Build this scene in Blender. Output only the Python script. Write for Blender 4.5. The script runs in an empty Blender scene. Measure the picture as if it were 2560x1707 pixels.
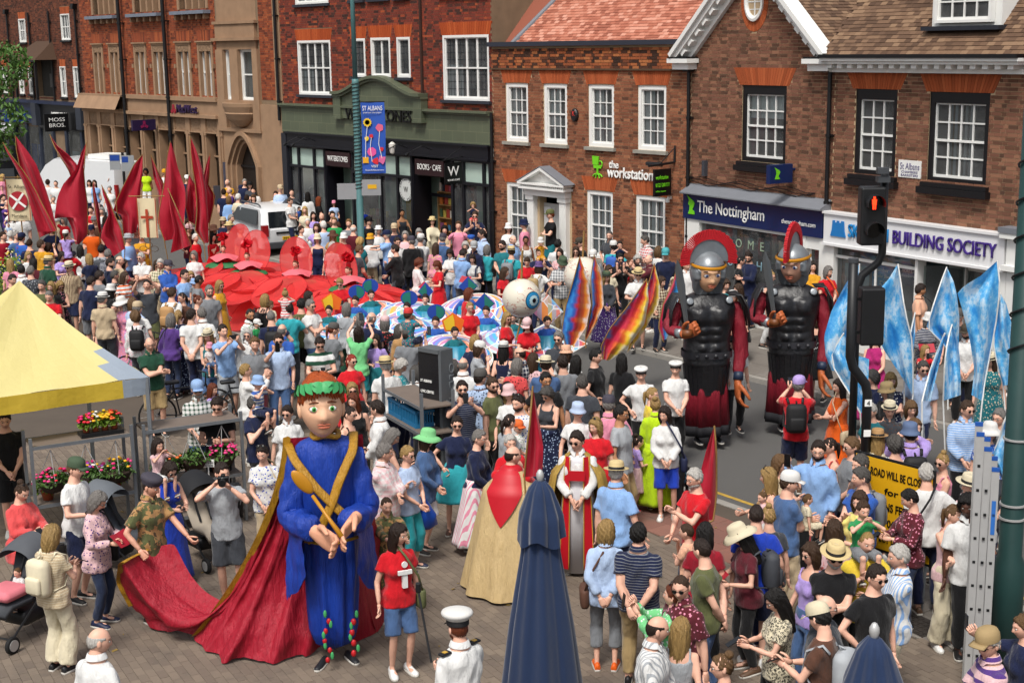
import bpy,math,random
import numpy as np
from mathutils import Vector,Matrix,Euler
random.seed(7);RNG = np.random.default_rng(7)
SC = bpy.context.scene;COL = SC.collection
R = math.radians;PI = math.pi
# camera
CAM = np.array([0.0,0.0,6.6]);FPX = 3561.6;PITCH = R(11.79);ROLL = R(-0.886)
FW = np.array([0,math.cos(PITCH),-math.sin(PITCH)]);RT0 = np.array([1.0,0,0]);UP0 = np.cross(RT0,FW)
RT = math.cos(ROLL)*RT0 + math.sin(ROLL)*UP0;UP = -math.sin(ROLL)*RT0 + math.cos(ROLL)*UP0
cd = bpy.data.cameras.new('camera');cam = bpy.data.objects.new('camera',cd);COL.objects.link(cam)
cd.sensor_fit = 'HORIZONTAL';cd.sensor_width = 36;cd.lens = 36*FPX/2560;cd.clip_end = 3000;cd.clip_start = .1
cam.matrix_world = Matrix(((RT[0],UP[0],-FW[0],CAM[0]),(RT[1],UP[1],-FW[1],CAM[1]),(RT[2],UP[2],-FW[2],CAM[2]),(0,0,0,1)))
SC.camera = cam;SC.render.resolution_x = 1024;SC.render.resolution_y = 682
# sky, sun, exposure
SUN_EL,SUN_AZ = R(58),R(200)          # compass style: 0 = +Y, clockwise
w = bpy.data.worlds.new('World');SC.world = w;w.use_nodes = True
nt = w.node_tree;nt.nodes.clear()
sky = nt.nodes.new('ShaderNodeTexSky');sky.sky_type = 'NISHITA';sky.sun_disc = False
sky.sun_elevation = SUN_EL;sky.sun_rotation = SUN_AZ;sky.air_density = 1.0;sky.dust_density = 4.0;sky.ozone_density = 1.0
hs = nt.nodes.new('ShaderNodeHueSaturation');hs.inputs['Saturation'].default_value = .35
bg = nt.nodes.new('ShaderNodeBackground');bg.inputs[1].default_value = .13
wo = nt.nodes.new('ShaderNodeOutputWorld')
nt.links.new(sky.outputs[0],hs.inputs['Color']);nt.links.new(hs.outputs[0],bg.inputs[0]);nt.links.new(bg.outputs[0],wo.inputs[0])
sl = bpy.data.lights.new('sun','SUN');sl.energy = 2.5;sl.angle = R(14);sl.color = (1,.955,.89)
so = bpy.data.objects.new('sun',sl);COL.objects.link(so)
sdir = Vector((math.sin(SUN_AZ)*math.cos(SUN_EL),math.cos(SUN_AZ)*math.cos(SUN_EL),math.sin(SUN_EL)))
so.rotation_euler = sdir.to_track_quat('Z','Y').to_euler();so.location = (0,-20,40)
vs = SC.view_settings;vs.view_transform = 'Standard';vs.look = 'None';vs.gamma = 1;vs.exposure = 0.32;vs.use_curve_mapping = False
SC.cycles.max_bounces = 6;SC.cycles.transparent_max_bounces = 12;SC.cycles.transmission_bounces = 4
SC.cycles.caustics_reflective = False;SC.cycles.caustics_refractive = False;SC.cycles.sample_clamp_indirect = 6
# photo -> world helpers
def ray(x,y):return FW + RT*(x-1280)/FPX + UP*(853.5-y)/FPX
def G(x,y,z=0.0):                       # point of the plane at height z seen at photo pixel x, y
 d = ray(x,y);return Vector(CAM + d*((z-CAM[2])/d[2]))
def D(x,y,dist):                        # point seen at photo pixel x, y at distance dist along +Y
 d = ray(x,y);return Vector(CAM + d*(dist/d[1]))
# colour helpers
def lin(h):
 if isinstance(h,(tuple,list)):return tuple(h[:3])
 h = h.lstrip('#')
 if len(h) == 3:h = ''.join(c*2 for c in h)
 v = [int(h[i:i+2],16)/255 for i in (0,2,4)]
 return tuple(c/12.92 if c <= .04045 else ((c+.055)/1.055)**2.4 for c in v)
# materials
MATS = {}
class NT:
 def __init__(s,name):
  s.m = bpy.data.materials.new(name);s.m.use_nodes = True;s.t = s.m.node_tree;s.t.nodes.clear()
  s.out = s.n('OutputMaterial')
 def n(s,typ,**kw):
  nd = s.t.nodes.new('ShaderNode'+typ)
  for k,v in kw.items():
   if k[0] == '_':setattr(nd,k[1:],v)
  return nd
 def l(s,a,b):s.t.links.new(a,b)
 def val(s,sock,v):
  if hasattr(v,'links'):s.l(v,sock)
  else:
   if isinstance(v,tuple) and len(v) == 3 and len(sock.default_value) == 4:v = (*v,1)
   sock.default_value = v
 def mix(s,fac,a,b,mode='MIX'):
  nd = s.n('Mix',_data_type='RGBA',_blend_type=mode)
  s.val(nd.inputs[0],fac);s.val(nd.inputs[6],a);s.val(nd.inputs[7],b);return nd.outputs[2]
 def math(s,op,a,b=0.0,c=None):
  nd = s.n('Math',_operation=op);s.val(nd.inputs[0],a);s.val(nd.inputs[1],b)
  if c is not None:s.val(nd.inputs[2],c)
  return nd.outputs[0]
 def coord(s,which='Object',scale=None,rot=None):
  o = s.n('TexCoord').outputs[which]
  if scale or rot:
   mp = s.n('Mapping');s.l(o,mp.inputs[0])
   if scale:mp.inputs['Scale'].default_value = scale if isinstance(scale,tuple) else (scale,)*3
   if rot:mp.inputs['Rotation'].default_value = rot
   o = mp.outputs[0]
  return o
 def noise(s,vec,scale=5,detail=4,rough=.55,out=0):
  nd = s.n('TexNoise');s.l(vec,nd.inputs['Vector']);nd.inputs['Scale'].default_value = scale
  nd.inputs['Detail'].default_value = detail;nd.inputs['Roughness'].default_value = rough;return nd.outputs[out]
 def voro(s,vec,scale=5,out=0,feature='F1',rnd=1.0):
  nd = s.n('TexVoronoi',_feature=feature);s.l(vec,nd.inputs['Vector']);nd.inputs['Scale'].default_value = scale
  nd.inputs['Randomness'].default_value = rnd;return nd.outputs[out]
 def ramp(s,fac,stops,interp='LINEAR'):
  nd = s.n('ValToRGB');cr = nd.color_ramp;cr.interpolation = interp
  while len(cr.elements) < len(stops):cr.elements.new(.5)
  for e,(p,c) in zip(cr.elements,stops):e.position = p;e.color = (*lin(c),1) if not (isinstance(c,tuple) and len(c) == 4) else c
  s.l(fac,nd.inputs[0]);return nd.outputs[0]
 def sep(s,vec):
  nd = s.n('SeparateXYZ');s.l(vec,nd.inputs[0]);return nd.outputs
 def bump(s,h,strength=.3,dist=.01):
  nd = s.n('Bump');nd.inputs['Strength'].default_value = strength;nd.inputs['Distance'].default_value = dist
  s.l(h,nd.inputs['Height']);return nd.outputs[0]
 def bsdf(s,base,rough=.6,metal=0.0,normal=None,spec=.4,**kw):
  b = s.n('BsdfPrincipled');s.val(b.inputs['Base Color'],base);s.val(b.inputs['Roughness'],rough)
  b.inputs['Metallic'].default_value = metal;b.inputs['Specular IOR Level'].default_value = spec
  if normal is not None:s.l(normal,b.inputs['Normal'])
  for k,v in kw.items():s.val(b.inputs[k.replace('_',' ')],v)
  s.l(b.outputs[0],s.out.inputs[0]);return b
 def ocol(s):return s.n('ObjectInfo').outputs['Color']
 def attr(s,name,typ='GEOMETRY',out='Color'):
  a = s.n('Attribute',_attribute_type=typ,_attribute_name=name);return a.outputs[out]
def mat(name,col='888888',rough=.6,metal=0.0,var=.12,vs=6.0,bs=0.0,bst=.25,bd=.004,spec=.4,sheen=0.0,**kw):
 """plain material: base colour (or 'OBJ' = the object's own colour) with soft wear and fine relief"""
 if name in MATS:return MATS[name]
 t = NT(name);co = t.coord();base = t.ocol() if col == 'OBJ' else (*lin(col),1)
 n = t.noise(co,vs,5)
 f = t.math('MULTIPLY_ADD',n,2*var,1-var)
 m = t.n('Mix',_data_type='RGBA',_blend_type='MULTIPLY');m.inputs[0].default_value = 1
 t.val(m.inputs[6],base);cmb = t.n('CombineColor')
 for i in range(3):t.l(f,cmb.inputs[i])
 t.l(cmb.outputs[0],m.inputs[7])
 nrm = t.bump(t.noise(co,bs,6),bst,bd) if bs else None
 if sheen:kw['Sheen_Weight'] = sheen
 t.bsdf(m.outputs[2],rough,metal,nrm,spec,**kw);MATS[name] = t.m;return t.m
def emis(name,col,strength):
 t = NT(name);e = t.n('Emission');e.inputs[0].default_value = (*lin(col),1);e.inputs[1].default_value = strength
 t.l(e.outputs[0],t.out.inputs[0]);return t.m
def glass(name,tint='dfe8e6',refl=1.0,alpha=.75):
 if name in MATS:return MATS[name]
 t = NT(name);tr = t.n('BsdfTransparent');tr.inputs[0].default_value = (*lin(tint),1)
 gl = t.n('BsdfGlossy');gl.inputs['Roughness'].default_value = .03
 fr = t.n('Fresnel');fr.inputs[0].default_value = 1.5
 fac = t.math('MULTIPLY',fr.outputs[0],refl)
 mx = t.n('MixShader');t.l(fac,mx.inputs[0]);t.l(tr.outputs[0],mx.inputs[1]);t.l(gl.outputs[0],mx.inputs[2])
 df = t.n('BsdfDiffuse');df.inputs[0].default_value = (.55,.57,.58,1);m2 = t.n('MixShader');t.l(t.math('MULTIPLY',t.noise(t.coord(),2.5,4),.2),m2.inputs[0]);t.l(mx.outputs[0],m2.inputs[1]);t.l(df.outputs[0],m2.inputs[2])  # patchy grey diffuse mixed in, standing in for reflection on dark panes
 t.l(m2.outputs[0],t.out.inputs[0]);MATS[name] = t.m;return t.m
# mesh builder
class MB:
 def __init__(s):s.v = [];s.f = [];s.mi = [];s.rn = [];s.cur = 0;s.r = 0.0
 def add(s,vs,fs):
  o = len(s.v);s.v.extend([tuple(p) for p in vs])
  for f in fs:s.f.append(tuple(i+o for i in f));s.mi.append(s.cur);s.rn.append(s.r)
  return s
 def box(s,x0,x1,y0,y1,z0,z1,M=None):
  vs = [(x0,y0,z0),(x1,y0,z0),(x1,y1,z0),(x0,y1,z0),(x0,y0,z1),(x1,y0,z1),(x1,y1,z1),(x0,y1,z1)]
  if M is not None:vs = [M @ Vector(p) for p in vs]
  return s.add(vs,[(0,3,2,1),(4,5,6,7),(0,1,5,4),(1,2,6,5),(2,3,7,6),(3,0,4,7)])
 def rbox(s,cx,cy,cz,sx,sy,sz,b=.1,M=None,n=3):
  """box with rounded edges (superellipsoid-like), b = bevel as a share of the smallest side"""
  r = b*min(sx,sy,sz);hx,hy,hz = sx/2-r,sy/2-r,sz/2-r
  rings = []
  for i in range(-n,n+1):
   if i == 0:continue
   a = (abs(i)-1)/(n-1)*PI/2 if i > 0 else -(abs(i)-1)/(n-1)*PI/2
   rr = r*math.cos(a);zz = (hz if i > 0 else -hz)+r*math.sin(a);ring = []
   for q,(qx,qy) in enumerate(((1,1),(-1,1),(-1,-1),(1,-1))):
    for k in range(n):
     t = q*PI/2+k/(n-1)*PI/2
     ring.append((cx+qx*hx+rr*math.cos(t),cy+qy*hy+rr*math.sin(t),cz+zz))
   rings.append(ring)
  rings = sorted(rings,key=lambda g:g[0][2])
  return s.loft(rings,True,True,M)
 def loft(s,rings,cap0=True,cap1=True,M=None,closed=True):
  n = len(rings[0]);vs = [p for g in rings for p in g];fs = []
  if M is not None:vs = [M @ Vector(p) for p in vs]
  for i in range(len(rings)-1):
   for j in range(n if closed else n-1):
    k = (j+1) % n;fs.append((i*n+j,i*n+k,(i+1)*n+k,(i+1)*n+j))
  if cap0:fs.append(tuple(range(n-1,-1,-1)))
  if cap1:fs.append(tuple(range((len(rings)-1)*n,len(rings)*n)))
  return s.add(vs,fs)
 def cyl(s,p0,p1,r0,r1=None,n=10,cap=True):
  return s.tube([p0,p1],[r0,r0 if r1 is None else r1],n,cap)
 def tube(s,pts,rad,n=8,cap=True,flat=1.0):
  pts = [Vector(p) for p in pts];rings = []
  if not isinstance(rad,(list,tuple,np.ndarray)):rad = [rad]*len(pts)
  ref = None
  for i,p in enumerate(pts):
   d = (pts[min(i+1,len(pts)-1)]-pts[max(i-1,0)])
   d = d.normalized() if d.length > 1e-9 else Vector((0,0,1))
   if ref is None:ref = Vector((1,0,0)) if abs(d.x) < .9 else Vector((0,1,0))
   u = (ref-d*ref.dot(d)).normalized();v = d.cross(u);ref = u
   rings.append([p+(u*math.cos(2*PI*k/n)+v*(math.sin(2*PI*k/n)*flat))*rad[i] for k in range(n)])
  return s.loft(rings,cap,cap)
 def lathe(s,prof,n=16,c=(0,0,0),M=None,cap=True,sx=1,sy=1):
  rings = [[(c[0]+r*sx*math.cos(2*PI*k/n),c[1]+r*sy*math.sin(2*PI*k/n),c[2]+z) for k in range(n)] for r,z in prof]
  return s.loft(rings,cap,cap,M)
 def ell(s,c,r,n=12,m=8,M=None):
  prof = [(math.sin(PI*i/m),-math.cos(PI*i/m)) for i in range(m+1)]
  prof[0] = (.02,-1);prof[-1] = (.02,1)
  rings = [[(c[0]+a*r[0]*math.cos(2*PI*k/n),c[1]+a*r[1]*math.sin(2*PI*k/n),c[2]+z*r[2]) for k in range(n)] for a,z in prof]
  return s.loft(rings,True,True,M)
 def prism(s,poly,y0,y1,M=None,axes='xz'):
  n = len(poly)
  mk = {'xz':lambda a,b,y:(a,y,b),'xy':lambda a,b,y:(a,b,y),'yz':lambda a,b,y:(y,a,b)}[axes]
  vs = [mk(a,b,y0) for a,b in poly]+[mk(a,b,y1) for a,b in poly]
  if M is not None:vs = [M @ Vector(p) for p in vs]
  return s.add(vs,[tuple(range(n)),tuple(range(2*n-1,n-1,-1))]+[(i,i+n,(i+1) % n+n,(i+1) % n) for i in range(n)])
 def grid(s,P,M=None):
  """P[i][j] points -> quads"""
  a,b = len(P),len(P[0]);vs = [p for row in P for p in row]
  if M is not None:vs = [M @ Vector(p) for p in vs]
  return s.add(vs,[(i*b+j,i*b+j+1,(i+1)*b+j+1,(i+1)*b+j) for i in range(a-1) for j in range(b-1)])
 def mesh(s,name,mats,smooth=False,fix=False):
  me = bpy.data.meshes.new(name);me.from_pydata(s.v,[],s.f)
  if not isinstance(mats,(list,tuple)):mats = [mats]
  for m in mats:me.materials.append(m)
  if any(s.mi):me.polygons.foreach_set('material_index',s.mi)
  if any(s.rn):
   a = me.attributes.new('rnd','FLOAT','FACE');a.data.foreach_set('value',s.rn)
  if smooth:me.polygons.foreach_set('use_smooth',[True]*len(s.f))
  if fix:
   import bmesh
   bm = bmesh.new();bm.from_mesh(me);bmesh.ops.recalc_face_normals(bm,faces=bm.faces[:]);bm.to_mesh(me);bm.free()
  me.update();return me
 def build(s,name,mats,parent=None,smooth=False,fix=True,**tags):
  return link(name,s.mesh(name,mats,smooth,fix),parent,**tags)
def link(name,me,parent=None,loc=None,rot=None,**tags):
 o = bpy.data.objects.new(name,me);COL.objects.link(o)
 if parent is not None:o.parent = parent
 if loc is not None:o.location = loc
 if rot is not None:o.rotation_euler = rot if not isinstance(rot,(int,float)) else (0,0,rot)
 for k,v in tags.items():
  if v is not None:o[{'cat':'category'}.get(k,k)] = v
 return o
def thing(name,label,cat,loc=(0,0,0),rz=0.0,group=None):
 return link(name,None,None,loc,rz,label=label,cat=cat,group=group)
def autosm(o,ang=40):
 me = o.data;me.polygons.foreach_set('use_smooth',[True]*len(me.polygons))
 try:me.set_sharp_from_angle(angle=R(ang))
 except Exception:pass
 return o
TEXTS = []
def text(s,m,parent,x,y,z,width=None,height=None,rot=(PI/2,0,0),name='lettering',ext=.004,align='LEFT',shear=0,bold=0.0,spacing=1.0):
 c = bpy.data.curves.new(name,'FONT');c.body = s;c.extrude = ext;c.align_x = align;c.align_y = 'BOTTOM_BASELINE'
 c.shear = shear;c.offset = bold;c.space_character = spacing;c.resolution_u = 3
 o = bpy.data.objects.new(name,c);COL.objects.link(o);c.materials.append(m)
 if parent is not None:o.parent = parent
 o.location = (x,y,z);o.rotation_euler = rot;TEXTS.append((o,width,height));return o
def fit_texts():
 bpy.context.view_layer.update()
 for o,wd,ht in TEXTS:
  d = o.dimensions
  sx = wd/max(d.x,1e-6) if wd else None;sy = ht/max(d.y,1e-6) if ht else None
  o.scale = (sx or sy or 1,sy or sx or 1,1)
def fbm2(x,y,seed=0,oct=4):
 v = 0;a = 1
 for i in range(oct):
  v += a*math.sin(x*1.7+seed*3.1+i*5.2+1.3*math.sin(y*1.3+seed+i))*math.cos(y*1.9-seed*1.7+i*2.3+1.1*math.sin(x*1.1-i));x *= 1.93;y *= 1.97;a *= .5
 return v
# == BUILDINGS
CN = np.array([4.307,34.022,0.0]);AZA,AZB,AZL = R(-50.3),R(-58.8),R(-52.5)
def alongv(az):return np.array([math.cos(az),math.sin(az),0])
def outv(az):return np.array([math.sin(az),-math.cos(az),0])      # out of the facade, towards the street
# ---- materials
def brick_mat(name,stops,mortar=None,stain=.16):
 t = NT(name);co = t.coord('Object')
 r = t.attr('rnd',out='Fac');c = t.ramp(r,stops)
 n1 = t.noise(co,30,5);n2 = t.noise(co,.7,4,.6)
 c = t.mix(t.math('MULTIPLY',n1,.28),c,(.10,.055,.04))
 c = t.mix(t.math('MULTIPLY',t.math('SUBTRACT',n2,.42),stain*3),c,(.05,.035,.03))
 t.bsdf(c,.85,0,t.bump(n1,.5,.004),.2);return t.m
MORTAR = mat('mortar','b39c7c',.95,var=.3,vs=3,bs=60,bst=.4)
MORTARD = mat('mortar_dark','7a6650',.95,var=.3,vs=3,bs=60,bst=.4)
BR_RED = brick_mat('brick_red',[(0,'38221f'),(.14,'4a2a24'),(.25,'6e3127'),(.7,'7d3629'),(.9,'93402a'),(1,'a9522f')])
BR_ORANGE = brick_mat('brick_orange',[(0,'523426'),(.12,'68412f'),(.35,'835038'),(.75,'8f5a40'),(1,'a16a4a')])
BR_BROWN = brick_mat('brick_brown',[(0,'4f382c'),(.15,'644433'),(.45,'785040'),(.8,'845a46'),(1,'956a52')])
BR_NW = brick_mat('brick_bank',[(0,'5a2c1f'),(.3,'83412a'),(.7,'93482c'),(1,'a85a34')])
BR_DARK = brick_mat('brick_dark',[(0,'33201a'),(.3,'553024'),(.7,'653829'),(1,'7b4630')])
RUBBED = brick_mat('rubbed_brick',[(0,'934723'),(.5,'a8512a'),(1,'b35c33')],stain=.12)
TILE_R = brick_mat('clay_tile',[(0,'8c5140'),(.3,'a86550'),(.7,'bb7a64'),(1,'cc9480')],stain=.06)
TILE_B = brick_mat('old_tile',[(0,'4a382b'),(.3,'604a3a'),(.7,'735a46'),(1,'8a7058')],stain=.22)
WHITE = mat('white_paint','dcdcd8',.45,var=.06,vs=4)
BLACKP = mat('black_paint','121214',.4,var=.2,vs=5)
STONE = mat('bank_stone','91745a',.85,var=.3,vs=2.2,bs=25,bst=.5)
STONEC = mat('carved_stone','846a52',.9,var=.35,vs=9,bs=11,bst=1.0,bd=.06)
SILL = mat('sill_stone','8d8a80',.9,var=.25,vs=4,bs=30)
LEAD = mat('lead','6d7076',.6,var=.15,vs=3,bs=20)
GREENT = None
def faience():
 t = NT('green_faience');co = t.coord('Object',(1,1,1));
 b = t.n('TexBrick');b.offset = .5;b.inputs['Scale'].default_value = 1;b.inputs['Mortar Size'].default_value = .006
 b.inputs['Brick Width'].default_value = .55;b.inputs['Row Height'].default_value = .3
 x,y,z = t.sep(co)[0:3];cm = t.n('CombineXYZ');t.l(x,cm.inputs[0]);t.l(z,cm.inputs[1]);t.l(cm.outputs[0],b.inputs[0])
 b.inputs['Color1'].default_value = (*lin('5d6450'),1);b.inputs['Color2'].default_value = (*lin('535b49'),1);b.inputs['Mortar'].default_value = (*lin('767a60'),1)
 n = t.noise(co,2.5,5);c = t.mix(t.math('MULTIPLY',n,.45),b.outputs[0],(.06,.065,.04))
 t.bsdf(c,.45,0,t.bump(n,.15,.02),.4);return t.m
GREENT = faience()
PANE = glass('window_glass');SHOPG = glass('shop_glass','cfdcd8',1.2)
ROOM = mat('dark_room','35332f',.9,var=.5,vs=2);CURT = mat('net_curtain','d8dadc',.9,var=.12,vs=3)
BLUEF = mat('blue_fascia','10244f',.3,var=.08);BLACKF = mat('black_fascia','15151b',.4,var=.15)
MAROON = mat('maroon_board','2a1518',.4);MINT = mat('mint_panel','a9bdb2',.3,var=.06)
TXW = mat('white_letters','e6e6e2',.5,var=.02);TXB = mat('black_letters','0c0c0c',.4);TXG = mat('lime_green','6cc41e',.5,var=.05)
# ---- generic pieces
class Bld:
 def __init__(s,name,label,s0,az=AZA,origin=CN,cat='building',push=0.0):
  s.s0 = s0;s.az = az;p = np.array(origin)+alongv(az)*s0-outv(az)*push
  s.o = thing(name,label,cat,tuple(p),az)
 def mb(s):return SM(s.s0)
 def box(s,name,a,b,y0,y1,z0,z1,m,parent=None):return s.mb().box(a,b,y0,y1,z0,z1).build(name,m,parent or s.o)
class SM(MB):                                       # mesh builder whose x is the facade coordinate s
 def __init__(s,s0):super().__init__();s.s0 = s0
 def add(s,vs,fs):return super().add([(p[0]-s.s0,p[1],p[2]) for p in vs],fs)
BRICKM = {}
def brick_mesh(lx,lz,mat_,k,r):
 key = (round(lx,3),mat_.name,k)
 if key not in BRICKM:
  m = MB();m.r = r;m.box(0,lx,0,.05,0,lz);BRICKM[key] = m.mesh('brick',mat_)
 return BRICKM[key]
def bricks(B,a,b,z0,z1,ops,mt,top=None,y=0.0,course=.075,wall=None,n_single=300,dark=0.0):
 """lay a brick face from s=a..b; ops = openings (a,b,z0,z1[,flare]); top(s) = upper limit (gables)"""
 joined = B.mb();joined.s0 = B.s0;singles = [];k = 0;z = z0;br = []
 while z < z1-.02:
  zz = z+course-.01;zm = (z+zz)/2
  holes = []
  for o in ops:
   if o[2] < zm < o[3]:
    fl = (o[4] if len(o) > 4 else 0)*(zm-o[2])/(o[3]-o[2]);holes.append((o[0]-fl,o[1]+fl))
  x = a-(.08 if k % 2 else .245);i = k % 2
  while x < b:
   ln = .215 if i % 2 == 0 else .1025
   segs = [(max(x,a),min(x+ln,b))]
   for h0,h1 in holes:
    ns = []
    for p,q in segs:
     if q <= h0 or p >= h1:ns.append((p,q))
     else:
      if p < h0:ns.append((p,h0))
      if q > h1:ns.append((h1,q))
    segs = ns
   for p,q in segs:
    if q-p > .03 and (top is None or top((p+q)/2) > zz):br.append((p,q,z,zz,ln))
   x += ln+.01;i += 1
  z += course;k += 1
 full = sorted([q for q in br if abs(q[1]-q[0]-.215) < .002],key=lambda q:-q[0])[:n_single];fs = set(full)
 rr = RNG.random(len(br))
 for q,r in zip(br,rr):
  r = r**1.0
  if q in fs:singles.append((q,r));continue
  joined.r = max(.001,float(r));dy = float(RNG.uniform(-.0015,.0015))
  x0,x1,zz0,zz1 = q[0],q[1],q[2],q[3];y0 = y+dy;y1 = y+.02
  joined.add([(x0,y0,zz0),(x1,y0,zz0),(x1,y0,zz1),(x0,y0,zz1),(x0,y1,zz0),(x1,y1,zz0),(x1,y1,zz1),(x0,y1,zz1)],
     [(0,1,2,3),(0,4,5,1),(1,5,6,2),(2,6,7,3),(3,7,4,0)])
 p = wall or B.o
 o = joined.build('brickwork',mt,p,fix=False);o['kind'] = 'stuff'
 for q,r in singles:
  kk = int(r*10);link('brick',brick_mesh(.215,course-.01,mt,kk,kk/10+.05),p,(q[0]-B.s0,y+float(RNG.uniform(-.0015,.0015)),q[2]))
def wall(B,a,b,z0,z1,ops,m,y=.008,depth=.25,name='wall',poly=None):
 """backing wall with real openings and reveals"""
 M = B.mb();xs = sorted({a,b,*[v for o in ops for v in o[:2] if a < v < b]});zs = sorted({z0,z1,*[v for o in ops for v in o[2:4] if z0 < v < z1]})
 for i in range(len(xs)-1):
  for j in range(len(zs)-1):
   cx,cz = (xs[i]+xs[i+1])/2,(zs[j]+zs[j+1])/2
   if any(o[0] < cx < o[1] and o[2] < cz < o[3] for o in ops):continue
   M.add([(xs[i],y,zs[j]),(xs[i+1],y,zs[j]),(xs[i+1],y,zs[j+1]),(xs[i],y,zs[j+1])],[(0,1,2,3)])
 for o in ops:
  p,q,u,v = o[:4];d = y+depth
  M.add([(p,y,u),(q,y,u),(q,y,v),(p,y,v),(p,d,u),(q,d,u),(q,d,v),(p,d,v)],[(0,4,5,1),(1,5,6,2),(2,6,7,3),(3,7,4,0)])
 # body of the building behind
 M.add([(a,y,z0),(a,6,z0),(a,6,z1),(a,y,z1),(b,y,z0),(b,6,z0),(b,6,z1),(b,y,z1)],[(0,3,2,1),(4,5,6,7),(1,2,6,5),(3,7,6,2)])
 if poly:M.add([(x,y,z) for x,z in poly],[tuple(range(len(poly)))])
 return M.build(name,m,B.o,fix=False)
def arch(B,a,b,z,h,flare,n=17,m=None,y=-.004,rise=0.0,name='arch'):
 """flat arch of rubbed brick: one wedge per voussoir"""
 M = B.mb()
 for i in range(n):
  M.r = float(RNG.uniform(.05,1));u0,u1 = i/n,(i+.9)/n
  f = lambda u,k:a-flare*k+(b-a+2*flare*k)*u
  za = z+rise*(1-(2*u0-1)**2)
  p = [(f(u0,0),za),(f(u1,0),za),(f(u1,1),z+h),(f(u0,1),z+h)]
  M.add([(x,y,zz) for x,zz in p]+[(x,.03,zz) for x,zz in p],[(0,1,2,3),(0,4,5,1),(1,5,6,2),(3,2,6,7),(0,3,7,4)])
 o = M.build(name,m or RUBBED,B.o,fix=False);o['kind'] = 'stuff';return o
def window(B,a,b,z0,z1,cols,rows,m=WHITE,fw=.07,bar=.022,y=.06,sill=None,curtain=None,meet=True,top=0.0,name='window',fm=None,lead=False,room=True,parent=None):
 """frame + glazing bars; every pane, the sill and the curtain are pieces of their own"""
 F = B.mb();d0,d1 = y,y+.09
 F.cur = 1 if fm else 0
 F.box(a,a+fw,d0-.03,d1,z0,z1);F.box(b-fw,b,d0-.03,d1,z0,z1);F.box(a+fw,b-fw,d0-.03,d1,z1-fw-top,z1);F.box(a+fw,b-fw,d0-.03,d1,z0,z0+fw*.9)
 F.cur = 0
 ia,ib,iz0,iz1 = a+fw,b-fw,z0+fw*.9,z1-fw-top;zm = (iz0+iz1)/2
 s_ = .03
 F.box(ia,ia+s_,d0+.01,d1-.02,iz0,iz1);F.box(ib-s_,ib,d0+.01,d1-.02,iz0,iz1);F.box(ia+s_,ib-s_,d0+.01,d1-.02,iz1-s_,iz1);F.box(ia+s_,ib-s_,d0+.01,d1-.02,iz0,iz0+.05)
 if meet:F.box(ia+s_,ib-s_,d0+.005,d1-.01,zm-.022,zm+.022)
 xs = np.linspace(ia+s_,ib-s_,cols+1);zs = np.linspace(iz0+.05,iz1-s_,rows+1)
 for x in xs[1:-1]:F.box(x-bar/2,x+bar/2,d0+.022,d1-.03,iz0+.05,iz1-s_)
 for z in zs[1:-1]:
  if not (meet and abs(z-zm) < .05):F.box(ia+s_,ib-s_,d0+.024,d1-.032,z-bar/2,z+bar/2)
 W = F.build(name,[m,fm] if fm else m,parent or B.o)
 for i in range(cols):
  for j in range(rows):
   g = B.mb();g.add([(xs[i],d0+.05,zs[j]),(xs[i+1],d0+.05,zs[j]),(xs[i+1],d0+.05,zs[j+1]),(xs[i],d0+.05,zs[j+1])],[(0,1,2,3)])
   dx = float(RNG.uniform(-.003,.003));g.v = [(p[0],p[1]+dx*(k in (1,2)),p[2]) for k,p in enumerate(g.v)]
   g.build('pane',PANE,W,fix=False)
 if lead:
  L = B.mb();
  for i in range(cols):
   for k in (1,2):
    x = xs[i]+(xs[i+1]-xs[i])*k/3;L.box(x-.006,x+.006,d0+.043,d0+.049,iz0+.05,iz1-s_)
  nz = max(2,int((iz1-iz0)/.2))
  for k in range(1,nz):z = iz0+.05+(iz1-iz0-.05)*k/nz;L.box(ia+s_,ib-s_,d0+.042,d0+.048,z-.006,z+.006)
  L.build('leading',mat('lead_came','22252a',.5),W)
 if sill:
  B.mb().box(a-.08,b+.08,-.09,y+.05,z0-.085,z0-.002).build('sill',sill,W)
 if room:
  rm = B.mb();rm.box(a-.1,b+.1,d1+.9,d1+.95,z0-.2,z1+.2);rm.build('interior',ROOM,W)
 if curtain:
  for (u0,u1,zz0,zz1) in curtain:
   P = []
   for k in range(25):
    u = u0+(u1-u0)*k/24;x = ia+(ib-ia)*u;yy = d1+.025+.014*math.sin(k*2.1)
    P.append([(x,yy,iz0+(iz1-iz0)*zz0),(x,yy,iz0+(iz1-iz0)*zz1)])
   B.mb().grid(P).build('curtain',CURT,W,fix=False)
 return W
def pipe(B,s,z0,z1,r=.045,y=-.09,name='downpipe',hopper=True,m=None):
 M = B.mb();M.cyl((s,y,z0),(s,y,z1),r,n=10)
 for z in np.arange(z0+.6,z1,1.4):M.cyl((s,y,z),(s,y,z+.06),r*1.35,n=10);M.box(s-.09,s+.09,y+.02,.01,z+.005,z+.05)
 if hopper:M.prism([(s-.09,z1),(s+.09,z1),(s+.15,z1+.22),(s-.15,z1+.22)],y-.11,y+.1)
 return autosm(M.build(name,m or BLACKP,B.o))
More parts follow.
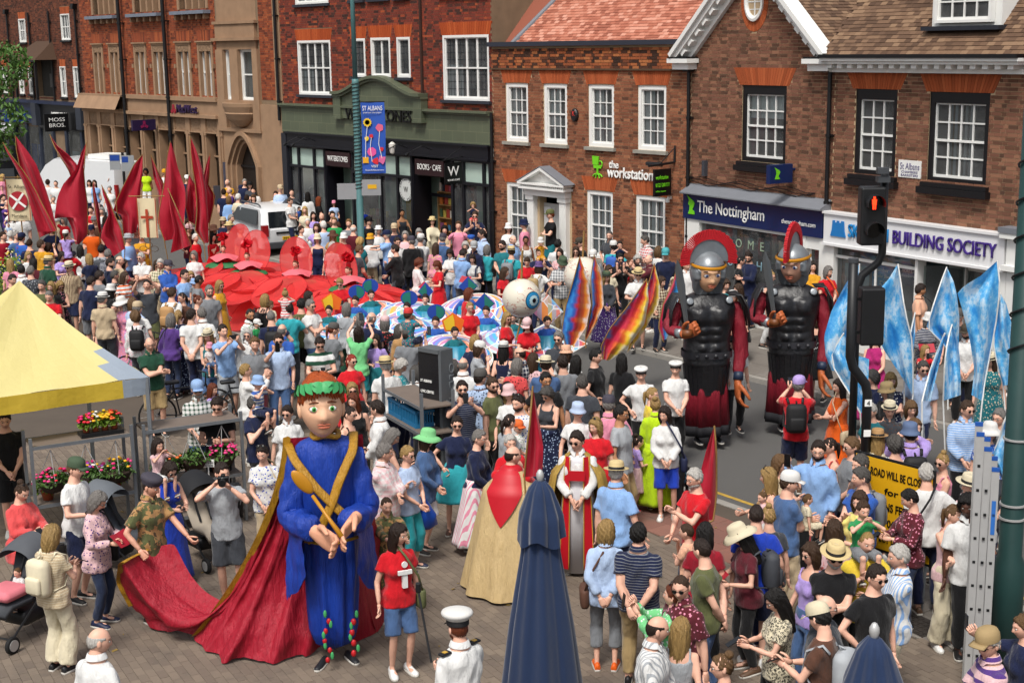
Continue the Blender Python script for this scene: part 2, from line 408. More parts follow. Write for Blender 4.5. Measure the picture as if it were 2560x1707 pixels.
def tiles(B,name,mt,pts,gauge=.1,wid=.165,n_single=300,parent=None,lift=.012):
 """roof slope as separate tiles: pts = function (u along, v up) in metres -> point or None, extents"""
 org,U,V,Nn,ulen,vlen,clip = pts
 org,U,V,Nn = map(np.array,(org,U,V,Nn));J = MB();single = [];k = 0
 me = {}
 def tv(ln,dl):return [(0,0,dl),(ln,0,dl),(ln,gauge*1.5,0),(0,gauge*1.5,0)]
 cells = []
 for j in range(int(vlen/gauge)):
  off = (j % 2)*wid/2
  for i in range(-1,int(ulen/wid)+1):
   u0 = i*wid+off;v0 = j*gauge
   if u0 < 0 or u0+wid > ulen:continue
   if clip is None or clip(u0+wid/2,v0+gauge/2):cells.append((u0,v0))
 order = sorted(range(len(cells)),key=lambda i:(cells[i][1],-cells[i][0]));pick = set(order[:n_single])
 Rm = Matrix((U,V,Nn)).transposed().to_4x4()
 for i,(u0,v0) in enumerate(cells):
  r = float(RNG.random());dl = lift+float(RNG.uniform(0,.006));th = .014
  vs_ = [(0,0,dl),(wid-.004,0,dl),(wid-.004,gauge*1.25,.002),(0,gauge*1.25,.002),(0,0,dl-th),(wid-.004,0,dl-th)]
  fs_ = [(0,1,2,3),(4,5,1,0),(1,5,2),(0,3,4)]
  P = org+U*u0+V*v0
  if i in pick:
   kk = int(r*6)
   if kk not in me:
    q = MB();q.r = kk/6+.08;q.add(vs_,fs_);me[kk] = q.mesh('roof_tile',mt)
   o = link('roof_tile',me[kk],parent or B.o);o.matrix_local = Matrix.Translation(P) @ Rm
  else:
   J.r = max(.001,r);J.add([tuple(P+U*a+V*b+Nn*c) for a,b,c in vs_],fs_)
 o = J.build(name,mt,parent or B.o,fix=False);o['kind'] = 'stuff'
# == office building with rosy tile roof
W = Bld('brick_office_building','two storey orange brick office with white sash windows and red tiled roof',-7.42)
uw = [(-6.86,-5.92),(-5.29,-4.37),(-3.56,-2.62),(-1.78,-.81)];gw = [(-6.88,-5.93),(-3.63,-2.66),(-1.84,-.82)]
ops = [(a,b,4.0,5.56) for a,b in uw]+[(a,b,1.12,2.88) for a,b in gw]+[(-5.5,-4.52,.4,2.62)]
wl = wall(W,-7.42,0,0,6.56,ops,MORTAR)
bo = ops+[(a-.06,b+.06,5.56,5.93,.14) for a,b in uw]+[(a-.06,b+.06,2.88,3.27,.14) for a,b in gw]+[(-5.85,-4.2,0,3.0)]
bricks(W,-7.42,0,.02,5.94,bo,BR_ORANGE,wall=wl)
bricks(W,-7.42,0,5.955,6.5,[],brick_mat('brick_parapet',[(0,'2c1d17'),(.25,'4a2d20'),(.4,'8a4a2c'),(.8,'a05a33'),(1,'ac6c40')]),wall=wl,y=-.035,n_single=40)
W.box('string_course',-7.42,-.1,-.06,.02,5.915,5.96,mat('mossy_brick','4f3a28',.9,var=.4,vs=6,bs=20))
W.box('gutter',-7.47,.02,-.13,.4,6.53,6.65,mat('grey_gutter','2b2e38',.5,var=.15))
for i,(a,b) in enumerate(uw):
 arch(W,a-.06,b+.06,5.56,.37,.14,19,rise=.02)
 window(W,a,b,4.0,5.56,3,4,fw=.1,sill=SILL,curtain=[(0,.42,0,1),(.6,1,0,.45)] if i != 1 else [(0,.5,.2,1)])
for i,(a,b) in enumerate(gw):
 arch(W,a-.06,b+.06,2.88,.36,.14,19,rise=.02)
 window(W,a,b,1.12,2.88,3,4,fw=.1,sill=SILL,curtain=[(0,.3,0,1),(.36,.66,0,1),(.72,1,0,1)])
dr = W.mb();dr.box(-5.5,-4.52,.16,.22,.4,2.4);
for i in range(2):
 for j,(p,q) in enumerate(((.55,1.1),(1.2,1.75),(1.85,2.3))):dr.box(-5.4+i*.47,-5.02+i*.44,.145,.165,p,q)
do = dr.build('door',mat('pale_door','a9aaa6',.5,var=.08),W.o);W.mb().ell((-4.62,.12,1.3),(.03,.04,.03)).build('handle',mat('brass','a98a3a',.3,1),do)
W.mb().box(-5.46,-5.2,.13,.144,1.75,2.3).build('notice',mat('notice_paper','c9c9c9',.6),do)
sr = W.mb()
for s in (-5.72,-4.42):
 sr.box(s-.13,s+.13,-.14,.1,.42,2.5);sr.box(s-.15,s+.15,-.17,.1,.3,.46);sr.box(s-.16,s+.16,-.18,.1,2.5,2.62)
 for k in range(3):sr.box(s-.09+k*.07,s-.05+k*.07,-.15,-.13,.55,2.42)
sr.box(-5.9,-4.24,-.2,.1,2.62,2.8);sr.box(-5.98,-4.16,-.34,.1,2.8,2.86)
for k in range(22):sr.box(-5.95+k*.081,-5.91+k*.081,-.3,.0,2.86,2.92)
sr.box(-6.0,-4.14,-.36,.1,2.92,2.97)
sr.prism([(-5.95,2.97),(-4.19,2.97),(-5.07,3.3)],-.16,.05)
sr.prism([(-6.02,2.97),(-5.07,3.4),(-5.07,3.32),(-5.86,2.975)],-.36,.0);sr.prism([(-4.12,2.97),(-4.28,2.975),(-5.07,3.32),(-5.07,3.4)],-.36,.0)
sr.build('door_surround',WHITE,W.o)
hr = W.mb();hr.prism([(-6.04,2.98),(-5.07,3.415),(-5.07,3.43),(-6.08,2.985)],-.37,.05);hr.prism([(-4.1,2.98),(-4.06,2.985),(-5.07,3.43),(-5.07,3.415)],-.37,.05);hr.build('hood_lead',LEAD,W.o)
W.mb().box(-5.9,-4.2,-.55,.2,0,.2).box(-5.75,-4.35,-.2,.2,.2,.4).build('door_step',SILL,W.o)
sg = W.mb();c = (-3.2,-.02)                       # office chair emblem
sg.prism([(-3.36,3.55),(-3.16,3.55),(-3.14,3.76),(-3.38,3.77)],-.04,-.01);sg.box(-3.33,-3.06,-.04,-.01,3.46,3.54);sg.box(-3.215,-3.165,-.04,-.01,3.32,3.46)
for k,(dx,dz) in enumerate(((-.17,-.05),(-.07,-.09),(.07,-.09),(.17,-.05))):sg.tube([(-3.19,-.025,3.33),(-3.19+dx*.7,-.025,3.32+dz*.4),(-3.19+dx,-.025,3.3+dz)],[.02,.02,.018],6)
sg.tube([(-3.1,-.025,3.5),(-3.03,-.025,3.52),(-3.02,-.025,3.6),(-3.06,-.025,3.65),(-3.13,-.025,3.64)],.018,6)
sg.build('chair_emblem',TXG,W.o)
text('the',TXW,W.o,-2.76-W.s0,-.03,3.5,.34,None,ext=.012,bold=.012);text('workstation',TXW,W.o,-2.82-W.s0,-.03,3.27,1.62,.27,ext=.012,bold=.012)
al = W.mb();al.loft([[(-4.04+r_*math.cos(t)*.13,yy,4.78+r_*math.sin(t)*.17) for t in np.linspace(0,2*PI,17)[:-1]] for r_,yy in ((1,0),(1,-.05),(.8,-.08))]);al.build('alarm_box',mat('alarm_black','1d1a1c',.4),W.o)
text('K',mat('alarm_red','c23a33',.5),W.o,-4.09-W.s0,-.083,4.76,.1,.12)
ps = W.mb();ps.cyl((-.5,0,4.15),(-.5,-.02,3.75),.03);ps.tube([(-.5,-.02,3.75),(-.5,-.9,3.72)],.03);ps.tube([(-.5,-.02,4.1),(-.5,-.5,3.76)],.012);ps.tube([(-1.2,-.25,3.7),(-.6,-.35,3.72)],.05)
ps.build('sign_bracket',BLACKP,W.o)
W.mb().box(-.53,-.47,-.72,-.16,2.98,3.62).build('projecting_sign',mat('sign_black','0b0b0c',.4),W.o)
for z,h,wd,m_,tx in ((3.38,.1,.5,TXG,'workstation'),(3.2,.09,.55,TXG,'01727 260 177'),(3.08,.05,.4,TXG,'office space')):text(tx,m_,W.o,-.465-W.s0,-.69,z,wd*.85,h,rot=(PI/2,0,PI/2))
cm_ = W.mb();cm_.lathe([(.001,0),(.05,.01),(.055,.06),(.055,.1)],12,(-.62,-.12,2.78));cm_.box(-.64,-.6,-.12,0,2.86,2.92);cm_.build('security_camera',WHITE,W.o)
pipe(W,-7.38,0,4.75,name='downpipe',hopper=False)
RO = W.o;ang = R(47)
org = np.array([0,.42,6.6]);tiles(W,'tiled_slope',TILE_R,(org+np.array([.5,0,0]),(1,0,0),(0,math.cos(ang),math.sin(ang)),(0,-math.sin(ang),math.cos(ang)),6.9,3.6,lambda u,v:u > v*.36-.1),parent=None)
rf = MB();q = lambda u,v:tuple(org+np.array([u,math.cos(ang)*v,math.sin(ang)*v-.02]));rf.add([q(-.2,0),q(7.6,0),q(7.6,3.7),q(-.2,3.7)],[(0,1,2,3)]);rf.build('roof',TILE_R,RO,fix=False)
hp = MB();hp.tube([q(.38,.02),q(.38+.36*3.6,3.6)],.09,8);hp.build('lead_hip',LEAD,RO)
# == gabled shop and cornice shop (plane B)
N_ = Bld('gabled_brick_shop','brown brick shop with white bracketed gable, oval window and navy fascia',0,AZB)
gx,gz0,gap = 2.2,6.2,8.35
gtop = lambda s:gz0+(gap-gz0)*(1-abs(s-gx)/2.4)
ops = [(1.83,3.3,3.93,5.62),(.12,4.6,.05,2.4)]
wl = wall(N_,0,4.75,0,6.2,ops,MORTAR,poly=[(-.1,6.2),(4.6,6.2),(2.2,8.3)])
bricks(N_,0,4.75,3.0,8.4,ops[:1]+[(1.75,3.38,5.62,6.0,.2)]+[(gx-(.42*math.cos(t))*1.0,gx+.42*math.cos(t),7.4+.6*math.sin(t)-.04,7.4+.6*math.sin(t)+.04) for t in np.linspace(-1.5,1.5,24)],BR_BROWN,top=lambda s:6.2 if s > 4.55 else gtop(s),wall=wl)
arch(N_,1.75,3.38,5.62,.38,.22,23)
window(N_,1.83,3.3,3.93,5.62,4,4,fm=BLACKP,fw=.11,top=.09,sill=BLACKP,bar=.03,curtain=[(0,1,.62,1)])
N_.box('window_ledge',1.72,3.4,-.14,.05,3.72,3.84,BLACKP)
ov = N_.mb()                                        # oval window: brick ring, white ring, bars, glass
for k in range(56):
 t0,t1 = 2*PI*k/56,2*PI*(k+.9)/56;ov.r = float(RNG.uniform(.05,1))
 p = [(gx+r_*math.cos(t)*.7,7.42+r_*math.sin(t)) for t,r_ in ((t0,.4),(t1,.4),(t1,.64),(t0,.64))]
 ov.add([(x,-.006,z) for x,z in p]+[(x,.03,z) for x,z in p],[(0,1,2,3),(0,4,5,1),(1,5,6,2),(2,6,7,3),(3,7,4,0)])
o = ov.build('oval_surround',RUBBED,N_.o,fix=False);o['kind'] = 'stuff'
fr = N_.mb();fr.loft([[(gx+r_*.72*math.cos(t),y_,7.42+r_*math.sin(t)) for t in np.linspace(0,2*PI,33)[:-1]] for r_,y_ in ((.42,.02),(.42,-.05),(.36,-.06),(.3,-.02),(.3,.04))],False,False)
fr.box(gx-.21,gx+.21,.0,.02,7.41,7.44);fr.box(gx-.02,gx+.02,.001,.021,7.13,7.71);fr.box(gx-.2,gx+.2,.0,.02,7.25,7.27);fr.box(gx-.2,gx+.2,.0,.02,7.58,7.6)
wo_ = fr.build('oval_window',WHITE,N_.o)
g = N_.mb();g.add([(gx+.3*.72*math.cos(t),.03,7.42+.3*math.sin(t)) for t in np.linspace(0,2*PI,25)[:-1]],[tuple(range(24))]);g.build('pane',mat('dark_pane','20242a',.1,spec=.6),wo_,fix=False)
for sgn in (-1,1):                                 # raking cornice with blocks
 bb = N_.mb();d = Vector((sgn*-2.4,0,gap-gz0));L_ = d.length;dn = d.normalized();st = Vector((gx+sgn*2.46,0,gz0-.04));up = Vector((0,-1,0)).cross(dn)*(1 if sgn < 0 else -1)
 if up.z < 0:up = -up
 def P(t,h,y):v = st+dn*t+up*h;return (v.x,y,v.z)
 def bar(t0,t1,h0,h1,y0,y1):bb.add([P(t0,h0,y0),P(t1,h0,y0),P(t1,h1,y0),P(t0,h1,y0),P(t0,h0,y1),P(t1,h0,y1),P(t1,h1,y1),P(t0,h1,y1)],[(0,1,2,3),(4,7,6,5),(0,4,5,1),(1,5,6,2),(2,6,7,3),(3,7,4,0)])
 bar(0,L_+.05,0,.1,-.32,.02);bar(0,L_+.05,.1,.2,-.4,.02);bar(0.1,L_,-.2,0,-.1,.02)
 for k in range(9):bar(.25+k*.34,.42+k*.34,-.1,0,-.28,-.1)
 bb.build('raking_cornice',WHITE,N_.o)
 ft = N_.mb();sx = gx+sgn*2.3
 ft.box(sx-.38,sx+.38,-.36,.02,6.1,6.2);ft.box(sx-.3,sx+.3,-.26,.02,5.95,6.1);ft.box(sx-.33,sx-.15,-.24,.0,6.02,6.1)
 ft.build('cornice_return',WHITE,N_.o);N_.box('lead_cap',sx-.36,sx+.34,-.34,.02,6.2,6.24,BLACKP)
pipe(N_,.02,0,5.9);pipe(N_,4.7,2.6,5.95,hopper=False)
N_.box('fascia',-.06,4.68,-.16,.02,2.47,3.1,BLUEF)
N_.mb().prism([(-.2,3.12),(-.2,3.16),(.02,3.3),(.02,3.12)],.0,4.74,axes='yz').build('lead_flashing',LEAD,N_.o)
hd = lambda B,s,z,k,m_:B.mb().prism([(s+k*a,z+k*b) for a,b in ((-.5,-.9),(.5,-.9),(.45,-.6),(.15,-.45),(.4,-.1),(.5,.15),(.35,.4),(-.05,.6),(-.7,.95),(-.35,.45),(-.5,.1),(-.25,-.1),(-.3,-.5))],-.178,-.165).build('archer_emblem',m_,B.o)
hd(N_,.27,2.8,.24,TXG)
text('The Nottingham',TXW,N_.o,.5,-.175,2.66,2.35,.36,ext=.008);text('thenottingham.com',TXW,N_.o,3.42,-.175,2.68,1.06,.13)
bs_ = N_.mb();bs_.box(3.55,3.68,-.75,-.12,3.58,3.98);bs_.cyl((3.6,-.12,3.85),(3.6,.02,3.85),.03);bs_.build('projecting_sign',BLUEF,N_.o)
e_ = N_.mb();e_.prism([(-.55+.14*a,3.8+.14*b) for a,b in ((-.5,-.9),(.5,-.9),(.15,-.45),(.5,.15),(.35,.4),(-.7,.95),(-.35,.45),(-.25,-.1))],3.682,3.69,axes='yz');e_.build('archer_emblem',TXG,N_.o)
N_.box('alarm_lamp',.55,.65,-.1,.0,3.5,3.86,mat('grey_plastic','3a3c42',.5))
cb = N_.mb();
for k in range(3):cb.tube([(.1+i*.3,-.03-.01*k,3.42-.05*k+.05*math.sin(i*1.3+k)) for i in range(15)],.009,5)
cb.build('cable',BLACKP,N_.o)
sf = N_.mb()
for a,b in ((-.05,.5),(4.05,4.14),(4.56,4.74)):sf.box(a,b,-.12,.1,0,2.47)
sf.box(.5,4.05,-.1,.1,0,.45);sf.box(.5,4.05,-.1,.06,2.4,2.47);sf.box(4.14,4.56,-.1,.02,2.2,2.47);sf.box(4.14,4.2,0,.06,.05,2.2);sf.box(4.5,4.56,0,.06,.05,2.2);sf.box(4.2,4.5,0,.06,0.05,.5)
sh = sf.build('shopfront',WHITE,N_.o)
N_.mb().add([(.5,-.02,.45),(4.05,-.02,.45),(4.05,-.02,2.4),(.5,-.02,2.4)],[(0,1,2,3)]).build('shop_pane',SHOPG,sh,fix=False)
N_.mb().add([(4.2,.02,.5),(4.5,.02,.5),(4.5,.02,2.2),(4.2,.02,2.2)],[(0,1,2,3)]).build('door_pane',SHOPG,sh,fix=False)
N_.box('shop_interior',.2,4.6,1.4,1.5,0,2.5,mat('shop_dark','1c2426',.8,var=.5,vs=2),sh)
def poster(B,name,a,b,z0,z1,col,parent,y=.0):return B.mb().box(a,b,y,y+.006,z0,z1).build(name,mat('poster_'+col,col,.5,var=.1),parent)
poster(N_,'poster',3.72,3.95,2.0,2.28,'b03a34',sh);poster(N_,'poster',3.72,3.95,1.6,1.92,'1c6b46',sh);text('NOW',TXW,sh,3.74,-.005,2.12,.19,.08)
for i,ch in enumerate('COME'):text(ch,mat('window_cling','8fa08a',.5),sh,1.3+i*.42,-.028,1.95,None,.2)
for i,ch in enumerate('SUCH'):text(ch,mat('window_cling_blue','7fa0ae',.5),sh,.95+i*.5,-.028,1.5,None,.2)
for i in range(14):poster(N_,'leaflet',.7+i*.23,.86+i*.23,1.6+.5*random.random(),2.0+.3*random.random(),random.choice(['8a3b32','41637a','8d8f86','5c6f50','9a8a58']),sh,y=.35)
ang = R(44);e0 = np.array([gx,0,gap+.02])
for sgn in (-1,1):                                 # gable roof slopes running back
 U = (0,1,0);V = np.array([-sgn*2.4,0,gap-gz0]);V = V/np.linalg.norm(V);Nn = np.cross(U,V) if sgn > 0 else np.cross(V,U)
 Nn = Nn*np.sign(Nn[2]);o_ = np.array([gx+sgn*2.62,-.36,gz0-.02])
 if sgn > 0:tiles(N_,'tiled_slope',TILE_B,(o_,U,V,Nn,4,3.4,None),n_single=0)
 else:tiles(N_,'tiled_slope',TILE_B,(o_+np.array([0,4,0]),(0,-1,0),V,Nn,4,3.4,None),n_single=120)
 q = MB();A_ = lambda u,v:tuple(o_+np.array(U)*u+V*v-Nn*.012);q.add([A_(.02,0),A_(4,0),A_(4,3.4),A_(.02,3.4)],[(0,1,2,3)]);q.build('roof',TILE_B,N_.o,fix=False)
K = Bld('corniced_brick_shop','brown brick shop with white dentil cornice, dormer and white building society fascia',4.75,AZB)
ops = [(5.36,6.5,3.88,5.6),(7.33,8.78,3.86,5.58),(4.95,9.3,.05,2.4)]
wl = wall(K,4.75,9.55,0,6.2,ops,MORTAR)
bricks(K,4.75,9.55,3.0,5.95,ops[:2]+[(5.28,6.58,5.6,5.92,.18),(7.25,8.86,5.58,5.92,.18)],BR_BROWN,wall=wl)
arch(K,5.28,6.58,5.6,.33,.18,21);arch(K,7.25,8.86,5.58,.34,.18,23)
window(K,5.36,6.5,3.88,5.6,3,4,fm=BLACKP,fw=.11,top=.1,sill=BLACKP,bar=.03)
window(K,7.33,8.78,3.86,5.58,4,4,fm=BLACKP,fw=.11,top=.1,sill=BLACKP,bar=.03,curtain=[(.22+.1*i,.27+.1*i,0,1) for i in range(5)])
K.box('window_ledge',5.24,6.62,-.14,.05,3.66,3.79,BLACKP);K.box('window_ledge',7.2,8.9,-.14,.05,3.64,3.77,BLACKP)
cn = K.mb();cn.box(4.72,9.6,-.14,.02,5.93,6.02);cn.box(4.72,9.66,-.36,.02,6.1,6.16);cn.box(4.72,9.7,-.42,.02,6.16,6.22)
for k in range(17):cn.box(4.82+k*.285,4.95+k*.285,-.3,0,6.02,6.1)
cn.build('cornice',WHITE,K.o);K.box('gutter',4.7,9.7,-.46,-.02,6.22,6.29,BLACKP)
pq = K.mb();pq.box(6.62,7.2,-.02,.008,3.9,4.24);pl_ = pq.build('plaque',WHITE,K.o)
text('St Albans',mat('plaque_ink','5b5578',.5),K.o,6.66-K.s0,-.022,4.06,.5,.13);text('CHAMBERS',mat('plaque_ink','5b5578',.5),K.o,6.7-K.s0,-.022,3.99,.42,.045);text('BARRISTERS',mat('plaque_ink','5b5578',.5),K.o,6.69-K.s0,-.022,3.925,.44,.045)
ang = R(48);org = np.array([0,-.3,6.28]);U = (1,0,0);V = (0,math.cos(ang),math.sin(ang));Nn = (0,-math.sin(ang),math.cos(ang))
tiles(K,'tiled_slope',TILE_B,(org+np.array([-.1,0,0]),U,V,Nn,5.2,3.4,lambda u,v:not (2.35 < u < 4.2 and v > .5)))
q = lambda u,v:tuple(org+np.array([u,math.cos(ang)*v,math.sin(ang)*v-.015]));MB().add([q(-.1,0),q(5.1,0),q(5.1,3.5),q(-.1,3.5)],[(0,1,2,3)]).build('roof',TILE_B,K.o,fix=False)
dm = K.mb();yd = .12;dm.box(7.2,8.85,yd,2.5,6.8,8.3);dmo = dm.build('dormer',WHITE,K.o)
window(K,7.36,8.7,6.86,7.9,4,3,fw=.06,y=yd-.1,meet=False,bar=.03,parent=dmo,name='dormer_window',room=False)
K.mb().add([(7.4,yd-.004,6.9),(8.66,yd-.004,6.9),(8.66,yd-.004,7.9),(7.4,yd-.004,7.9)],[(0,1,2,3)]).build('interior',ROOM,dmo,fix=False)
K.box('dormer_sill',7.1,8.95,yd-.2,yd+.1,6.72,6.8,mat('lead_dark','23262e',.5),dmo)
VALLEY = MB();VALLEY.tube([(-.12,-.1,6.3),(-.12+.02,2.1,8.6)],.05,6);VALLEY.build('lead_valley',LEAD,K.o)
fa = K.mb();fa.box(4.76,9.45,-.2,.02,2.4,3.02);fa.box(4.74,9.47,-.24,.02,3.02,3.07);fa.box(4.74,9.47,-.24,.02,2.36,2.41);fa.build('fascia',mat('fascia_white','d6d6d6',.4,var=.04),K.o)
K.mb().prism([(-.32,3.07),(-.32,3.1),(.02,3.28),(.02,3.07)],0,4.75,axes='yz').build('lead_flashing',LEAD,K.o)
lg = K.mb();lg.prism([(4.98,2.57),(5.42,2.57),(5.38,2.7),(5.36,2.9),(5.28,2.9),(5.28,2.86),(5.22,2.86),(5.22,2.9),(5.16,2.9),(5.16,2.86),(5.1,2.86),(5.1,2.9),(5.04,2.9),(5.02,2.7)],-.225,-.2);lg.build('castle_emblem',mat('logo_blue','1d6fb0',.4),K.o)
text('SKIPTON',mat('logo_teal','1a78b4',.4),K.o,5.5-K.s0,-.225,2.6,1.1,.27,ext=.02);text('BUILDING SOCIETY',mat('logo_purple','3b2476',.4),K.o,6.72-K.s0,-.225,2.6,2.55,.27,ext=.02)
sf = K.mb()
for a,b in ((4.76,5.02),(7.27,7.34),(9.25,9.47)):sf.box(a,b,-.14,.1,0,2.36)
sf.box(5.02,7.27,-.1,.1,0,.5);sf.box(5.02,7.27,-.06,.02,2.1,2.16);sf.box(7.34,9.25,.75,.85,2.1,2.2);sf.box(5.02,9.25,-.1,.1,2.32,2.4);sf.box(7.75,7.82,.7,.8,0,2.2);sf.box(8.7,8.77,.7,.8,0,2.2);sf.box(6.1,6.15,-.04,.02,.5,2.1)
sh = sf.build('shopfront',WHITE,K.o)
for a,b,z0,z1,y_ in ((5.02,7.27,.5,2.1,-.02),(5.02,7.27,2.16,2.32,-.02),(7.82,8.7,.1,2.1,.76),(8.77,9.25,.3,2.1,.76)):K.mb().add([(a,y_,z0),(b,y_,z0),(b,y_,z1),(a,y_,z1)],[(0,1,2,3)]).build('shop_pane',SHOPG,sh,fix=False)
K.mb().add([(7.3,-.02,.1),(7.82,.76,.1),(7.82,.76,2.2),(7.3,-.02,2.2)],[(0,1,2,3)]).build('shop_pane',SHOPG,sh,fix=False)
K.box('shop_interior',4.9,9.3,1.6,1.7,0,2.4,mat('shop_pale','59666a',.8,var=.3,vs=1.5),sh)
poster(K,'poster',6.0,6.62,1.3,2.08,'2f86c0',sh);text('7.50%',TXW,sh,6.05-K.s0,-.006,1.6,.5,.17);text('Member',TXW,sh,6.05-K.s0,-.006,1.95,.4,.08);text('Regular Saver',TXW,sh,6.03-K.s0,-.006,1.83,.5,.08)
rp = K.mb();rp.prism([(6.97+.24*math.cos(t),1.98+.24*math.sin(t)*.95) for t in np.linspace(0,2*PI,25)[:-1]],0,.006);rp.build('round_poster',BLUEF,sh);text('MORE for',TXW,sh,6.81-K.s0,-.006,2.02,.33,.06);text('members',TXW,sh,6.8-K.s0,-.006,1.93,.34,.06)
poster(K,'poster',6.25,7.2,.6,1.25,'aebec2',sh,.02);poster(K,'poster',5.2,5.9,.8,2.0,'9fb2bc',sh,.02)
E_ = Bld('corner_brick_shop','red brick corner building with white corniced pilaster beside the building society',9.6,AZB)
wl = wall(E_,9.6,14,0,6.5,[],MORTARD);bricks(E_,9.6,13,.1,6.4,[],BR_RED,wall=wl,n_single=120)
pi = E_.mb();pi.box(9.5,10.1,-.2,.02,2.5,3.0);pi.box(9.4,10.4,-.3,.02,3.0,3.1);pi.box(9.44,10.4,-.26,.02,2.4,2.5);pi.box(9.48,9.7,-.14,.02,0,2.4);pi.build('pilaster',WHITE,E_.o);E_.box('lead_cap',9.38,10.4,-.32,.02,3.1,3.2,LEAD)
# == bookshop
T = Bld('bookshop_building','dark red brick bookshop with green tiled fascia, curved pediment and black shopfront',-18.5)
bw = [(-17.46,-15.5,5.08,6.8,4,2),(-14.24,-13.55,5.67,6.83,1,1),(-13.24,-12.22,5.67,6.84,2,1),(-11.88,-11.21,5.67,6.84,1,1),(-9.62,-7.54,5.06,6.86,4,2),
  (-17.46,-15.5,7.94,9.6,4,2),(-14.24,-13.55,7.98,9.5,1,1),(-13.24,-12.22,7.98,9.5,2,1),(-11.88,-11.21,7.98,9.5,1,1),(-9.62,-7.54,7.98,9.6,4,2)]
ops = [o[:4] for o in bw];wl = wall(T,-18.5,-7.42,3.8,10.2,ops,MORTARD)
bricks(T,-18.5,-7.42,4.72,9.2,ops+[(a-.05,b+.05,z1,z1+.36,.1) for a,b,z0,z1,c_,r_ in bw[:5]]+[(-15,-10.45,4.7,5.15),(-14.4,-11.3,5.15,5.5)],BR_RED,wall=wl)
for a,b,z0,z1,c_,r_ in bw:
 if z0 < 7:arch(T,a-.05,b+.05,z1,.36,.1,max(9,int((b-a)*11)),brick_mat('rubbed_orange',[(0,'9a4018'),(.5,'ab4a1f'),(1,'b65628')],stain=.05) if 'ro' not in MATS else MATS['ro'])
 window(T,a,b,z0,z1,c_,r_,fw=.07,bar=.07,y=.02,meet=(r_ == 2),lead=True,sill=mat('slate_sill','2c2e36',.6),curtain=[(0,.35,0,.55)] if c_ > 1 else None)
T.box('pilaster_edge',-10.66,-10.58,-.06,.02,4.8,10,BR_DARK)  # dark strip painting the shadow line of a wall step
gf = T.mb();gf.box(-18.5,-7.42,-.1,.01,3.84,4.72);gf.box(-18.55,-7.42,-.24,.01,4.72,4.78);gf.box(-18.52,-7.42,-.17,.01,4.66,4.72);gf.build('fascia_tiles',GREENT,T.o)
cxp = -12.74;pts = []
for i in range(25):
 u = -1+2*i/24;x = cxp+u*2.05;pts.append((x,5.14+.5*(.5+.5*math.cos(PI*u))**.8))
ga = T.mb();ga.prism([(-14.85,4.4),(-10.63,4.4),(-10.63,5.1)]+[(x,z-.04) for x,z in pts[::-1]]+[(-14.85,5.1)],-.19,.0)
ga.build('pediment',GREENT,T.o)
gc = T.mb()
for d_,h_,y_ in ((.0,.09,-.36),(-.08,.08,-.29)):
 top = [(-15.1,5.14+d_),(-14.8,5.14+d_)]+[(x,z+d_) for x,z in pts]+[(-10.68,5.14+d_),(-10.38,5.14+d_)]
 gc.prism(top+[(x,z+h_) for x,z in top[::-1]],y_,-.02)
for s_ in (-14.88,-10.6):gc.box(s_-.2,s_+.2,-.26,-.02,4.42,5.06);gc.box(s_-.24,s_+.24,-.29,-.02,4.38,4.44)
gc.build('pediment_moulding',GREENT,T.o)
text('WATERSTONES',TXB,T.o,-14.45-T.s0,-.215,4.38,3.5,.34,ext=.02,bold=.01)
bf = T.mb();bf.box(-18.2,-7.5,-.14,.05,3.45,3.84);bf.box(-18.25,-7.46,-.2,.05,3.8,3.86);bf.box(-18.2,-7.5,-.17,.0,3.4,3.45);bf.build('fascia',BLACKF,T.o)
T.box('granite_pier',-18.5,-18.2,-.16,.1,0,3.8,mat('granite','24252c',.4,var=.5,vs=40))
sf = T.mb()
posts = [-18.15,-17.62,-16.66,-16.02,-14.42,-12.86,-11.98,-11.24,-9.26,-8.74,-7.8,-7.52]
for p in posts:sf.box(p-.045,p+.045,-.08,.06,0,3.4)
for a,b in ((-18.15,-16.02),(-14.42,-11.24),(-9.26,-7.52)):sf.box(a,b,-.1,.06,2.7,2.78);sf.box(a,b,-.1,.06,0,.35);sf.box(a,b,-.09,.06,3.34,3.4)
for a,b in ((-16.02,-14.42),(-11.24,-9.26)):sf.box(a,b,.55,.62,2.15,2.24);sf.box(a,a+.08,-.05,.6,0,3.4);sf.box(b-.08,b,-.05,.6,0,3.4);sf.box(a,b,.5,.6,2.9,3.4)
sh = sf.build('shopfront',BLACKF,T.o)
for a,b in ((-18.15,-17.62),(-17.62,-16.66),(-16.66,-16.02),(-14.42,-12.86),(-12.86,-11.98),(-11.98,-11.24),(-9.26,-8.74),(-8.74,-7.8),(-7.8,-7.52)):
 T.mb().box(a+.045,b-.045,.0,.01,2.78,3.34).build('clerestory_panel',MINT,sh)
 T.mb().add([(a+.045,-.01,.35),(b-.045,-.01,.35),(b-.045,-.01,2.7),(a+.045,-.01,2.7)],[(0,1,2,3)]).build('shop_pane',SHOPG,sh,fix=False)
T.box('shop_interior',-18.2,-7.5,.95,1.0,0,2.8,mat('shop_green_wall','9db3a6',.8,var=.25,vs=.8),sh);T.box('shop_ceiling',-18.2,-7.5,.1,1.9,2.8,2.86,ROOM,sh)
for a,b in ((-15.9,-14.5),(-11.1,-9.4)):T.box('dark_doorway',a,b,.9,.945,0,2.9,mat('doorway_dark','1c1915',.8,var=.5,vs=2),sh)
T.box('display_panel',-12.35,-11.7,.5,.56,.6,2.1,mat('yellow_panel','c9a21c',.5),sh)
WOODS = mat('pale_wood','9b7648',.6,var=.2,vs=9)
bcol = ['9c3a2c','38607a','b9a64a','c9c3b4','40573c','6d3b5d','c06c2c','2c2f3d','8a8f96','b04c58']
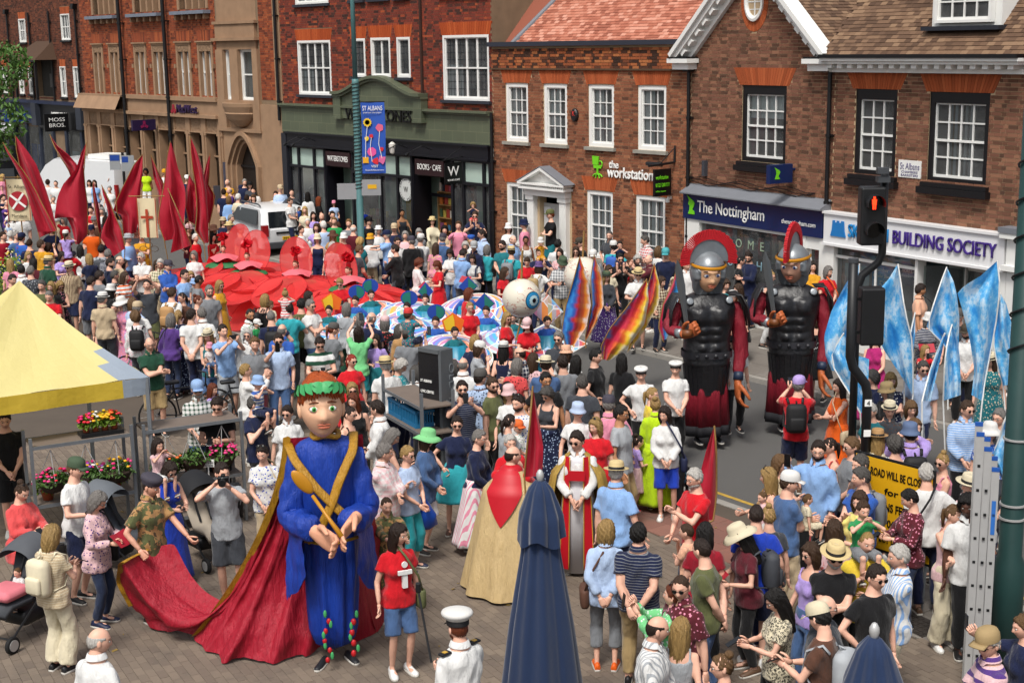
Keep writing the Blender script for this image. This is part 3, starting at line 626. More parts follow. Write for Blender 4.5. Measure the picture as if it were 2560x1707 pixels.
def bookcase(a,b,z1,y_,rows):
 k = T.mb();k.box(a,b,y_+.26,y_+.28,0.35,z1);k.box(a,a+.03,y_,y_+.26,.35,z1);k.box(b-.03,b,y_,y_+.26,.35,z1)
 for r_ in range(rows+1):zz = .35+(z1-.35)*r_/rows;k.box(a+.03,b-.03,y_,y_+.26,zz-.015,zz+.015)
 k.build('bookcase',WOODS,sh)
 for r_ in range(rows+1):
  zz = .37+(z1-.35)*r_/rows;x = a+.06
  while x < b-.12:
   wd = random.uniform(.1,.17);M_ = T.mb();M_.box(x,x+wd,y_+.04,y_+.07,zz,zz+random.uniform(.17,.25));c_ = random.choice(bcol);M_.build('book',mat('book_'+c_,c_,.6,var=.2,vs=20),sh);x += wd+random.uniform(.02,.09)
bookcase(-14.3,-13.0,1.35,.25,3);bookcase(-12.8,-12.1,1.1,.25,2);bookcase(-11.85,-11.3,1.35,.25,3);bookcase(-9.2,-7.6,.9,.3,2);bookcase(-10.9,-9.5,2.3,.62,5)
sb = T.mb();sb.box(-15.86,-14.46,-.12,-.06,2.86,3.32);sb.build('sign_board',MAROON,T.o);sb = T.mb();sb.box(-10.98,-9.58,-.12,-.06,2.86,3.32);sb.build('sign_board',MAROON,T.o)
text('WATERSTONES',TXW,T.o,-15.74-T.s0,-.125,3.02,1.17,.17);text('BOOKS · CAFE',TXW,T.o,-10.86-T.s0,-.125,3.02,1.16,.17)
hs_ = T.mb();hs_.box(-8.65,-8.61,-.8,-.2,2.75,3.35);hs_.build('hanging_sign',mat('sign_black','0b0b0c',.4),T.o);text('W',TXW,T.o,-8.605-T.s0,-.7,2.98,.4,.27,rot=(PI/2,0,PI/2));text('BOOKS CAFE',TXW,T.o,-8.605-T.s0,-.71,2.84,.42,.05,rot=(PI/2,0,PI/2))
br_ = T.mb();br_.tube([(-8.63,-.1,3.5),(-8.63,-.9,3.42)],.015);br_.tube([(-8.63,-.1,3.8),(-8.63,-.8,3.44)],.01);br_.build('sign_bracket',BLACKP,T.o)
for s_ in (-16.9,-16.4,-12.4,-11.9,-11.3,-10.1):
 l_ = T.mb();l_.tube([(s_,-.15,3.62),(s_,-.5,3.75),(s_-.3,-.75,3.55)],.014,6);l_.cyl((s_-.3,-.75,3.55),(s_-.36,-.8,3.48),.04,.05);l_.build('swan_neck_lamp',BLACKP,T.o)
rs = T.mb();rs.prism([(-11.55+.34*math.cos(t),2.36+.34*math.sin(t)) for t in np.linspace(0,2*PI,33)[:-1]],-.06,-.02);rs.build('round_sign',mat('sign_cream','cfd2ce',.5),T.o);text('W',TXB,T.o,-11.66-T.s0,-.064,2.28,.22,.17)
for i,ch in enumerate('COFFEE SHOP CAKE DELI '):
 t = PI*.95-i*2*PI/22
 if ch != ' ':text(ch,TXB,T.o,-11.55+.27*math.cos(t)-T.s0,-.064,2.36+.27*math.sin(t),None,.05,rot=(PI/2,-(t-PI/2)*-1*-1,0))
ln = T.mb();ln.lathe([(.02,0),(.07,.04),(.1,.22),(.1,.3),(.03,.36)],12,(-11.5,-.55,3.45));ln.build('lantern',mat('lantern_white','d8d4cc',.4),T.o)
# == bank
Kb = Bld('brick_bank_building','orange brick bank with carved tan stone ground floor, oriel bay and arched door',-34.45)
prs = [(-33.36,-32.38),(-31.82,-30.84),(-29.54,-28.48),(-27.98,-26.86),(-25.98,-24.84),(-24.3,-23.16)];tops = [(-33.0,-31.0),(-29.2,-27.15),(-25.5,-23.5)]
ops = [(a,b,4.9,6.8) for a,b in prs]+[(a,b,8.0,9.6) for a,b in tops]+[(-22.7,-20.0,4.8,7.5)]
wl = wall(Kb,-34.45,-18.5,4.7,10.2,ops,MORTARD,depth=.4)
bricks(Kb,-34.45,-18.5,4.86,9.5,ops+[(-22.9,-19.9,4.8,9.6)],BR_NW,wall=wl)
WDARK = mat('bank_glass','4a3a30',.15,var=.3,vs=1.2,spec=.5)
for a,b in prs:                                    # stone surround, carved head, mullion, two lights
 f = Kb.mb();f.box(a,a+.14,-.04,.2,4.86,6.5);f.box(b-.14,b,-.04,.2,4.86,6.5);m_ = (a+b)/2;f.box(m_-.06,m_+.06,-.02,.2,4.86,6.5);f.box(a,b,-.05,.2,6.74,6.82);f.box(a-.05,b+.05,-.1,.1,6.82,6.87);f.box(a,a+.1,-.04,.2,6.5,6.74);f.box(b-.1,b,-.04,.2,6.5,6.74)
 for s_ in (a-.04,b+.04):f.box(s_-.05,s_+.05,-.1,.02,5.9,6.05)
 wn = f.build('stone_window',STONE,Kb.o);Kb.mb().box(a+.1,b-.1,-.03,.1,6.5,6.74).build('carved_panel',STONEC,wn)
 for p,q in ((a+.14,m_-.06),(m_+.06,b-.14)):
  l_ = Kb.mb();l_.box(q-.05,q,.1,.16,4.86,6.5);l_.box(p,q,.1,.16,5.72,5.78);l_.box(p,p+.03,.1,.16,4.86,6.5);l_.build('light_frame',WHITE,wn);Kb.mb().box(p,q,.17,.18,4.86,6.5).build('pane',WDARK,wn)
 arch(Kb,a-.02,b+.02,6.88,.36,.05,13,BR_NW,rise=.0,name='relieving_arch')
for a,b in tops:
 f = Kb.mb();f.box(a-.16,a,-.04,.2,8.0,9.6);f.box(b,b+.16,-.04,.2,8.0,9.6)
 for k in range(1,4):x = a+(b-a)*k/4;f.box(x-.06,x+.06,-.02,.2,8.0,9.6)
 wn = f.build('stone_window',STONE,Kb.o)
 for k in range(4):x = a+(b-a)*k/4;Kb.mb().box(x,x+(b-a)/4,.17,.18,8,9.6).build('pane',WDARK,wn);Kb.mb().box(x+(b-a)/4-.12,x+(b-a)/4-.07,.1,.16,8,9.6).build('light_frame',WHITE,wn)
 g_ = Kb.mb();g_.box(a-.3,b+.3,-.3,.02,7.82,7.94);g_.build('ledge',mat('blue_grey_stone','6d7480',.8,var=.2,vs=4),Kb.o)
 for k in range(5):x = a-.1+(b-a+.2)*k/4;Kb.mb().prism([(-.22,7.82),(0,7.82),(0,7.6),(-.1,7.64)],x-.07-Kb.s0,x+.07-Kb.s0,axes='yz') if 0 else Kb.mb().box(x-.07,x+.07,-.18,.0,7.64,7.82).build('bracket',STONE,Kb.o)
st = Kb.mb();st.box(-30.5,-22.9,-.16,.02,4.72,4.88);st.box(-30.5,-22.9,-.08,.02,4.24,4.72);st.box(-34.45,-22.9,-.2,.02,4.12,4.24);st.box(-34.45,-22.9,-.1,.02,3.58,3.62);st.box(-34.4,-30.5,-.06,.02,4.24,4.86)
st.prism([(-.45,4.3),(.02,4.3),(.02,4.78),(-.12,4.78)],-34.45,-30.45,axes='yz') if False else None
st.box(-34.5,-30.45,-.3,.02,4.78,4.86);st.box(-34.45,-18.5,-.06,.3,0,.9);st.box(-34.45,-34.1,-.06,.6,.9,4.2);st.box(-19.95,-18.52,-.06,.6,.9,4.7);st.box(-18.95,-18.52,-.02,.4,4.7,10)
st.build('entablature',STONE,Kb.o)
sl_ = Kb.mb();sl_.add([(-34.5,-.3,4.78),(-30.45,-.3,4.78),(-30.45,-.55,4.28),(-34.5,-.55,4.28),(-34.5,.0,4.28),(-30.45,.0,4.28)],[(0,3,2,1),(3,4,5,2)]);sl_.build('sloped_weathering',STONE,Kb.o,fix=False)
for a,b in ((-34.45,-30.5),(-30.45,-26.6),(-26.55,-22.9)):
 n = 3;pw = .34;step = (b-a)/n
 for k in range(n+1):
  x = a+step*k;m_ = Kb.mb();m_.box(x-pw/2,x+pw/2,-.07,.35,.9,4.1);m_.box(x-.08,x+.08,-.12,.0,.9,3.62);m_.box(x-pw/2-.03,x+pw/2+.03,-.1,.3,3.5,3.58);m_.build('stone_pier',STONE,Kb.o)
 for k in range(n):
  x0,x1 = a+step*k+pw/2,a+step*(k+1)-pw/2;Kb.mb().box(x0,x1,-.02,.3,3.6,4.12).build('carved_panel',STONEC,Kb.o)
  Kb.mb().box(x0,x1,.3,.32,.9,3.6).build('pane',mat('bank_dark_glass','1d1814',.12,var=.3,spec=.5),Kb.o);m_ = Kb.mb();m_.box((x0+x1)/2-.03,(x0+x1)/2+.03,.22,.3,1.6,3.6);m_.box(x0,x1,.22,.3,2.7,2.76);m_.box(x0,x1,.0,.3,.9,1.55);m_.build('window_bars',STONE,Kb.o)
text('NatWest',mat('bank_purple','2b1b3d',.4),Kb.o,-25.85-Kb.s0,-.2,4.28,1.55,.3,ext=.04)
cu = Kb.mb()
for k in range(3):
 t = PI/2+k*2*PI/3;cu.box(-.09,.09,-.02,.02,-.07,.07,Matrix.Translation((-26.12+.1*math.cos(t),-.2,4.38+.1*math.sin(t))) @ Matrix.Rotation(-t,4,'Y'))
cu.build('cube_emblem',mat('bank_red','8d1f2e',.4),Kb.o)
hg = Kb.mb();hg.box(-27.8,-27.66,-1.15,-.2,3.58,3.98);hg.build('projecting_sign',mat('bank_sign','23163a',.4),Kb.o);hg = Kb.mb()
for k in range(3):t = PI/2+k*2*PI/3;hg.box(-.006,.006,-.07,.07,-.05,.05,Matrix.Translation((-27.65,-.68+.09*math.cos(t),3.78+.09*math.sin(t))) @ Matrix.Rotation(t,4,'X'))
hg.build('cube_emblem',mat('bank_red2','7e1c4a',.4),Kb.o)
pipe(Kb,-30.3,0,10,r=.07,hopper=False,y=-.2);pipe(Kb,-26.5,0,10,r=.07,hopper=False,y=-.2);pipe(Kb,-18.62,4.2,10,r=.05,hopper=False,y=-.12)
tw = Kb.mb();tw.box(-22.9,-19.95,-.15,.3,7.42,7.52);tw.box(-22.8,-20.05,-.1,.3,6.95,7.42);tw.box(-22.95,-19.9,-.2,.3,6.85,6.95);tw.box(-22.8,-20.05,-.06,.3,6.55,6.85);tw.box(-22.9,-19.9,-.12,.3,3.72,3.84);tw.box(-22.9,-19.95,-.1,.4,4.7,4.82);tw.box(-22.8,-20.05,.0,.4,7.52,9.8)
for a,b in ((-22.85,-22.35),(-21.85,-21.3),(-20.3,-19.95)):tw.box(a,b,-.1,.3,4.82,6.55)
tw.box(-22.9,-22.3,-.1,.4,3.84,4.7);tw.box(-20.4,-19.95,-.1,.4,3.84,4.7);tw.box(-22.3,-20.4,.02,.4,3.84,4.7)
rings = []
for z,r_ in ((4.72,1.0),(4.6,.98),(4.4,.86),(4.36,.9),(4.15,.7),(3.95,.4),(3.86,.15)):rings.append([(-21.35+r_*math.cos(t),-.55*r_*math.sin(t)+.02,z) for t in np.linspace(0,PI,17)])
tw.loft(rings,True,True,closed=False)
tw.build('oriel_bay',STONE,Kb.o)
for a,b in ((-22.35,-21.85),(-21.3,-20.3)):window(Kb,a,b,4.82,6.55,1,2,fw=.06,y=.08,sill=None,bar=.05,meet=False,room=False);Kb.box('blind',a,b,.26,.28,4.82,6.5,mat('roller_blind','6f6e62',.8,var=.15,vs=2))
pb = []
def ogive(r_,zb,n=15):
 out = [(-21.3-r_,zb)]
 for i in range(n+1):t = i/n;out.append((-21.3-r_+r_*t,2.55+(r_*1.05)*math.sin(t*PI/2)**.9))
 for i in range(1,n+1):t = i/n;out.append((-21.3+r_*t,2.55+(r_*1.05)*math.cos(t*PI/2)**.9))
 out.append((-21.3+r_,zb));return out
dw = Kb.mb()
for r0,r1,y0,y1 in ((1.15,1.0,-.16,.1),(1.0,.86,-.05,.2),(.86,.74,.08,.3)):
 A,B_ = ogive(r0,0),ogive(r1,0);n = len(A)
 vs_ = [(x,y0,z) for x,z in A]+[(x,y0,z) for x,z in B_]+[(x,y1,z) for x,z in B_]+[(x,y1,z) for x,z in A]
 fs_ = []
 for i in range(n-1):fs_ += [(i,i+1,n+i+1,n+i),(n+i,n+i+1,2*n+i+1,2*n+i),(i,3*n+i,3*n+i+1,i+1)]
 dw.add(vs_,fs_)
dw.build('arched_surround',STONE,Kb.o,fix=False)
wf = Kb.mb();A = ogive(1.1,0);n = len(A);wf.add([(x,-.02,z) for x,z in A]+[(-22.9,-.02,0),(-22.9,-.02,3.74),(-19.95,-.02,3.74),(-19.95,-.02,0)],[(*range(0,n//2+1),n+1,n),(*range(n//2,n),n+3,n+2),(n//2,n+2,n+1)]);wf.build('stone_front',STONE,Kb.o,fix=False)
B_ = ogive(.76,0);dd = Kb.mb();dd.add([(x,.3,z) for x,z in B_],[tuple(range(len(B_)))]);dd.build('door',mat('oak_door','1a120c',.5,var=.3,vs=12),Kb.o,fix=False)
Kb.box('door_transom',-22.1,-20.5,.24,.3,2.45,2.52,BLACKP);Kb.box('notice_board',-22.75,-22.5,-.1,-.05,1.2,2.6,mat('bank_notice','3b3a48',.4));Kb.box('cash_machine',-23.6,-23.1,-.08,.1,1.0,1.7,mat('cash_grey','34343a',.3))
# == far shops
MO = np.array(CN)+alongv(AZA)*-34.6
L = Bld('twin_shop_building','dark brick shop terrace with hooded bay, white casements and navy fascias',-13,AZL,MO,push=.3)
cw = [(-8.6,-8.0,4.66,5.9),(-7.3,-6.73,4.66,5.9),(-3.3,-2.66,4.62,5.93),(-1.74,-1.14,4.62,5.93),(-8.05,-7.2,7.0,8.05),(-2.75,-1.75,7.04,8.14),(-10.9,-10.3,4.66,5.9)]
ops = cw+[(-6.3,-4.1,4.6,6.25)];wl = wall(L,-13,0,0,10,ops,MORTARD)
bricks(L,-13,0,4.5,9.2,ops+[(a,b,z1,z1+.3,.06) for a,b,z0,z1 in cw],BR_DARK,wall=wl)
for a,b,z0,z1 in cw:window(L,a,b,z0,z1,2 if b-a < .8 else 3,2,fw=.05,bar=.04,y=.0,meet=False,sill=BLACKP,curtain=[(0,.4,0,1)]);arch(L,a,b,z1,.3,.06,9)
hd_ = L.mb();hd_.add([(-6.9,-1.0,6.22),(-3.6,-1.0,6.22),(-4.0,.02,7.05),(-6.0,.02,7.05),(-6.9,.02,6.22),(-3.6,.02,6.22)],[(0,1,2,3),(0,3,4),(1,5,2),(0,4,5,1)]);hd_.build('hood_roof',TILE_B,L.o,fix=False)
L.mb().box(-6.8,-3.7,-1.0,-.92,6.14,6.22).box(-6.6,-6.5,-.9,-.8,4.5,6.14).box(-4.0,-3.9,-.9,-.8,4.5,6.14).build('hood_frame',BLACKP,L.o);L.box('recess',-6.3,-4.1,.26,.3,4.6,6.25,ROOM);L.box('notice',-5.2,-4.3,.2,.24,5.0,5.6,mat('dull_board','565350',.7))
for s_ in (-6.55,-4.0,-.9,-9.4):pipe(L,s_,4.4,8.3,hopper=(s_ < -9 or s_ > -1))
fs_ = L.mb();fs_.box(-13,-.2,-.25,.02,4.28,4.42);fs_.box(-13,-6.2,-.12,.02,3.35,4.28);fs_.build('fascia',mat('navy_fascia','1d2742',.4),L.o);L.box('fascia',-6.1,-.9,-.13,.02,3.2,4.28,mat('sign_black','0b0b0c',.4))
for s_ in (-9.4,-6.15,-.7):L.mb().box(s_-.3,s_+.3,-.35,.0,3.3,4.3).build('console',mat('grey_console','2e323b',.5),L.o)
L.box('projecting_sign',-7.6,-7.5,-1.2,-.2,3.45,3.8,mat('halifax_blue','1d3f8a',.4));text('HALIFAX',TXW,L.o,-7.49-L.s0,-1.08,3.56,.75,.13,rot=(PI/2,0,PI/2))
text('MOSS BROS',TXW,L.o,-4.4-L.s0,-.15,3.68,1.9,.28,ext=.01,bold=.02);L.box('projecting_sign',-2.35,-2.25,-1.25,-.2,3.2,3.95,mat('sign_black','0b0b0c',.4));text('MOSS',TXW,L.o,-2.24-L.s0,-1.08,3.62,.7,.16,rot=(PI/2,0,PI/2));text('BROS.',TXW,L.o,-2.24-L.s0,-1.08,3.38,.7,.16,rot=(PI/2,0,PI/2))
q = L.mb()
for s_ in (-12.5,-9.5,-8.0,-6.2,-4.6,-3.0,-1.2,-.4):q.box(s_-.12,s_+.12,-.1,.1,0,3.3)
q.box(-13,-.4,-.1,.1,0,.5);sh = q.build('shopfront',mat('grey_blue_frame','2a303d',.5),L.o);L.box('shop_interior',-13,-.4,.7,.8,0,3.3,mat('shop_dim','1d2024',.7,var=.6,vs=1.5),sh)
for a,b in ((-12.4,-9.6),(-9.4,-8.1),(-7.9,-6.3),(-6.1,-4.7),(-2.9,-1.3)):L.mb().add([(a,-.02,.5),(b,-.02,.5),(b,-.02,3.2),(a,-.02,3.2)],[(0,1,2,3)]).build('shop_pane',SHOPG,sh,fix=False)
poster(L,'poster',-7.7,-7.0,1.2,2.4,'1f4fa0',sh);poster(L,'poster',-6.9,-6.4,1.2,2.4,'1f4fa0',sh);poster(L,'poster',-2.6,-1.7,1.0,2.3,'aab4b6',sh)
text('New',mat('poster_ink','3a5a44',.5),sh,-2.45-L.s0,-.01,1.9,.6,.22)
# == GROUND
def asphalt():
 t = NT('asphalt');co = t.coord('Object');n = t.noise(co,90,4);v = t.voro(co,140);n2 = t.noise(co,.35,4)
 c = t.ramp(n,[(.25,'4b4a49'),(.55,'5d5c5a'),(.8,'716f6c')]);c = t.mix(t.math('MULTIPLY',n2,.45),c,(.07,.07,.068))
 sp = t.ramp(t.voro(co,9),[(0,(1,1,1)),(.02,(1,1,1)),(.035,(0,0,0)),(1,(0,0,0))]);c = t.mix(t.math('MULTIPLY',sp,.35),c,(.5,.49,.46))
 t.bsdf(c,.9,0,t.bump(v,.6,.006),.25);return t.m
def paver_mat(name,stops,spk=.5):
 t = NT(name);co = t.coord('Object');r = t.attr('rnd',out='Fac');c = t.ramp(r,stops)
 w_ = t.n('NewGeometry').outputs['Position'];n = t.noise(w_,120,3);n2 = t.noise(w_,.6,5);n3 = t.noise(w_,45,3)
 c = t.mix(t.math('MULTIPLY',n,.35),c,(.16,.135,.11));n4 = t.noise(w_,1.7,6,.7);c = t.mix(t.ramp(n4,[(.5,(0,0,0)),(.68,(.55,.55,.55))]),c,(.085,.072,.062));c = t.mix(t.math('MULTIPLY',n2,.5),c,(.125,.103,.086));c = t.mix(t.ramp(n3,[(.62,(0,0,0)),(.75,(.3,.3,.3))]),c,(.33,.3,.26))
 sp = t.ramp(t.voro(w_,5),[(0,(1,1,1)),(.03,(1,1,1)),(.045,(0,0,0)),(1,(0,0,0))]);c = t.mix(t.math('MULTIPLY',sp,spk),c,(.06,.055,.05))
 t.bsdf(c,.85,0,t.bump(n,.35,.004),.25);return t.m
ASPH = asphalt();PAV = paver_mat('block_paving',[(0,'685b50'),(.5,'74675a'),(1,'807263')]);RED_P = paver_mat('red_tactile',[(0,'7d4a40'),(.5,'8a5346'),(1,'955e50')],.3);SLAB = paver_mat('footway_slab',[(0,'6f6b66'),(1,'83807a')])
KERB = mat('kerb_stone','8b8780',.9,var=.2,vs=5,bs=40)
gd = MB();gd.add([(-260,-60,-.12),(260,-60,-.12),(260,400,-.12),(-260,400,-.12)],[(0,1,2,3)]);g_o = gd.build('ground',mat('ground_far','5c5853',.95,var=.2,vs=.5,bs=40),fix=False,kind='structure')
AZR = R(-54.3);rd = alongv(AZR);rn = outv(AZR);K0 = np.array([1.95,21.55,0]);K1 = np.array([4.73,27.86,0])
def strip(name,base,d,n,s0,s1,w0,w1,z,m,h=.0,kind='structure'):
 p = [base+d*s0+n*w0,base+d*s1+n*w0,base+d*s1+n*w1,base+d*s0+n*w1];M = MB()
 if h:M.add([(*q[:2],z-h) for q in p]+[(*q[:2],z) for q in p],[(0,3,2,1),(4,5,6,7),(0,1,5,4),(1,2,6,5),(2,3,7,6),(3,0,4,7)])
 else:M.add([(*q[:2],z) for q in p],[(0,1,2,3)])
 return M.build(name,m,None,fix=True,kind=kind)
far_w = float((K1-K0) @ -rn)
road = strip('road',K0,rd,rn,-120,40,-far_w-40,.0,-.1,ASPH)
yl = MB()
for s0,s1 in ((-30,-7.6),(-3.6,30)):
 p = [K0+rd*s0-rn*.35,K0+rd*s1-rn*.35,K0+rd*s1-rn*.43,K0+rd*s0-rn*.43];yl.add([(*q[:2],-.096) for q in p],[(0,1,2,3)])
yl.build('yellow_line',mat('yellow_road_paint','a8893a',.8,var=.4,vs=12),road,fix=False)
near = strip('pavement',K0,rd,rn,-90,40,.16,45,-.012,mat('paving_joint','4f463d',.95,var=.2,vs=2),.0)
def zfar(p):return .22*min(1,max(0,((float(p[0])-K1[0])*-rn[0]+(float(p[1])-K1[1])*-rn[1]-.16)/2.8))
m = MB();
for w0,w1,za,zb in ((-.16,-2.96,-.012,.208),(-2.96,-30,.208,.208)):
 p = [K1+rd*-120+rn*w0,K1+rd*40+rn*w0,K1+rd*40+rn*w1,K1+rd*-120+rn*w1];m.add([(*p[0][:2],za),(*p[1][:2],za),(*p[2][:2],zb),(*p[3][:2],zb)],[(0,1,2,3)])
far = m.build('far_pavement',SLAB,None,fix=False,kind='structure')
for nm,base,sgn in (('kerb',K0,1),('kerb',K1,-1)):
 kb = link(nm,None,None,kind='structure');me_ = MB().box(0,.905,-.075,.075,-.25,.0).mesh('kerb_stone',KERB,fix=True)
 for i in range(-70,34):
  p = base+rd*(i*.915)+rn*sgn*.08;link('kerb_stone',me_,kb,(*p[:2],random.uniform(-.002,.002)),AZR)
# block paving: singles nearest to the camera, the rest joined
def pave(parent,base,az,u0,u1,v0,v1,bl,bw_,mt,keep,name,n_single=300,h=.012,gap=.006,zf=None):
 d,n = alongv(az),-outv(az);J = MB();cells = [];mm = {}
 for j in range(int((v1-v0)/bw_)):
  v = v0+j*bw_
  for i in range(int((u1-u0)/bl)+1):
   u = u0+i*bl+(j % 2)*bl/2;c = base+d*(u+bl/2)+n*(v+bw_/2)
   if keep(c):cells.append((u,v,c))
 cells.sort(key=lambda q:q[2][1]);Rz = Matrix.Rotation(az,4,'Z')
 for k,(u,v,c) in enumerate(cells):
  r = float(RNG.random());dz = float(RNG.uniform(-.002,.002));P = base+d*u+n*v;dz += zf(c) if zf else 0
  vs_ = [(gap/2,gap/2,h),(bl-gap/2,gap/2,h),(bl-gap/2,bw_-gap/2,h),(gap/2,bw_-gap/2,h),(0,0,0),(bl,0,0),(bl,bw_,0),(0,bw_,0)]
  fs_ = [(0,1,2,3),(4,5,1,0),(5,6,2,1),(6,7,3,2),(7,4,0,3)]
  if k < n_single:
   kk = int(r*8)
   if kk not in mm:q = MB();q.r = kk/8+.06;q.add(vs_,fs_);mm[kk] = q.mesh(name,mt)
   tl_ = math.atan2(zf(P+n*bw_)-zf(P),bw_) if zf else 0;o = link(name,mm[kk],parent,(P[0],P[1],-h+dz+(zf(P)-zf(c) if zf else 0)),(tl_,0,az))
  else:
   J.r = max(.001,r);J.add([tuple(P+d*a+n*b+np.array([0,0,z-h+dz+(zf(P+n*b)-zf(c) if zf else 0)])) for a,b,z in vs_],fs_)
 o = J.build(name+'s_joined' if 0 else 'paving_field',mt,parent,fix=False);o['kind'] = 'stuff'
def inview(c,pad=120):
 v = c-CAM;y = v @ FW
 if y < 1:return False
 px = 1280+FPX*(v @ RT)/y;py = 853.5-FPX*(v @ UP)/y
 return -pad < px < 2560+pad and py < 1707+pad
nearside = lambda c:(c-K0) @ rn
pave(near,K0,R(-61),-20,18,-16,12,.2,.1,PAV,lambda c:nearside(c) > 1.75 and inview(c) and c[1] < 24 and not (-7.5 < c[0] < -2 and 0),'paver')
pave(near,K0,AZR,-11,6.0,-1.75,-.16,.4,.4,RED_P,lambda c:.2 < nearside(c) < 1.7 and inview(c) and (-1.2 < (c-K0) @ rd < 5),'tactile_slab')
pave(near,K0,AZR,-26,20.0,-1.75,-.16,.45,.3,SLAB,lambda c:.2 < nearside(c) < 1.7 and inview(c) and not (-1.2 < (c-K0) @ rd < 5),'edge_slab',60)
for nm,px,py,az in (('manhole_cover',2292,1560,-61),('drain_grate',1688,1188,-54)):
 q = G(px,py);o = link(nm,None,near,(q.x,q.y,0),R(az));MB().box(-.3,.3,-.22,.22,-.03,.004).build('frame',mat('cast_iron','3a3531',.6,.3,var=.3,vs=9),o);m = MB();[m.box(-.28+i*.08,-.22+i*.08,-.2+j*.08,-.14+j*.08,.004,.01) for i in range(7) for j in range(5)];o2 = m.build('tread_studs',mat('cast_iron','3a3531',.6,.3),o);o2['kind'] = 'stuff'
m = MB();rg = np.random.default_rng(3)
for _ in range(70):q = G(rg.uniform(100,2500),rg.uniform(1150,1700));s_ = rg.uniform(.012,.04);M_ = Matrix.Translation((q.x,q.y,.006)) @ Euler((rg.uniform(-.2,.2),rg.uniform(-.2,.2),rg.uniform(0,6))).to_matrix().to_4x4();m.add([M_ @ Vector(v) for v in ((-s_,-s_*.4,.003),(s_,-s_*.5,.006),(s_*.9,s_*.5,.002),(-s_*.8,s_*.4,.008))],[(0,1,2,3)])
m.build('litter',mat('dry_leaf','8a7238',.8,var=.5,vs=3),None,fix=False,kind='stuff',label='scattered dry leaves and scraps on the paving',cat='litter')
pave(far,K1,AZR,-30,8.0,.18,4.4,.6,.6,SLAB,lambda c:inview(c),'footway_slab',zf=zfar)
# == STREET PROPS
GALV = mat('galvanised','8b9196',.45,.7,var=.15,vs=8);ALU = mat('aluminium','b4b4b3',.45,.35,var=.1,vs=9);GREENM = mat('green_column','4c7576',.5,var=.12,vs=6);DKGREEN = mat('dark_green_column','1c3a38',.5,var=.2,vs=5,bs=30)
BLKPL = mat('black_plastic','141517',.45,var=.2,vs=6);RUB = mat('tyre_rubber','131314',.8);CARW = mat('white_car_paint','c8cacb',.2,var=.04,spec=.6);CARG = mat('car_glass','15191d',.06,spec=.7);REDL = mat('red_lamp','8a1016',.2,spec=.6);GREYP = mat('grey_trim','3c3f43',.5)
def facing(az):return Matrix.Rotation(az,4,'Z')
# ---- lamp column with banner
p = (-4.27,40.5);LP = thing('lamp_column','green lamp column wrapped with fairy lights, carrying a blue banner','lamp column',(*p,0))
m = MB();m.lathe([(.13,0),(.13,.9),(.1,.95),(.1,5.6),(.095,5.7)],16);m.build('shaft',GREENM,LP,True);m = MB();m.lathe([(.07,5.7),(.055,10.5)],14);m.build('upper_shaft',GREENM,LP,True)
m = MB();m.tube([(.11*math.cos(t*PI*2)*1.03,.11*math.sin(t*PI*2)*1.03,2.6+t*.1) for t in np.arange(0,30,.1)],.012,5);m.build('light_string',mat('cable_green','20302c',.6),LP,True)
m = MB();m.box(.1,.8,-.02,.02,5.05,5.08);m.box(.1,.85,-.02,.02,3.02,3.05);m.build('banner_arm',BLKPL,LP)
def banner():
 t = NT('banner_blue');t.bsdf(t.mix(t.math('MULTIPLY',t.noise(t.coord(),3,3),.2),lin('2450a8'),lin('1a3c86')),.6);return t.m
P = [[(.12+.67*u+.015*math.sin(v*5),-.03+.02*math.sin(u*4+v*3),5.05-1.98*v) for u in np.linspace(0,1,9)] for v in np.linspace(0,1,15)];BN = MB().grid(P).build('banner',banner(),LP,True,fix=False)
text('ST ALBANS',TXW,BN,.17,-.07,4.83,.56,.13);text('SHOP EAT STAY ENJOY',TXW,BN,.19,-.07,4.75,.52,.045);text('VISIT',TXW,BN,.37,-.07,3.24,.2,.07);text('EnjoyStAlbans.com',TXW,BN,.2,-.07,3.15,.52,.05)
def blob(x,z,r,c,n=12,k=.0,parent=BN):m = MB();m.prism([(x+r*(1+k*(i % 2))*math.cos(2*PI*i/n),z+r*(1+k*(i % 2))*math.sin(2*PI*i/n)) for i in range(n)],-.068,-.06);return m.build('printed_flower',mat('print_'+c,c,.6),parent)
blob(.3,4.5,.1,'d9b81f',24,.3);blob(.3,4.5,.07,'2a2016');blob(.64,4.35,.1,'cf5f7d',10,.15);blob(.4,4.12,.05,'c5252f',8,.3);blob(.27,4.05,.06,'d9b81f',7,.2);blob(.4,3.68,.12,'d4508f',14,.1);blob(.68,3.75,.05,'c5252f',9,.3);blob(.22,3.45,.08,'d9a01f',8,.5);blob(.5,3.42,.08,'c5252f',6,.5);blob(.68,3.45,.09,'c55f8f',9,.5)
m = MB();
for a in ([(.3,4.4),(.24,4.0),(.22,3.5)],[(.64,4.26),(.6,3.9),(.68,3.5)],[(.4,4.08),(.36,3.8),(.4,3.4)]):m.tube([(x,-.064,z) for x,z in a],.01,5)
m.build('printed_stem',TXW,BN);m = MB();m.box(-.62,-.05,-.06,-.03,2.35,2.8);m.box(.05,.62,-.07,-.04,2.45,2.9);m.build('sign_plate',mat('sign_back','8a8d8f',.5,var=.1),LP);m = MB();m.box(.25,.5,-.078,-.072,2.64,2.76);m.build('sticker',mat('yellow_sticker','d2a21c',.5),LP)
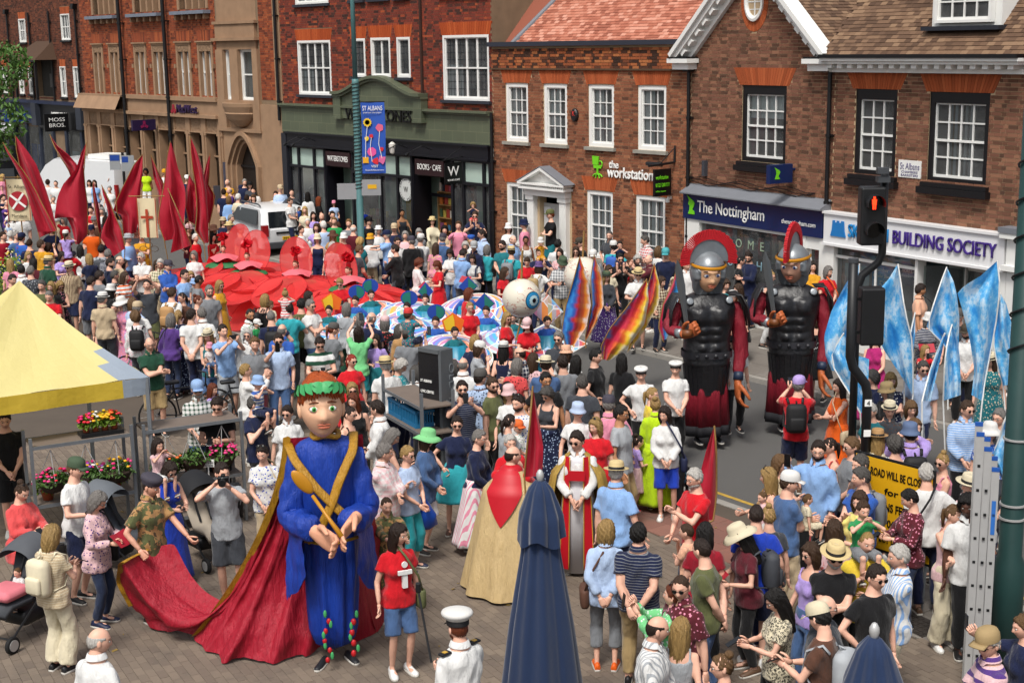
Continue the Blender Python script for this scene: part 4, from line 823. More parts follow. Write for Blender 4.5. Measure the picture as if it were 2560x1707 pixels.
# ---- vehicles
def wheel(V_,x,y,r,w_=.2):
 Wl = link('wheel',None,V_,(x,y,r));m = MB();m.loft([[(xx,rr*math.cos(t),rr*math.sin(t)) for t in np.linspace(0,2*PI,25)[:-1]] for xx,rr in ((-w_/2,r*.7),(-w_/2,r*.95),(-w_/3,r),(w_/3,r),(w_/2,r*.95),(w_/2,r*.7))]);m.build('tyre',RUB,Wl,True);m = MB();m.cyl((-w_/2-.006,0,0),(w_/2+.006,0,0),r*.66,n=20);m.build('rim',ALU,Wl)
def car_shell(prof,W2,n=9,taper=.82,tz=1.0):
 """prof: side outline (y, z) closed; body widened across x, narrowing above tz"""
 m = MB();rings = []
 for k in range(n):
  u = -1+2*k/(n-1);rr = []
  for y,z in prof:
   wx = W2*(1-(1-taper)*max(0,(z-tz))/(.7));e = abs(u)**6;yy = y*(1-.03*e);rr.append((u*wx*(1-.0*e),yy,z-.05*e*(z > tz)))
  rings.append(rr)
 m.loft(rings,True,True);return m
p = G(664,636);dirn = math.atan2(-rd[1],-rd[0]);SU = thing('white_car','white estate car with roof rails parked among the crowd, rear towards the square','car',(p.x-.2,p.y+1.6,-.1),dirn-PI/2+R(-6))
prof = [(-2.05,.35),(-2.12,.6),(-2.1,.95),(-1.95,1.05),(-1.75,1.5),(-1.55,1.62),(-.2,1.66),(.6,1.58),(1.2,1.1),(2.0,.95),(2.15,.7),(2.1,.35)]
autosm(car_shell(prof,.9).build('body',CARW,SU),50)
m = MB();m.add([(-.66,-2.02,1.02),(.66,-2.02,1.02),(.58,-1.77,1.5),(-.58,-1.77,1.5)],[(0,1,2,3)]);m.v = [(x,y-.02,z) for x,y,z in m.v];m.build('rear_window',CARG,SU,fix=False)
for sx in (-1,1):
 m = MB();m.add([(sx*.92,-1.6,1.08),(sx*.92,1.0,1.1),(sx*.8,.5,1.5),(sx*.78,-1.4,1.54)],[(0,1,2,3)]);m.build('side_window',CARG,SU,fix=False);m = MB();m.box(sx*.8-.12,sx*.8+.09,-2.14,-1.98,.75,1.12);m.build('tail_light',REDL,SU);m = MB();m.tube([(sx*.68,-1.4,1.66),(sx*.68,-1.2,1.71),(sx*.68,.4,1.7),(sx*.68,.6,1.62)],.025,6);m.build('roof_rail',GREYP,SU)
 for y in (-1.3,1.35):wheel(SU,sx*.82,y,.33)
m = MB();m.rbox(0,-2.1,.45,1.7,.12,.22,.3);m.build('bumper',GREYP,SU);m = MB();m.box(-.26,.26,-2.165,-2.15,.62,.73);m.build('number_plate',mat('yellow_plate','d8a81c',.5),SU);text('P72 OJG',TXB,SU,-.23,-2.168,.64,.46,.08);m = MB();m.box(-.45,.45,-2.14,-2.1,.82,.88);m.build('tailgate_grip',BLKPL,SU)
p = G(165,395,2.4);VN = thing('white_van','white panel van with roof unit parked behind the red flags','van',(p.x+.5,p.y+1,-.1),dirn-PI/2+R(22))
autosm(car_shell([(-2.7,.4),(-2.72,1.2),(-2.6,2.3),(-2.4,2.42),(1.0,2.45),(1.5,2.2),(2.2,1.4),(2.9,1.1),(3.0,.4)],1.0,taper=.9,tz=1.2).build('body',CARW,VN),40);m = MB();m.box(-.5,.55,-1.9,-.7,2.44,2.62);m.build('roof_unit',WHITE,VN)
m = MB();m.box(-.004,.004,-2.735,-2.6,.5,2.25);m.box(-.85,.85,-2.74,-2.6,1.2,1.21);m.build('door_seam',GREYP,VN)
for sx in (-1,1):
 m = MB();m.box(sx*.92-.06,sx*.92+.06,-2.74,-2.6,.9,1.5);m.build('tail_light',REDL,VN)
 for y in (-1.7,1.9):wheel(VN,sx*.9,y,.36)
p = G(12,330,3.0);TK = thing('dark_truck','dark lorry with white roof at the far kerb','lorry',(p.x-1.2,p.y+1,-.1),R(28))
m = MB();m.rbox(0,0,1.75,2.4,2.2,2.5,.12);autosm(m.build('cab',mat('lorry_black','15171b',.3,spec=.6),TK));m = MB();m.rbox(0,.2,3.1,2.3,1.8,.6,.3);m.build('roof_fairing',CARW,TK,True);m = MB();m.box(-1.05,1.05,-1.14,-1.1,1.75,2.75);m.build('windscreen',CARG,TK);m = MB();m.box(-.9,.9,-1.13,-1.1,.8,1.4);m.build('grille',GREYP,TK);m = MB();m.box(-1.15,1.15,1.1,6,.9,3.1);m.build('cargo_box',mat('lorry_black','15171b',.3),TK)
for sx in (-1,1):wheel(TK,sx*1.0,-.3,.5,.3);wheel(TK,sx*1.0,4,.5,.3)
# ---- market canopy
dk = np.array([-.53,.848,0]);dl = np.array([-.848,-.53,0]);FRc = np.array(G(374,942,2.25));z1_ = 2.25
CY = thing('market_canopy','yellow and grey pop-up canopy over the flower stall','canopy',(FRc[0],FRc[1],0))
cnr = lambda a,b,z:tuple(dk*3.0*a+dl*3.0*b+np.array([0,0,z]));apx = cnr(.5,.42,3.5)
def canopy_mat(c,c2):
 t = NT('canopy_'+c);co = t.coord();n = t.noise(co,3,5);b = t.n('BsdfPrincipled');b.inputs['Base Color'].default_value = (*lin(c),1);b.inputs['Roughness'].default_value = .6;t.l(t.mix(t.math('MULTIPLY',n,.35),lin(c),lin(c2)),b.inputs['Base Color']);t.l(t.bump(n,.4,.05),b.inputs['Normal'])
 tr = t.n('BsdfTranslucent');tr.inputs[0].default_value = (*lin(c),1);mx = t.n('MixShader');mx.inputs[0].default_value = .25;t.l(b.outputs[0],mx.inputs[1]);t.l(tr.outputs[0],mx.inputs[2]);t.l(mx.outputs[0],t.out.inputs[0]);return t.m
CYEL = canopy_mat('ddd190','d0c070');CYEL2 = canopy_mat('d2b53a','b99a2a');CGRY = canopy_mat('9aa6b4','8794a4')
cs = [(0,0),(1,0),(1,1),(0,1)]
for i in range(4):
 A,B_ = np.array(cnr(*cs[i],z1_)),np.array(cnr(*cs[(i+1) % 4],z1_));N = 14;Pq = []
 for r_ in range(N+1):
  v = r_/N;row = []
  for c_ in range(N+1):u = c_/N;e = A*(1-u)+B_*u;q = np.array(apx)*(1-v)+e*v;q[2] -= .2*math.sin(PI*v)*(.5+.5*math.sin(PI*u))+.012*math.sin(u*19+v*7)*v;row.append(tuple(q))
  Pq.append(row)
 m = MB()
 for r_ in range(N):
  for c_ in range(N):
   u = (c_+.5)/N;v = (r_+.5)/N;m.cur = 1 if (v*(1-min(u,1-u)*2) > .62 and v > .55) else 0;m.add([Pq[r_][c_],Pq[r_][c_+1],Pq[r_+1][c_+1],Pq[r_+1][c_]],[(0,1,2,3)])
 m.build('roof_panel',[CYEL,CGRY],CY,True,fix=False)
 m = MB();rows = [[tuple((A*(1-u)+B_*u)+np.array([0,0,-.24*v])+np.cross(B_-A,(0,0,1))/3*(.02*math.sin(u*17)*v)) for u in np.linspace(0,1,25)] for v in (0,.5,1)]
 for r_ in range(2):
  for c_ in range(24):m.cur = 1 if c_ < 3 or c_ > 20 else 0;m.add([rows[r_][c_],rows[r_][c_+1],rows[r_+1][c_+1],rows[r_+1][c_]],[(0,1,2,3)])
 m.build('valance',[CYEL2,CGRY],CY,True,fix=False)
 x,y,z = cnr(*cs[i],z1_);x += (.04 if x < apx[0] else -.04);m = MB();m.box(x-.025,x+.025,y-.025,y+.025,0,z1_);m.build('leg',GALV,CY)
# ---- flowering plants
LEAF = mat('leaf_green','3d5a22',.6,var=.45,vs=30);LEAFY = mat('leaf_fresh','5f7a22',.6,var=.4,vs=30);WICK = mat('wicker','33241a',.8,var=.5,vs=60,bs=90,bst=1,bd=.02);TERR = mat('terracotta','9c4a2a',.8,var=.15)
FLC = ['d0246e','d7437f','c81f34','e0a81c','d8d4cc','8a3fa8','e0662a']
def plant(parent,c,r,h,cols,n=150,nf=22,seed=0,lf=LEAF,leaf=.035):
 rg = np.random.default_rng(seed);m = MB()
 for _ in range(n):
  a,b = rg.uniform(0,2*PI),rg.uniform(0,1)**.5;x,y = c[0]+r*b*math.cos(a),c[1]+r*b*math.sin(a);z = c[2]+h*(1-b*b*.7)*rg.uniform(.3,1)-.05*b
  M_ = Matrix.Translation((x,y,z)) @ Euler((rg.uniform(-1,1),rg.uniform(-1,1),rg.uniform(0,6.3))).to_matrix().to_4x4();s_ = leaf*rg.uniform(.7,1.4)
  m.add([M_ @ Vector(q) for q in ((-s_,0,0),(0,-s_*.45,.004),(s_,0,0),(0,s_*.45,.004))],[(0,1,2,3)])
 o = m.build('foliage',lf,parent,fix=False);o['kind'] = 'stuff'
 per = {}
 for _ in range(nf):
  a,b = rg.uniform(0,2*PI),rg.uniform(0,1)**.5;x,y = c[0]+r*b*1.05*math.cos(a),c[1]+r*b*1.05*math.sin(a);z = c[2]+h*(1-b*b*.6)*rg.uniform(.75,1.15);cc = cols[int(rg.integers(len(cols)))]
  q = per.setdefault(cc,MB());s_ = rg.uniform(.018,.032);q.ell((x,y,z),(s_,s_,s_*.6),7,4)
 for cc,q in per.items():o = q.build('blooms',mat('bloom_'+cc,cc,.6),parent,True,fix=False);o['kind'] = 'stuff'
def basket(loc,label,cols,seed,hang=.42,r=.2,nf=26):
 B_ = thing('hanging_basket',label,'hanging basket',loc,0,'hanging baskets on the racks');m = MB();m.lathe([(.06,-.16),(.13,-.13),(r*.9,-.04),(r,0),(r*.95,.01)],18);m.build('wicker_bowl',WICK,B_,True)
 plant(B_,(0,0,.0),r*1.15,.17,cols,260,nf,seed);m = MB()
 for k in range(3):a = 2*PI*k/3+seed;m.tube([(r*math.cos(a),r*math.sin(a),0),(0,0,hang)],.005,4)
 m.build('chain',ALU,B_)
def rack(name,label,a,b,ztop,depth,shelves,posts_up=0.0,back=None):
 a,b = Vector(a),Vector(b);u = (b-a);u.z = 0;L_ = u.length;az = math.atan2(u.y,u.x);Rk = thing(name,label,'rack',(a.x,a.y,0),az);
 for x in (0,L_):
  for y in (0,depth):m = MB();m.box(x-.02,x+.02,y-.02,y+.02,0,ztop+posts_up);m.build('post',GALV,Rk)
 for z in [ztop]+shelves:m = MB();m.box(.02,L_-.02,0,depth,z-.025,z);m.build('shelf',mat('shelf_board','6b5f56',.7,var=.2,vs=4),Rk);m = MB();m.box(.02,L_-.02,-.012,0,z-.04,z+.006);m.box(.02,L_-.02,depth,depth+.012,z-.04,z+.006);m.build('edge_trim',GALV,Rk)
 return Rk,a,u.normalized(),L_
def onrack(R_,x,y,z):u = R_[2];n = Vector((-u.y,u.x,0));q = R_[1]+u*x+n*y;return (q.x,q.y,z)
R1 = rack('plant_rack','metal plant trolley beneath the yellow canopy corner holding flower baskets',G(77,1119,1.55),G(329,1083,1.55),1.55,.5,[.75,.2],.12);R2 = rack('plant_rack','metal plant trolley with empty top shelf and green hanging baskets',G(359,1079,1.5),G(602,1045,1.5),1.5,.5,[.7,.2],.1)
for i,(x,cc) in enumerate(((.25,['d0246e','d7437f','c81f34']),(.7,['d0246e','e0a81c','8a3fa8','d8d4cc']),(1.1,['d0246e','e0a81c','d7437f']))):basket(onrack(R1,x,.05,1.05),['bright pink hanging basket at the canopy end of its trolley','mixed pink and purple hanging basket in middle of its trolley','pink and yellow hanging basket beside the trolley post'][i],cc,i+1)
for i,(x,cc,nf) in enumerate(((.3,['d8436f','e0662a'],12),(.68,['7d9a4a'],2),(1.1,['d7437f','d0246e'],40))):basket(onrack(R2,x,.05,1.0),['sparse pink hanging basket next to the trolley gap','leafy green hanging basket without flowers','pink fuchsia hanging basket at the trolley end'][i],cc,i+7,nf=nf)
def potted(loc,label,cols,seed,r=.16,h=.22,lf=LEAFY,nf=26,n=200):
 o = thing('potted_plant',label,'plant',loc,0,'bedding plants on the racks');m = MB();m.lathe([(r*.35,0),(r*.5,.12),(r*.55,.13)],14);m.build('pot',TERR,o,True);plant(o,(0,0,.14),r,h,cols,n,nf,seed,lf)
m = MB();m.box(-.28,.28,-.13,.13,0,.05);q = onrack(R1,.95,.2,1.552);m.build('seed_tray',BLKPL,None,label='black plastic tray under flower pots on top of the trolley',cat='tray');o = bpy.data.objects['seed_tray'];o.location = q;o.rotation_euler = (0,0,math.atan2(R1[2].y,R1[2].x))
for i in range(4):potted(onrack(R1,.76+i*.125,.2,1.56),['pot of magenta flowers at the canopy end of the tray','pot of white and yellow flowers in the tray','pot of yellow pansies in the tray','pot of red and orange flowers at the tray end'][i],[['d0246e','c81f34'],['d8d4cc','e0a81c'],['e0a81c','d9b81f'],['c81f34','e0662a']][i],20+i,.1,.16)
for i in range(4):potted(onrack(R1,.2+i*.3,.2,.76),f"{['white and pink', 'purple and violet', 'yellow and orange', 'white'][i]} bedding plant on the lower shelf of its trolley",[['d8d4cc','d0246e'],['8a3fa8','d7437f'],['e0a81c','e0662a'],['d8d4cc']][i],30+i,.18,.2)
for i in range(3):potted(onrack(R2,.3+i*.38,.2,.71),f"{['glossy green', 'trailing green', 'pale green'][i]} shrub on the second trolley shelf",['5a7a3a'],40+i,.2,.22,LEAF,2,260)
for i in range(2):potted(onrack(R2,.85+i*.3,-.1,.21),f"{['pink', 'orange and white'][i]} bedding plant low on the second trolley",[['d0246e'],['e0a81c','d8d4cc']][i],50+i,.17,.2)
for i,(px,py) in enumerate(((520,1155),(250,1190))):
 q = G(px,py,.95);o = thing('price_tag',['white handwritten price tag above the second trolley shelf','white handwritten price tag in the first trolley'][i],'sign',(q.x,q.y,.8));m = MB();m.box(-.008,.008,0,.004,-.3,.1);m.build('stake',WHITE,o);m = MB();m.box(-.085,.085,-.004,.0,.08,.19);m.build('card',WHITE,o);text('3.15.00',TXB,o,-.07,-.006,.13,.14,.025);text('2 for 25.00',TXB,o,-.07,-.006,.095,.14,.02)
FL = thing('flower_stand','dense stand of yellow flowering plants behind the canopy peak','plants',tuple(G(30,765)));plant(FL,(0,0,.2),.95,1.15,['d9c81f','e0d86a'],1500,90,77,LEAFY,.06);plant(FL,(.25,-.3,.6),.4,1.0,['d9d2a0','6d4a8a'],200,30,78,LEAFY)
# ---- crate stand and town totem
a,b,c_ = G(958,970,1.5),G(1054,1021,1.5),G(1129,1004,1.5);CR = rack('crate_stand','galvanised stand with plywood top and blue crates beside the town sign',a,b,1.5,.5,[1.1],.22)
CRB = mat('blue_crate','1f6a96',.5,var=.1)
def crate(loc,az,label,wd=.5,dp=.38,hh=.26):
 o = thing('plastic_crate',label,'crate',loc,az,'blue crates on the stand');m = MB();t = .015
 for s_,(x0,x1,y0,y1) in enumerate(((-wd/2,wd/2,-dp/2,-dp/2+t),(-wd/2,wd/2,dp/2-t,dp/2),(-wd/2,-wd/2+t,-dp/2+t,dp/2-t),(wd/2-t,wd/2,-dp/2+t,dp/2-t))):
  lx = x1-x0 > .1;n = 8;m.box(x0-.008,x1+.008,y0-.008,y1+.008,hh-.04,hh);m.box(x0,x1,y0,y1,0,.06)
  for k in range(n+1):
   if lx:xx = x0+(x1-x0-.02)*k/n;m.box(xx,xx+.02,y0,y1,.06,hh-.04)
   else:yy = y0+(y1-y0-.02)*k/n;m.box(x0,x1,yy,yy+.02,.06,hh-.04)
 m.build('sides',CRB,o);m = MB();m.box(-wd/2+.01,wd/2-.01,-dp/2+.01,dp/2-.01,0,.012);m.build('base',CRB,o)
az = math.atan2(CR[2].y,CR[2].x)
for i,x in enumerate((.28,.82)):crate(onrack(CR,x,.25,1.102),az,['blue plastic crate at the far end under the plywood top','blue plastic crate at the near corner of the stand'][i])
q = G(1085,870,2.25);TS = thing('town_sign','dark upright town totem sign with grey top reading OLD TOWN','sign',(q.x,q.y,0),R(-40));m = MB();m.box(-.22,.2,-.11,.11,0,2.2);m.build('panel',mat('totem_black','1b1c1f',.25,spec=.6),TS);m = MB();m.box(-.2,.22,-.13,.13,2.2,2.26);m.box(.2,.25,-.13,.13,0,2.26);m.build('casing',mat('totem_grey','55595c',.5),TS)
for i,tx in enumerate(('ST ALBANS','CIVIC CENTRE','MARKET PLACE','CATHEDRAL','CITY STATION','MUSEUM')):text(tx,TXW,TS,-.18,-.116,1.75-i*.16,.26 if i else .22,.04)
text('OLD TOWN',mat('totem_letters','6e7478',.5),TS,.255,0.04,2.05,1.1,.1,rot=(PI/2,PI/2,PI/2))
# ---- furled parasols
def parasol(loc,label,h,seed):
 o = thing('parasol',label,'parasol',loc);n = 96;fo = lambda t,ph:1.3*(abs(math.sin(3.5*t+ph*.5+.5*math.sin(2*t+seed)))-.6)+.3*math.sin(11*t-ph+seed)+.3*math.sin(4*t+seed*3)
 def ringf(z,r,amp,ph):return [((r+amp*fo(t,ph))*math.cos(t),(r+amp*fo(t,ph))*math.sin(t),z-.06*math.cos(4*t+ph+1)*(amp/.05)*(1 if ph > seed+1.5 else .3)) for t in np.linspace(0,2*PI,n+1)[:-1]]
 NV = canvas();m = MB();m.loft([ringf(h-.07-(h-.7)*t,float(np.interp((h-.7)*t,[0,.15,.4,.7,1.4,2.05],[.04,.09,.145,.17,.28,.36])),.004+.045*t**.7,seed+.5*t) for t in np.linspace(0,1,34)],False,False);m.build('canopy',NV,o,True,fix=False)
 m = MB();m.loft([ringf(h-.05-.56*t,float(np.interp(t,[0,.15,.6,1],[.045,.11,.195,.21])),.004+.03*t,seed+2) for t in np.linspace(0,1,14)],True,False);m.build('top_valance',NV,o,True,fix=False)
 m = MB();m.cyl((0,0,0),(0,0,h-.1),.024,n=10);m.build('pole',GALV,o);m = MB();m.lathe([(.02,0),(.028,.02),(.036,.05),(.034,.08),(.018,.11),(.005,.118)],14,(0,0,h-.06));m.build('finial',ALU,o,True);m = MB();m.cyl((0,0,0),(0,0,.08),.28,n=20);m.build('base',GREYP,o)
def canvas():
 if 'navy_canvas' in MATS:return MATS['navy_canvas']
 t = NT('navy_canvas');co = t.coord();n = t.noise(co,4,5);f = t.noise(co,400,2);t.bsdf(t.mix(t.math('MULTIPLY',n,.4),lin('15294a'),lin('0d1c36')),.75,0,t.bump(t.math('ADD',n,t.math('MULTIPLY',f,.03)),.4,.03),.25,Sheen_Weight=.3);MATS['navy_canvas'] = t.m;return t.m
q = G(1350,1188,2.75);parasol((q.x,q.y,0),'tall furled navy parasol standing in front of the clergy',2.75,1.0);q = G(2186,1575,2.7);parasol((q.x,q.y,0),'furled navy parasol at the bottom corner near the ladder',2.7,3.0)
# ---- ladder, column, closed-road sign
q = D(2524,1400,14.1);GC = thing('street_column','thick dark green street column at the picture edge behind a ladder','column',(q.x,q.y,0));m = MB();m.lathe([(.16,0),(.16,1.2),(.12,1.3),(.115,9)],18);m.build('shaft',DKGREEN,GC,True);m = MB();[m.cyl((0,0,z),(0,0,z+.02),.135,n=18) for z in (1.7,1.85,2.55)];m.build('strap',ALU,GC);m = MB();m.tube([(.135*math.cos(t),.135*math.sin(t),3.3+t*.06) for t in np.arange(0,40,.35)],.012,5);m.build('light_string',BLKPL,GC)
q = D(2452,1500,13.7);LD = thing('ladder','aluminium extension ladder with blue feet strapped to the green column','ladder',(q.x-.02,q.y,0),R(74));Lm = Matrix.Rotation(R(3),4,'X')
for k,(x,y,h0,h1) in enumerate(((-.2,.08,0,2.75),(.2,.08,0,2.75),(-.185,0,.05,2.6),(.185,0,.05,2.6),(-.2,-.08,0,2.4),(.2,-.08,0,2.4))):m = MB();m.box(x-.012,x+.012,y-.037,y+.037,h0,h1);m.build('stile',ALU,LD);m = MB();m.box(x-.015,x+.015,y-.038,y+.038,h1,h1+.04);m.build('end_cap',mat('blue_cap','1d4f9c',.5),LD)
for z in np.arange(.2,2.9,.25):
 for y in (-.08,.0,.08):
  if z < 2.35+y*2:m = MB();m.cyl((-.19,y,z),(.19,y,z),.014,n=8);m.build('rung',ALU,LD);m = MB();m.box(-.216,-.211,y-.014,y+.014,z-.014,z+.014);m.build('rung_hole',BLKPL,LD)
m = MB();m.box(-.216,-.2125,-.1,-.06,1.75,2.1);m.build('sticker',mat('blue_sticker','2c66b0',.5),LD)
q = G(2232,1255,1.2);YS = thing('road_sign','yellow road closure notice board with black lettering standing in the crowd','sign',(q.x,q.y,0),R(-52));YSM = mat('sign_yellow','d3a013',.5,var=.06);m = MB();m.box(-.58,.58,-.012,.012,.55,1.72);m.build('board',BLKPL,YS);m = MB();m.box(-.55,.55,-.018,-.012,.58,1.69);m.build('face',YSM,YS)
for i,(tx,wd) in enumerate((('THIS ROAD WILL BE CLOSED',.98),('for',.2),('ST ALBANS FESTIVAL',.95),('25/06/23 06:00 21:00',.95),('EXPECT DELAYS',.6))):text(tx,TXB,YS,-.5+(.98-wd)/2,-.022,1.48-i*.2,wd,.1 if i != 1 else .08,bold=.012)
for x in (-.5,.5):m = MB();m.tube([(x,.02,1.7),(x,.35,.02)],.02,6);m.tube([(x,.0,.55),(x,-.05,.02)],.02,6);m.build('leg',GALV,YS)
# ---- traffic signals
q = D(2163,1130,17.7);TL = thing('traffic_signal','black kinked signal pole with a signal box seen from behind','traffic light',(q.x,q.y,0));kx = -.235
m = MB();m.tube([(0,0,0),(0,0,2.15),(-.03,0,2.28),(kx+.04,0,2.5),(kx,0,2.64),(kx,0,3.85)],.062,14);m.build('pole',BLKPL,TL,True);m = MB();m.cyl((kx,0,3.85),(kx,0,3.9),.066,n=14);m.build('cap',GREYP,TL);m = MB();m.rbox(.03,.08,3.15,.3,.22,.74,.12);m.box(kx,-.0,.06,.1,3.35,3.39);m.box(kx,-.0,.06,.1,2.92,2.96);m.build('signal_head',BLKPL,TL)
for z,s_ in ((2.0,'4'),(1.6,'')):m = MB();m.box(-.045,.045,-.068,-.064,z,z+.09);m.build('number_label',TXW,TL)
text('4',TXB,TL,-.02,-.07,2.015,.04,.06)
q = D(2190,700,19.0);T2 = thing('pedestrian_signal','black pedestrian signal showing a lit red standing man','traffic light',(q.x,q.y,0));m = MB();m.tube([(-.22,.12,0),(-.22,.12,3.25),(-.16,.12,3.45),(.05,.12,3.62),(.1,.12,3.75),(.1,.12,4.85)],.055,12);m.build('pole',BLKPL,T2,True);m = MB();m.rbox(-.1,-.02,4.28,.33,.24,.78,.12);m.build('signal_head',BLKPL,T2);m = MB();m.box(-.03,.13,-.05,.1,4.72,4.8);m.box(-.05,.1,-.08,.02,4.84,4.92);m.build('detector',GREYP,T2)
for i,z in enumerate((4.46,4.1)):
 m = MB();m.cyl((-.1,-.15,z),(-.1,-.142,z),.105,n=24);m.build('lens',mat('signal_lens','0c0d0e',.15),T2);m = MB();m.loft([[(-.1+rr*math.cos(t),yy,z+rr*math.sin(t)) for t in np.linspace(R(-20),R(200),17)] for rr,yy in ((.12,-.14),(.122,-.32),(.115,-.32),(.112,-.14))],False,False,closed=False);m.build('visor',BLKPL,T2,fix=False)
m = MB();m.ell((-.1,-.16,4.53),(.016,.01,.02),8,6);m.prism([(-.125,4.44),(-.075,4.44),(-.07,4.51),(-.13,4.51)],-.165,-.152);m.box(-.12,-.104,-.165,-.152,4.38,4.44);m.box(-.096,-.08,-.165,-.152,4.38,4.44);m.build('red_man',emis('red_man_light','ff2a12',5),T2)
# ---- parking sign, prams, bicycles, dog, tree
q = D(312,470,50);PS = thing('parking_sign','grey parking sign plates on a black post outside the bank','sign',(q.x,q.y,0));m = MB();m.cyl((0,0,0),(0,0,3.1),.05);m.build('post',BLKPL,PS);m = MB();m.box(-.45,-.08,-.06,-.04,2.5,3.05);m.box(-.04,.4,-.06,-.04,2.45,3.0);m.build('plate',mat('sign_back','8a8d8f',.5),PS);m = MB();m.box(-.43,-.1,-.066,-.062,2.82,3.02);m.box(-.02,.2,-.066,-.062,2.76,2.96);m.build('blue_panel',mat('halifax_blue','1d3f8a',.4),PS)
def pram(px,py,rz,label,seat,hood,baby=False):
 q = G(px,py);o = thing('pushchair',label,'pushchair',(q.x,q.y,0),R(rz));m = MB()
 for sx in (-.24,.24):m.tube([(sx,.5,.98),(sx,.42,1.0),(sx,.12,.55),(sx,-.42,.16)],.014,6);m.tube([(sx,.38,.14),(sx,.1,.55)],.014,6)
 m.tube([(-.24,.5,.98),(.24,.5,.98)],.016,6);m.tube([(-.24,-.42,.16),(.24,-.42,.16)],.012,6);m.build('frame',BLKPL,o)
 for x,y,r in ((-.24,-.42,.1),(.24,-.42,.1),(-.26,.38,.14),(.26,.38,.14)):wheel(o,x,y,r,.045)
 S = mat('seat_'+seat,seat,.8,var=.1);m = MB();m.loft([[(x,y,z) for x,y,z in ((-.18,yy,zz),(-.2,yy-.03,zz+.07),(.2,yy-.03,zz+.07),(.18,yy,zz))] for yy,zz in ((-.42,.38),(-.3,.46),(.0,.45),(.14,.62),(.26,.98))],True,True,closed=True);m.build('seat',S,o,True)
 for sx in (-.08,.08):m = MB();m.tube([(sx,-.02,.56),(sx,.08,.72),(sx*.8,.17,.9)],.018,5,flat=.4);m.build('harness',BLKPL,o)
 m = MB();Hm = mat('hood_'+hood,hood,.8,var=.15);m.loft([[(.25*math.cos(t),.3-.36*math.sin(k*.32)*1.0,.92+.26*math.sin(t)*math.cos(k*.25)) for t in np.linspace(0,PI,13)] for k in range(5)],False,False,closed=False);m.build('hood',Hm,o,True,fix=False);m = MB();m.rbox(0,.08,.28,.36,.45,.18,.3);m.build('basket',BLKPL,o,True)
 if baby:d = dict(x=px,y=py,k='c',h=.62,face=rz,yaw=0,arms='clasp',legs='sit',ex=[],elev=0,top=('ts','white','','white'),bot=('st','pink','','white'),hair='xl',loc=(q.x,q.y,.2),lab='baby lying in the pushchair at the corner of the square',group='children');CROWD_EXTRA.append(d);m = MB();m.rbox(0,-.2,.62,.4,.4,.12,.45);m.build('blanket',mat('pink_blanket','c8707a',.9,bs=9,bst=.8),o,True)
CROWD_EXTRA = []
pram(60,1590,-25,'pushchair with sleeping baby and pink blanket at the picture corner','3a3d42','4a4d52',True);pram(520,1400,40,'pushchair with beige seat beside the red cape','a59a8a','15161a');pram(300,1420,70,'grey hooded pushchair behind the spotted bag','3c4046','5b6066');pram(262,650,20,'black pushchair among the red flags','2a2c30','2b2d33');pram(1020,640,90,'dark pushchair outside the bookshop window','1d1e22','1d1e22')
def bike(px,py,rz,label,col):
 q = G(px,py);o = thing('bicycle',label,'bicycle',(q.x,q.y,0),R(rz))
 for x in (-.52,.52):
  Wh = link('wheel',None,o,(x,0,.34));m = MB();m.tube([(.33*math.cos(t),0,.33*math.sin(t)) for t in np.linspace(0,2*PI,29)],.018,6);m.build('tyre',RUB,Wh,True);m = MB();[m.tube([(0,0,0),(.31*math.cos(t),0,.31*math.sin(t))],.003,4) for t in np.linspace(0,2*PI,17)];m.cyl((0,-.04,0),(0,.04,0),.02);m.build('spokes',ALU,Wh)
 m = MB()
 for a in ([(-.52,.34),(-.12,.3),(-.22,.85)],[(-.12,.3),(.36,.78),(-.2,.78)],[(-.52,.34),(-.2,.76)],[(.36,.82),(.52,.34)]):m.tube([(x,0,z) for x,z in a],.017,6)
 m.build('frame',mat('bike_'+col,col,.3),o);m = MB();m.tube([(.34,-.28,.98),(.38,0,1.0),(.34,.28,.98)],.014,6);m.tube([(.37,0,.82),(.38,0,1.0)],.014,6);m.build('handlebar',BLKPL,o);m = MB();m.rbox(-.24,0,.9,.26,.14,.06,.4);m.build('saddle',BLKPL,o,True)
bike(470,1075,30,'black bicycle leaning behind the plant trolleys','1b1d22');bike(610,1075,20,'dark bicycle with drop bars beside the phone-holding spectators','22262c');bike(360,960,60,'bicycle parked behind the yellow canopy','2a2d33')
DG = thing('dog','black dog with blue harness sniffing the red paving beside a girl','dog',tuple(G(1692,1262)),R(-15));FUR = mat('black_fur','0f0d0c',.7,var=.4,vs=40,bs=120,bst=.6)
m = MB();m.tube([(-.02,.34,.5),(0,.2,.52),(0,0,.5),(.0,-.2,.48),(.02,-.3,.47)],[.09,.12,.115,.14,.11],12);m.tube([(.02,-.28,.5),(.06,-.4,.42),(.08,-.5,.28)],[.095,.075,.065],10);m.ell((.08,-.53,.24),(.065,.085,.075),10,8);m.tube([(.08,-.56,.22),(.09,-.64,.12)],[.045,.03],8)
for sx in (-1,1):
 m.tube([(sx*.08,-.2,.45),(sx*.09,-.22,.26),(sx*.09,-.2,.12),(sx*.09,-.24,.03)],[.06,.038,.026,.03],8);m.tube([(sx*.08,.26,.5),(sx*.1,.18,.32),(sx*.1,.34,.2),(sx*.1,.3,.03)],[.085,.055,.03,.03],8);m.ell((sx*.07+.08,-.5,.26),(.018,.035,.05),8,6);m.ell((sx*.09,-.27,.022),(.03,.05,.022),8,5);m.ell((sx*.1,.26,.022),(.03,.05,.022),8,5)
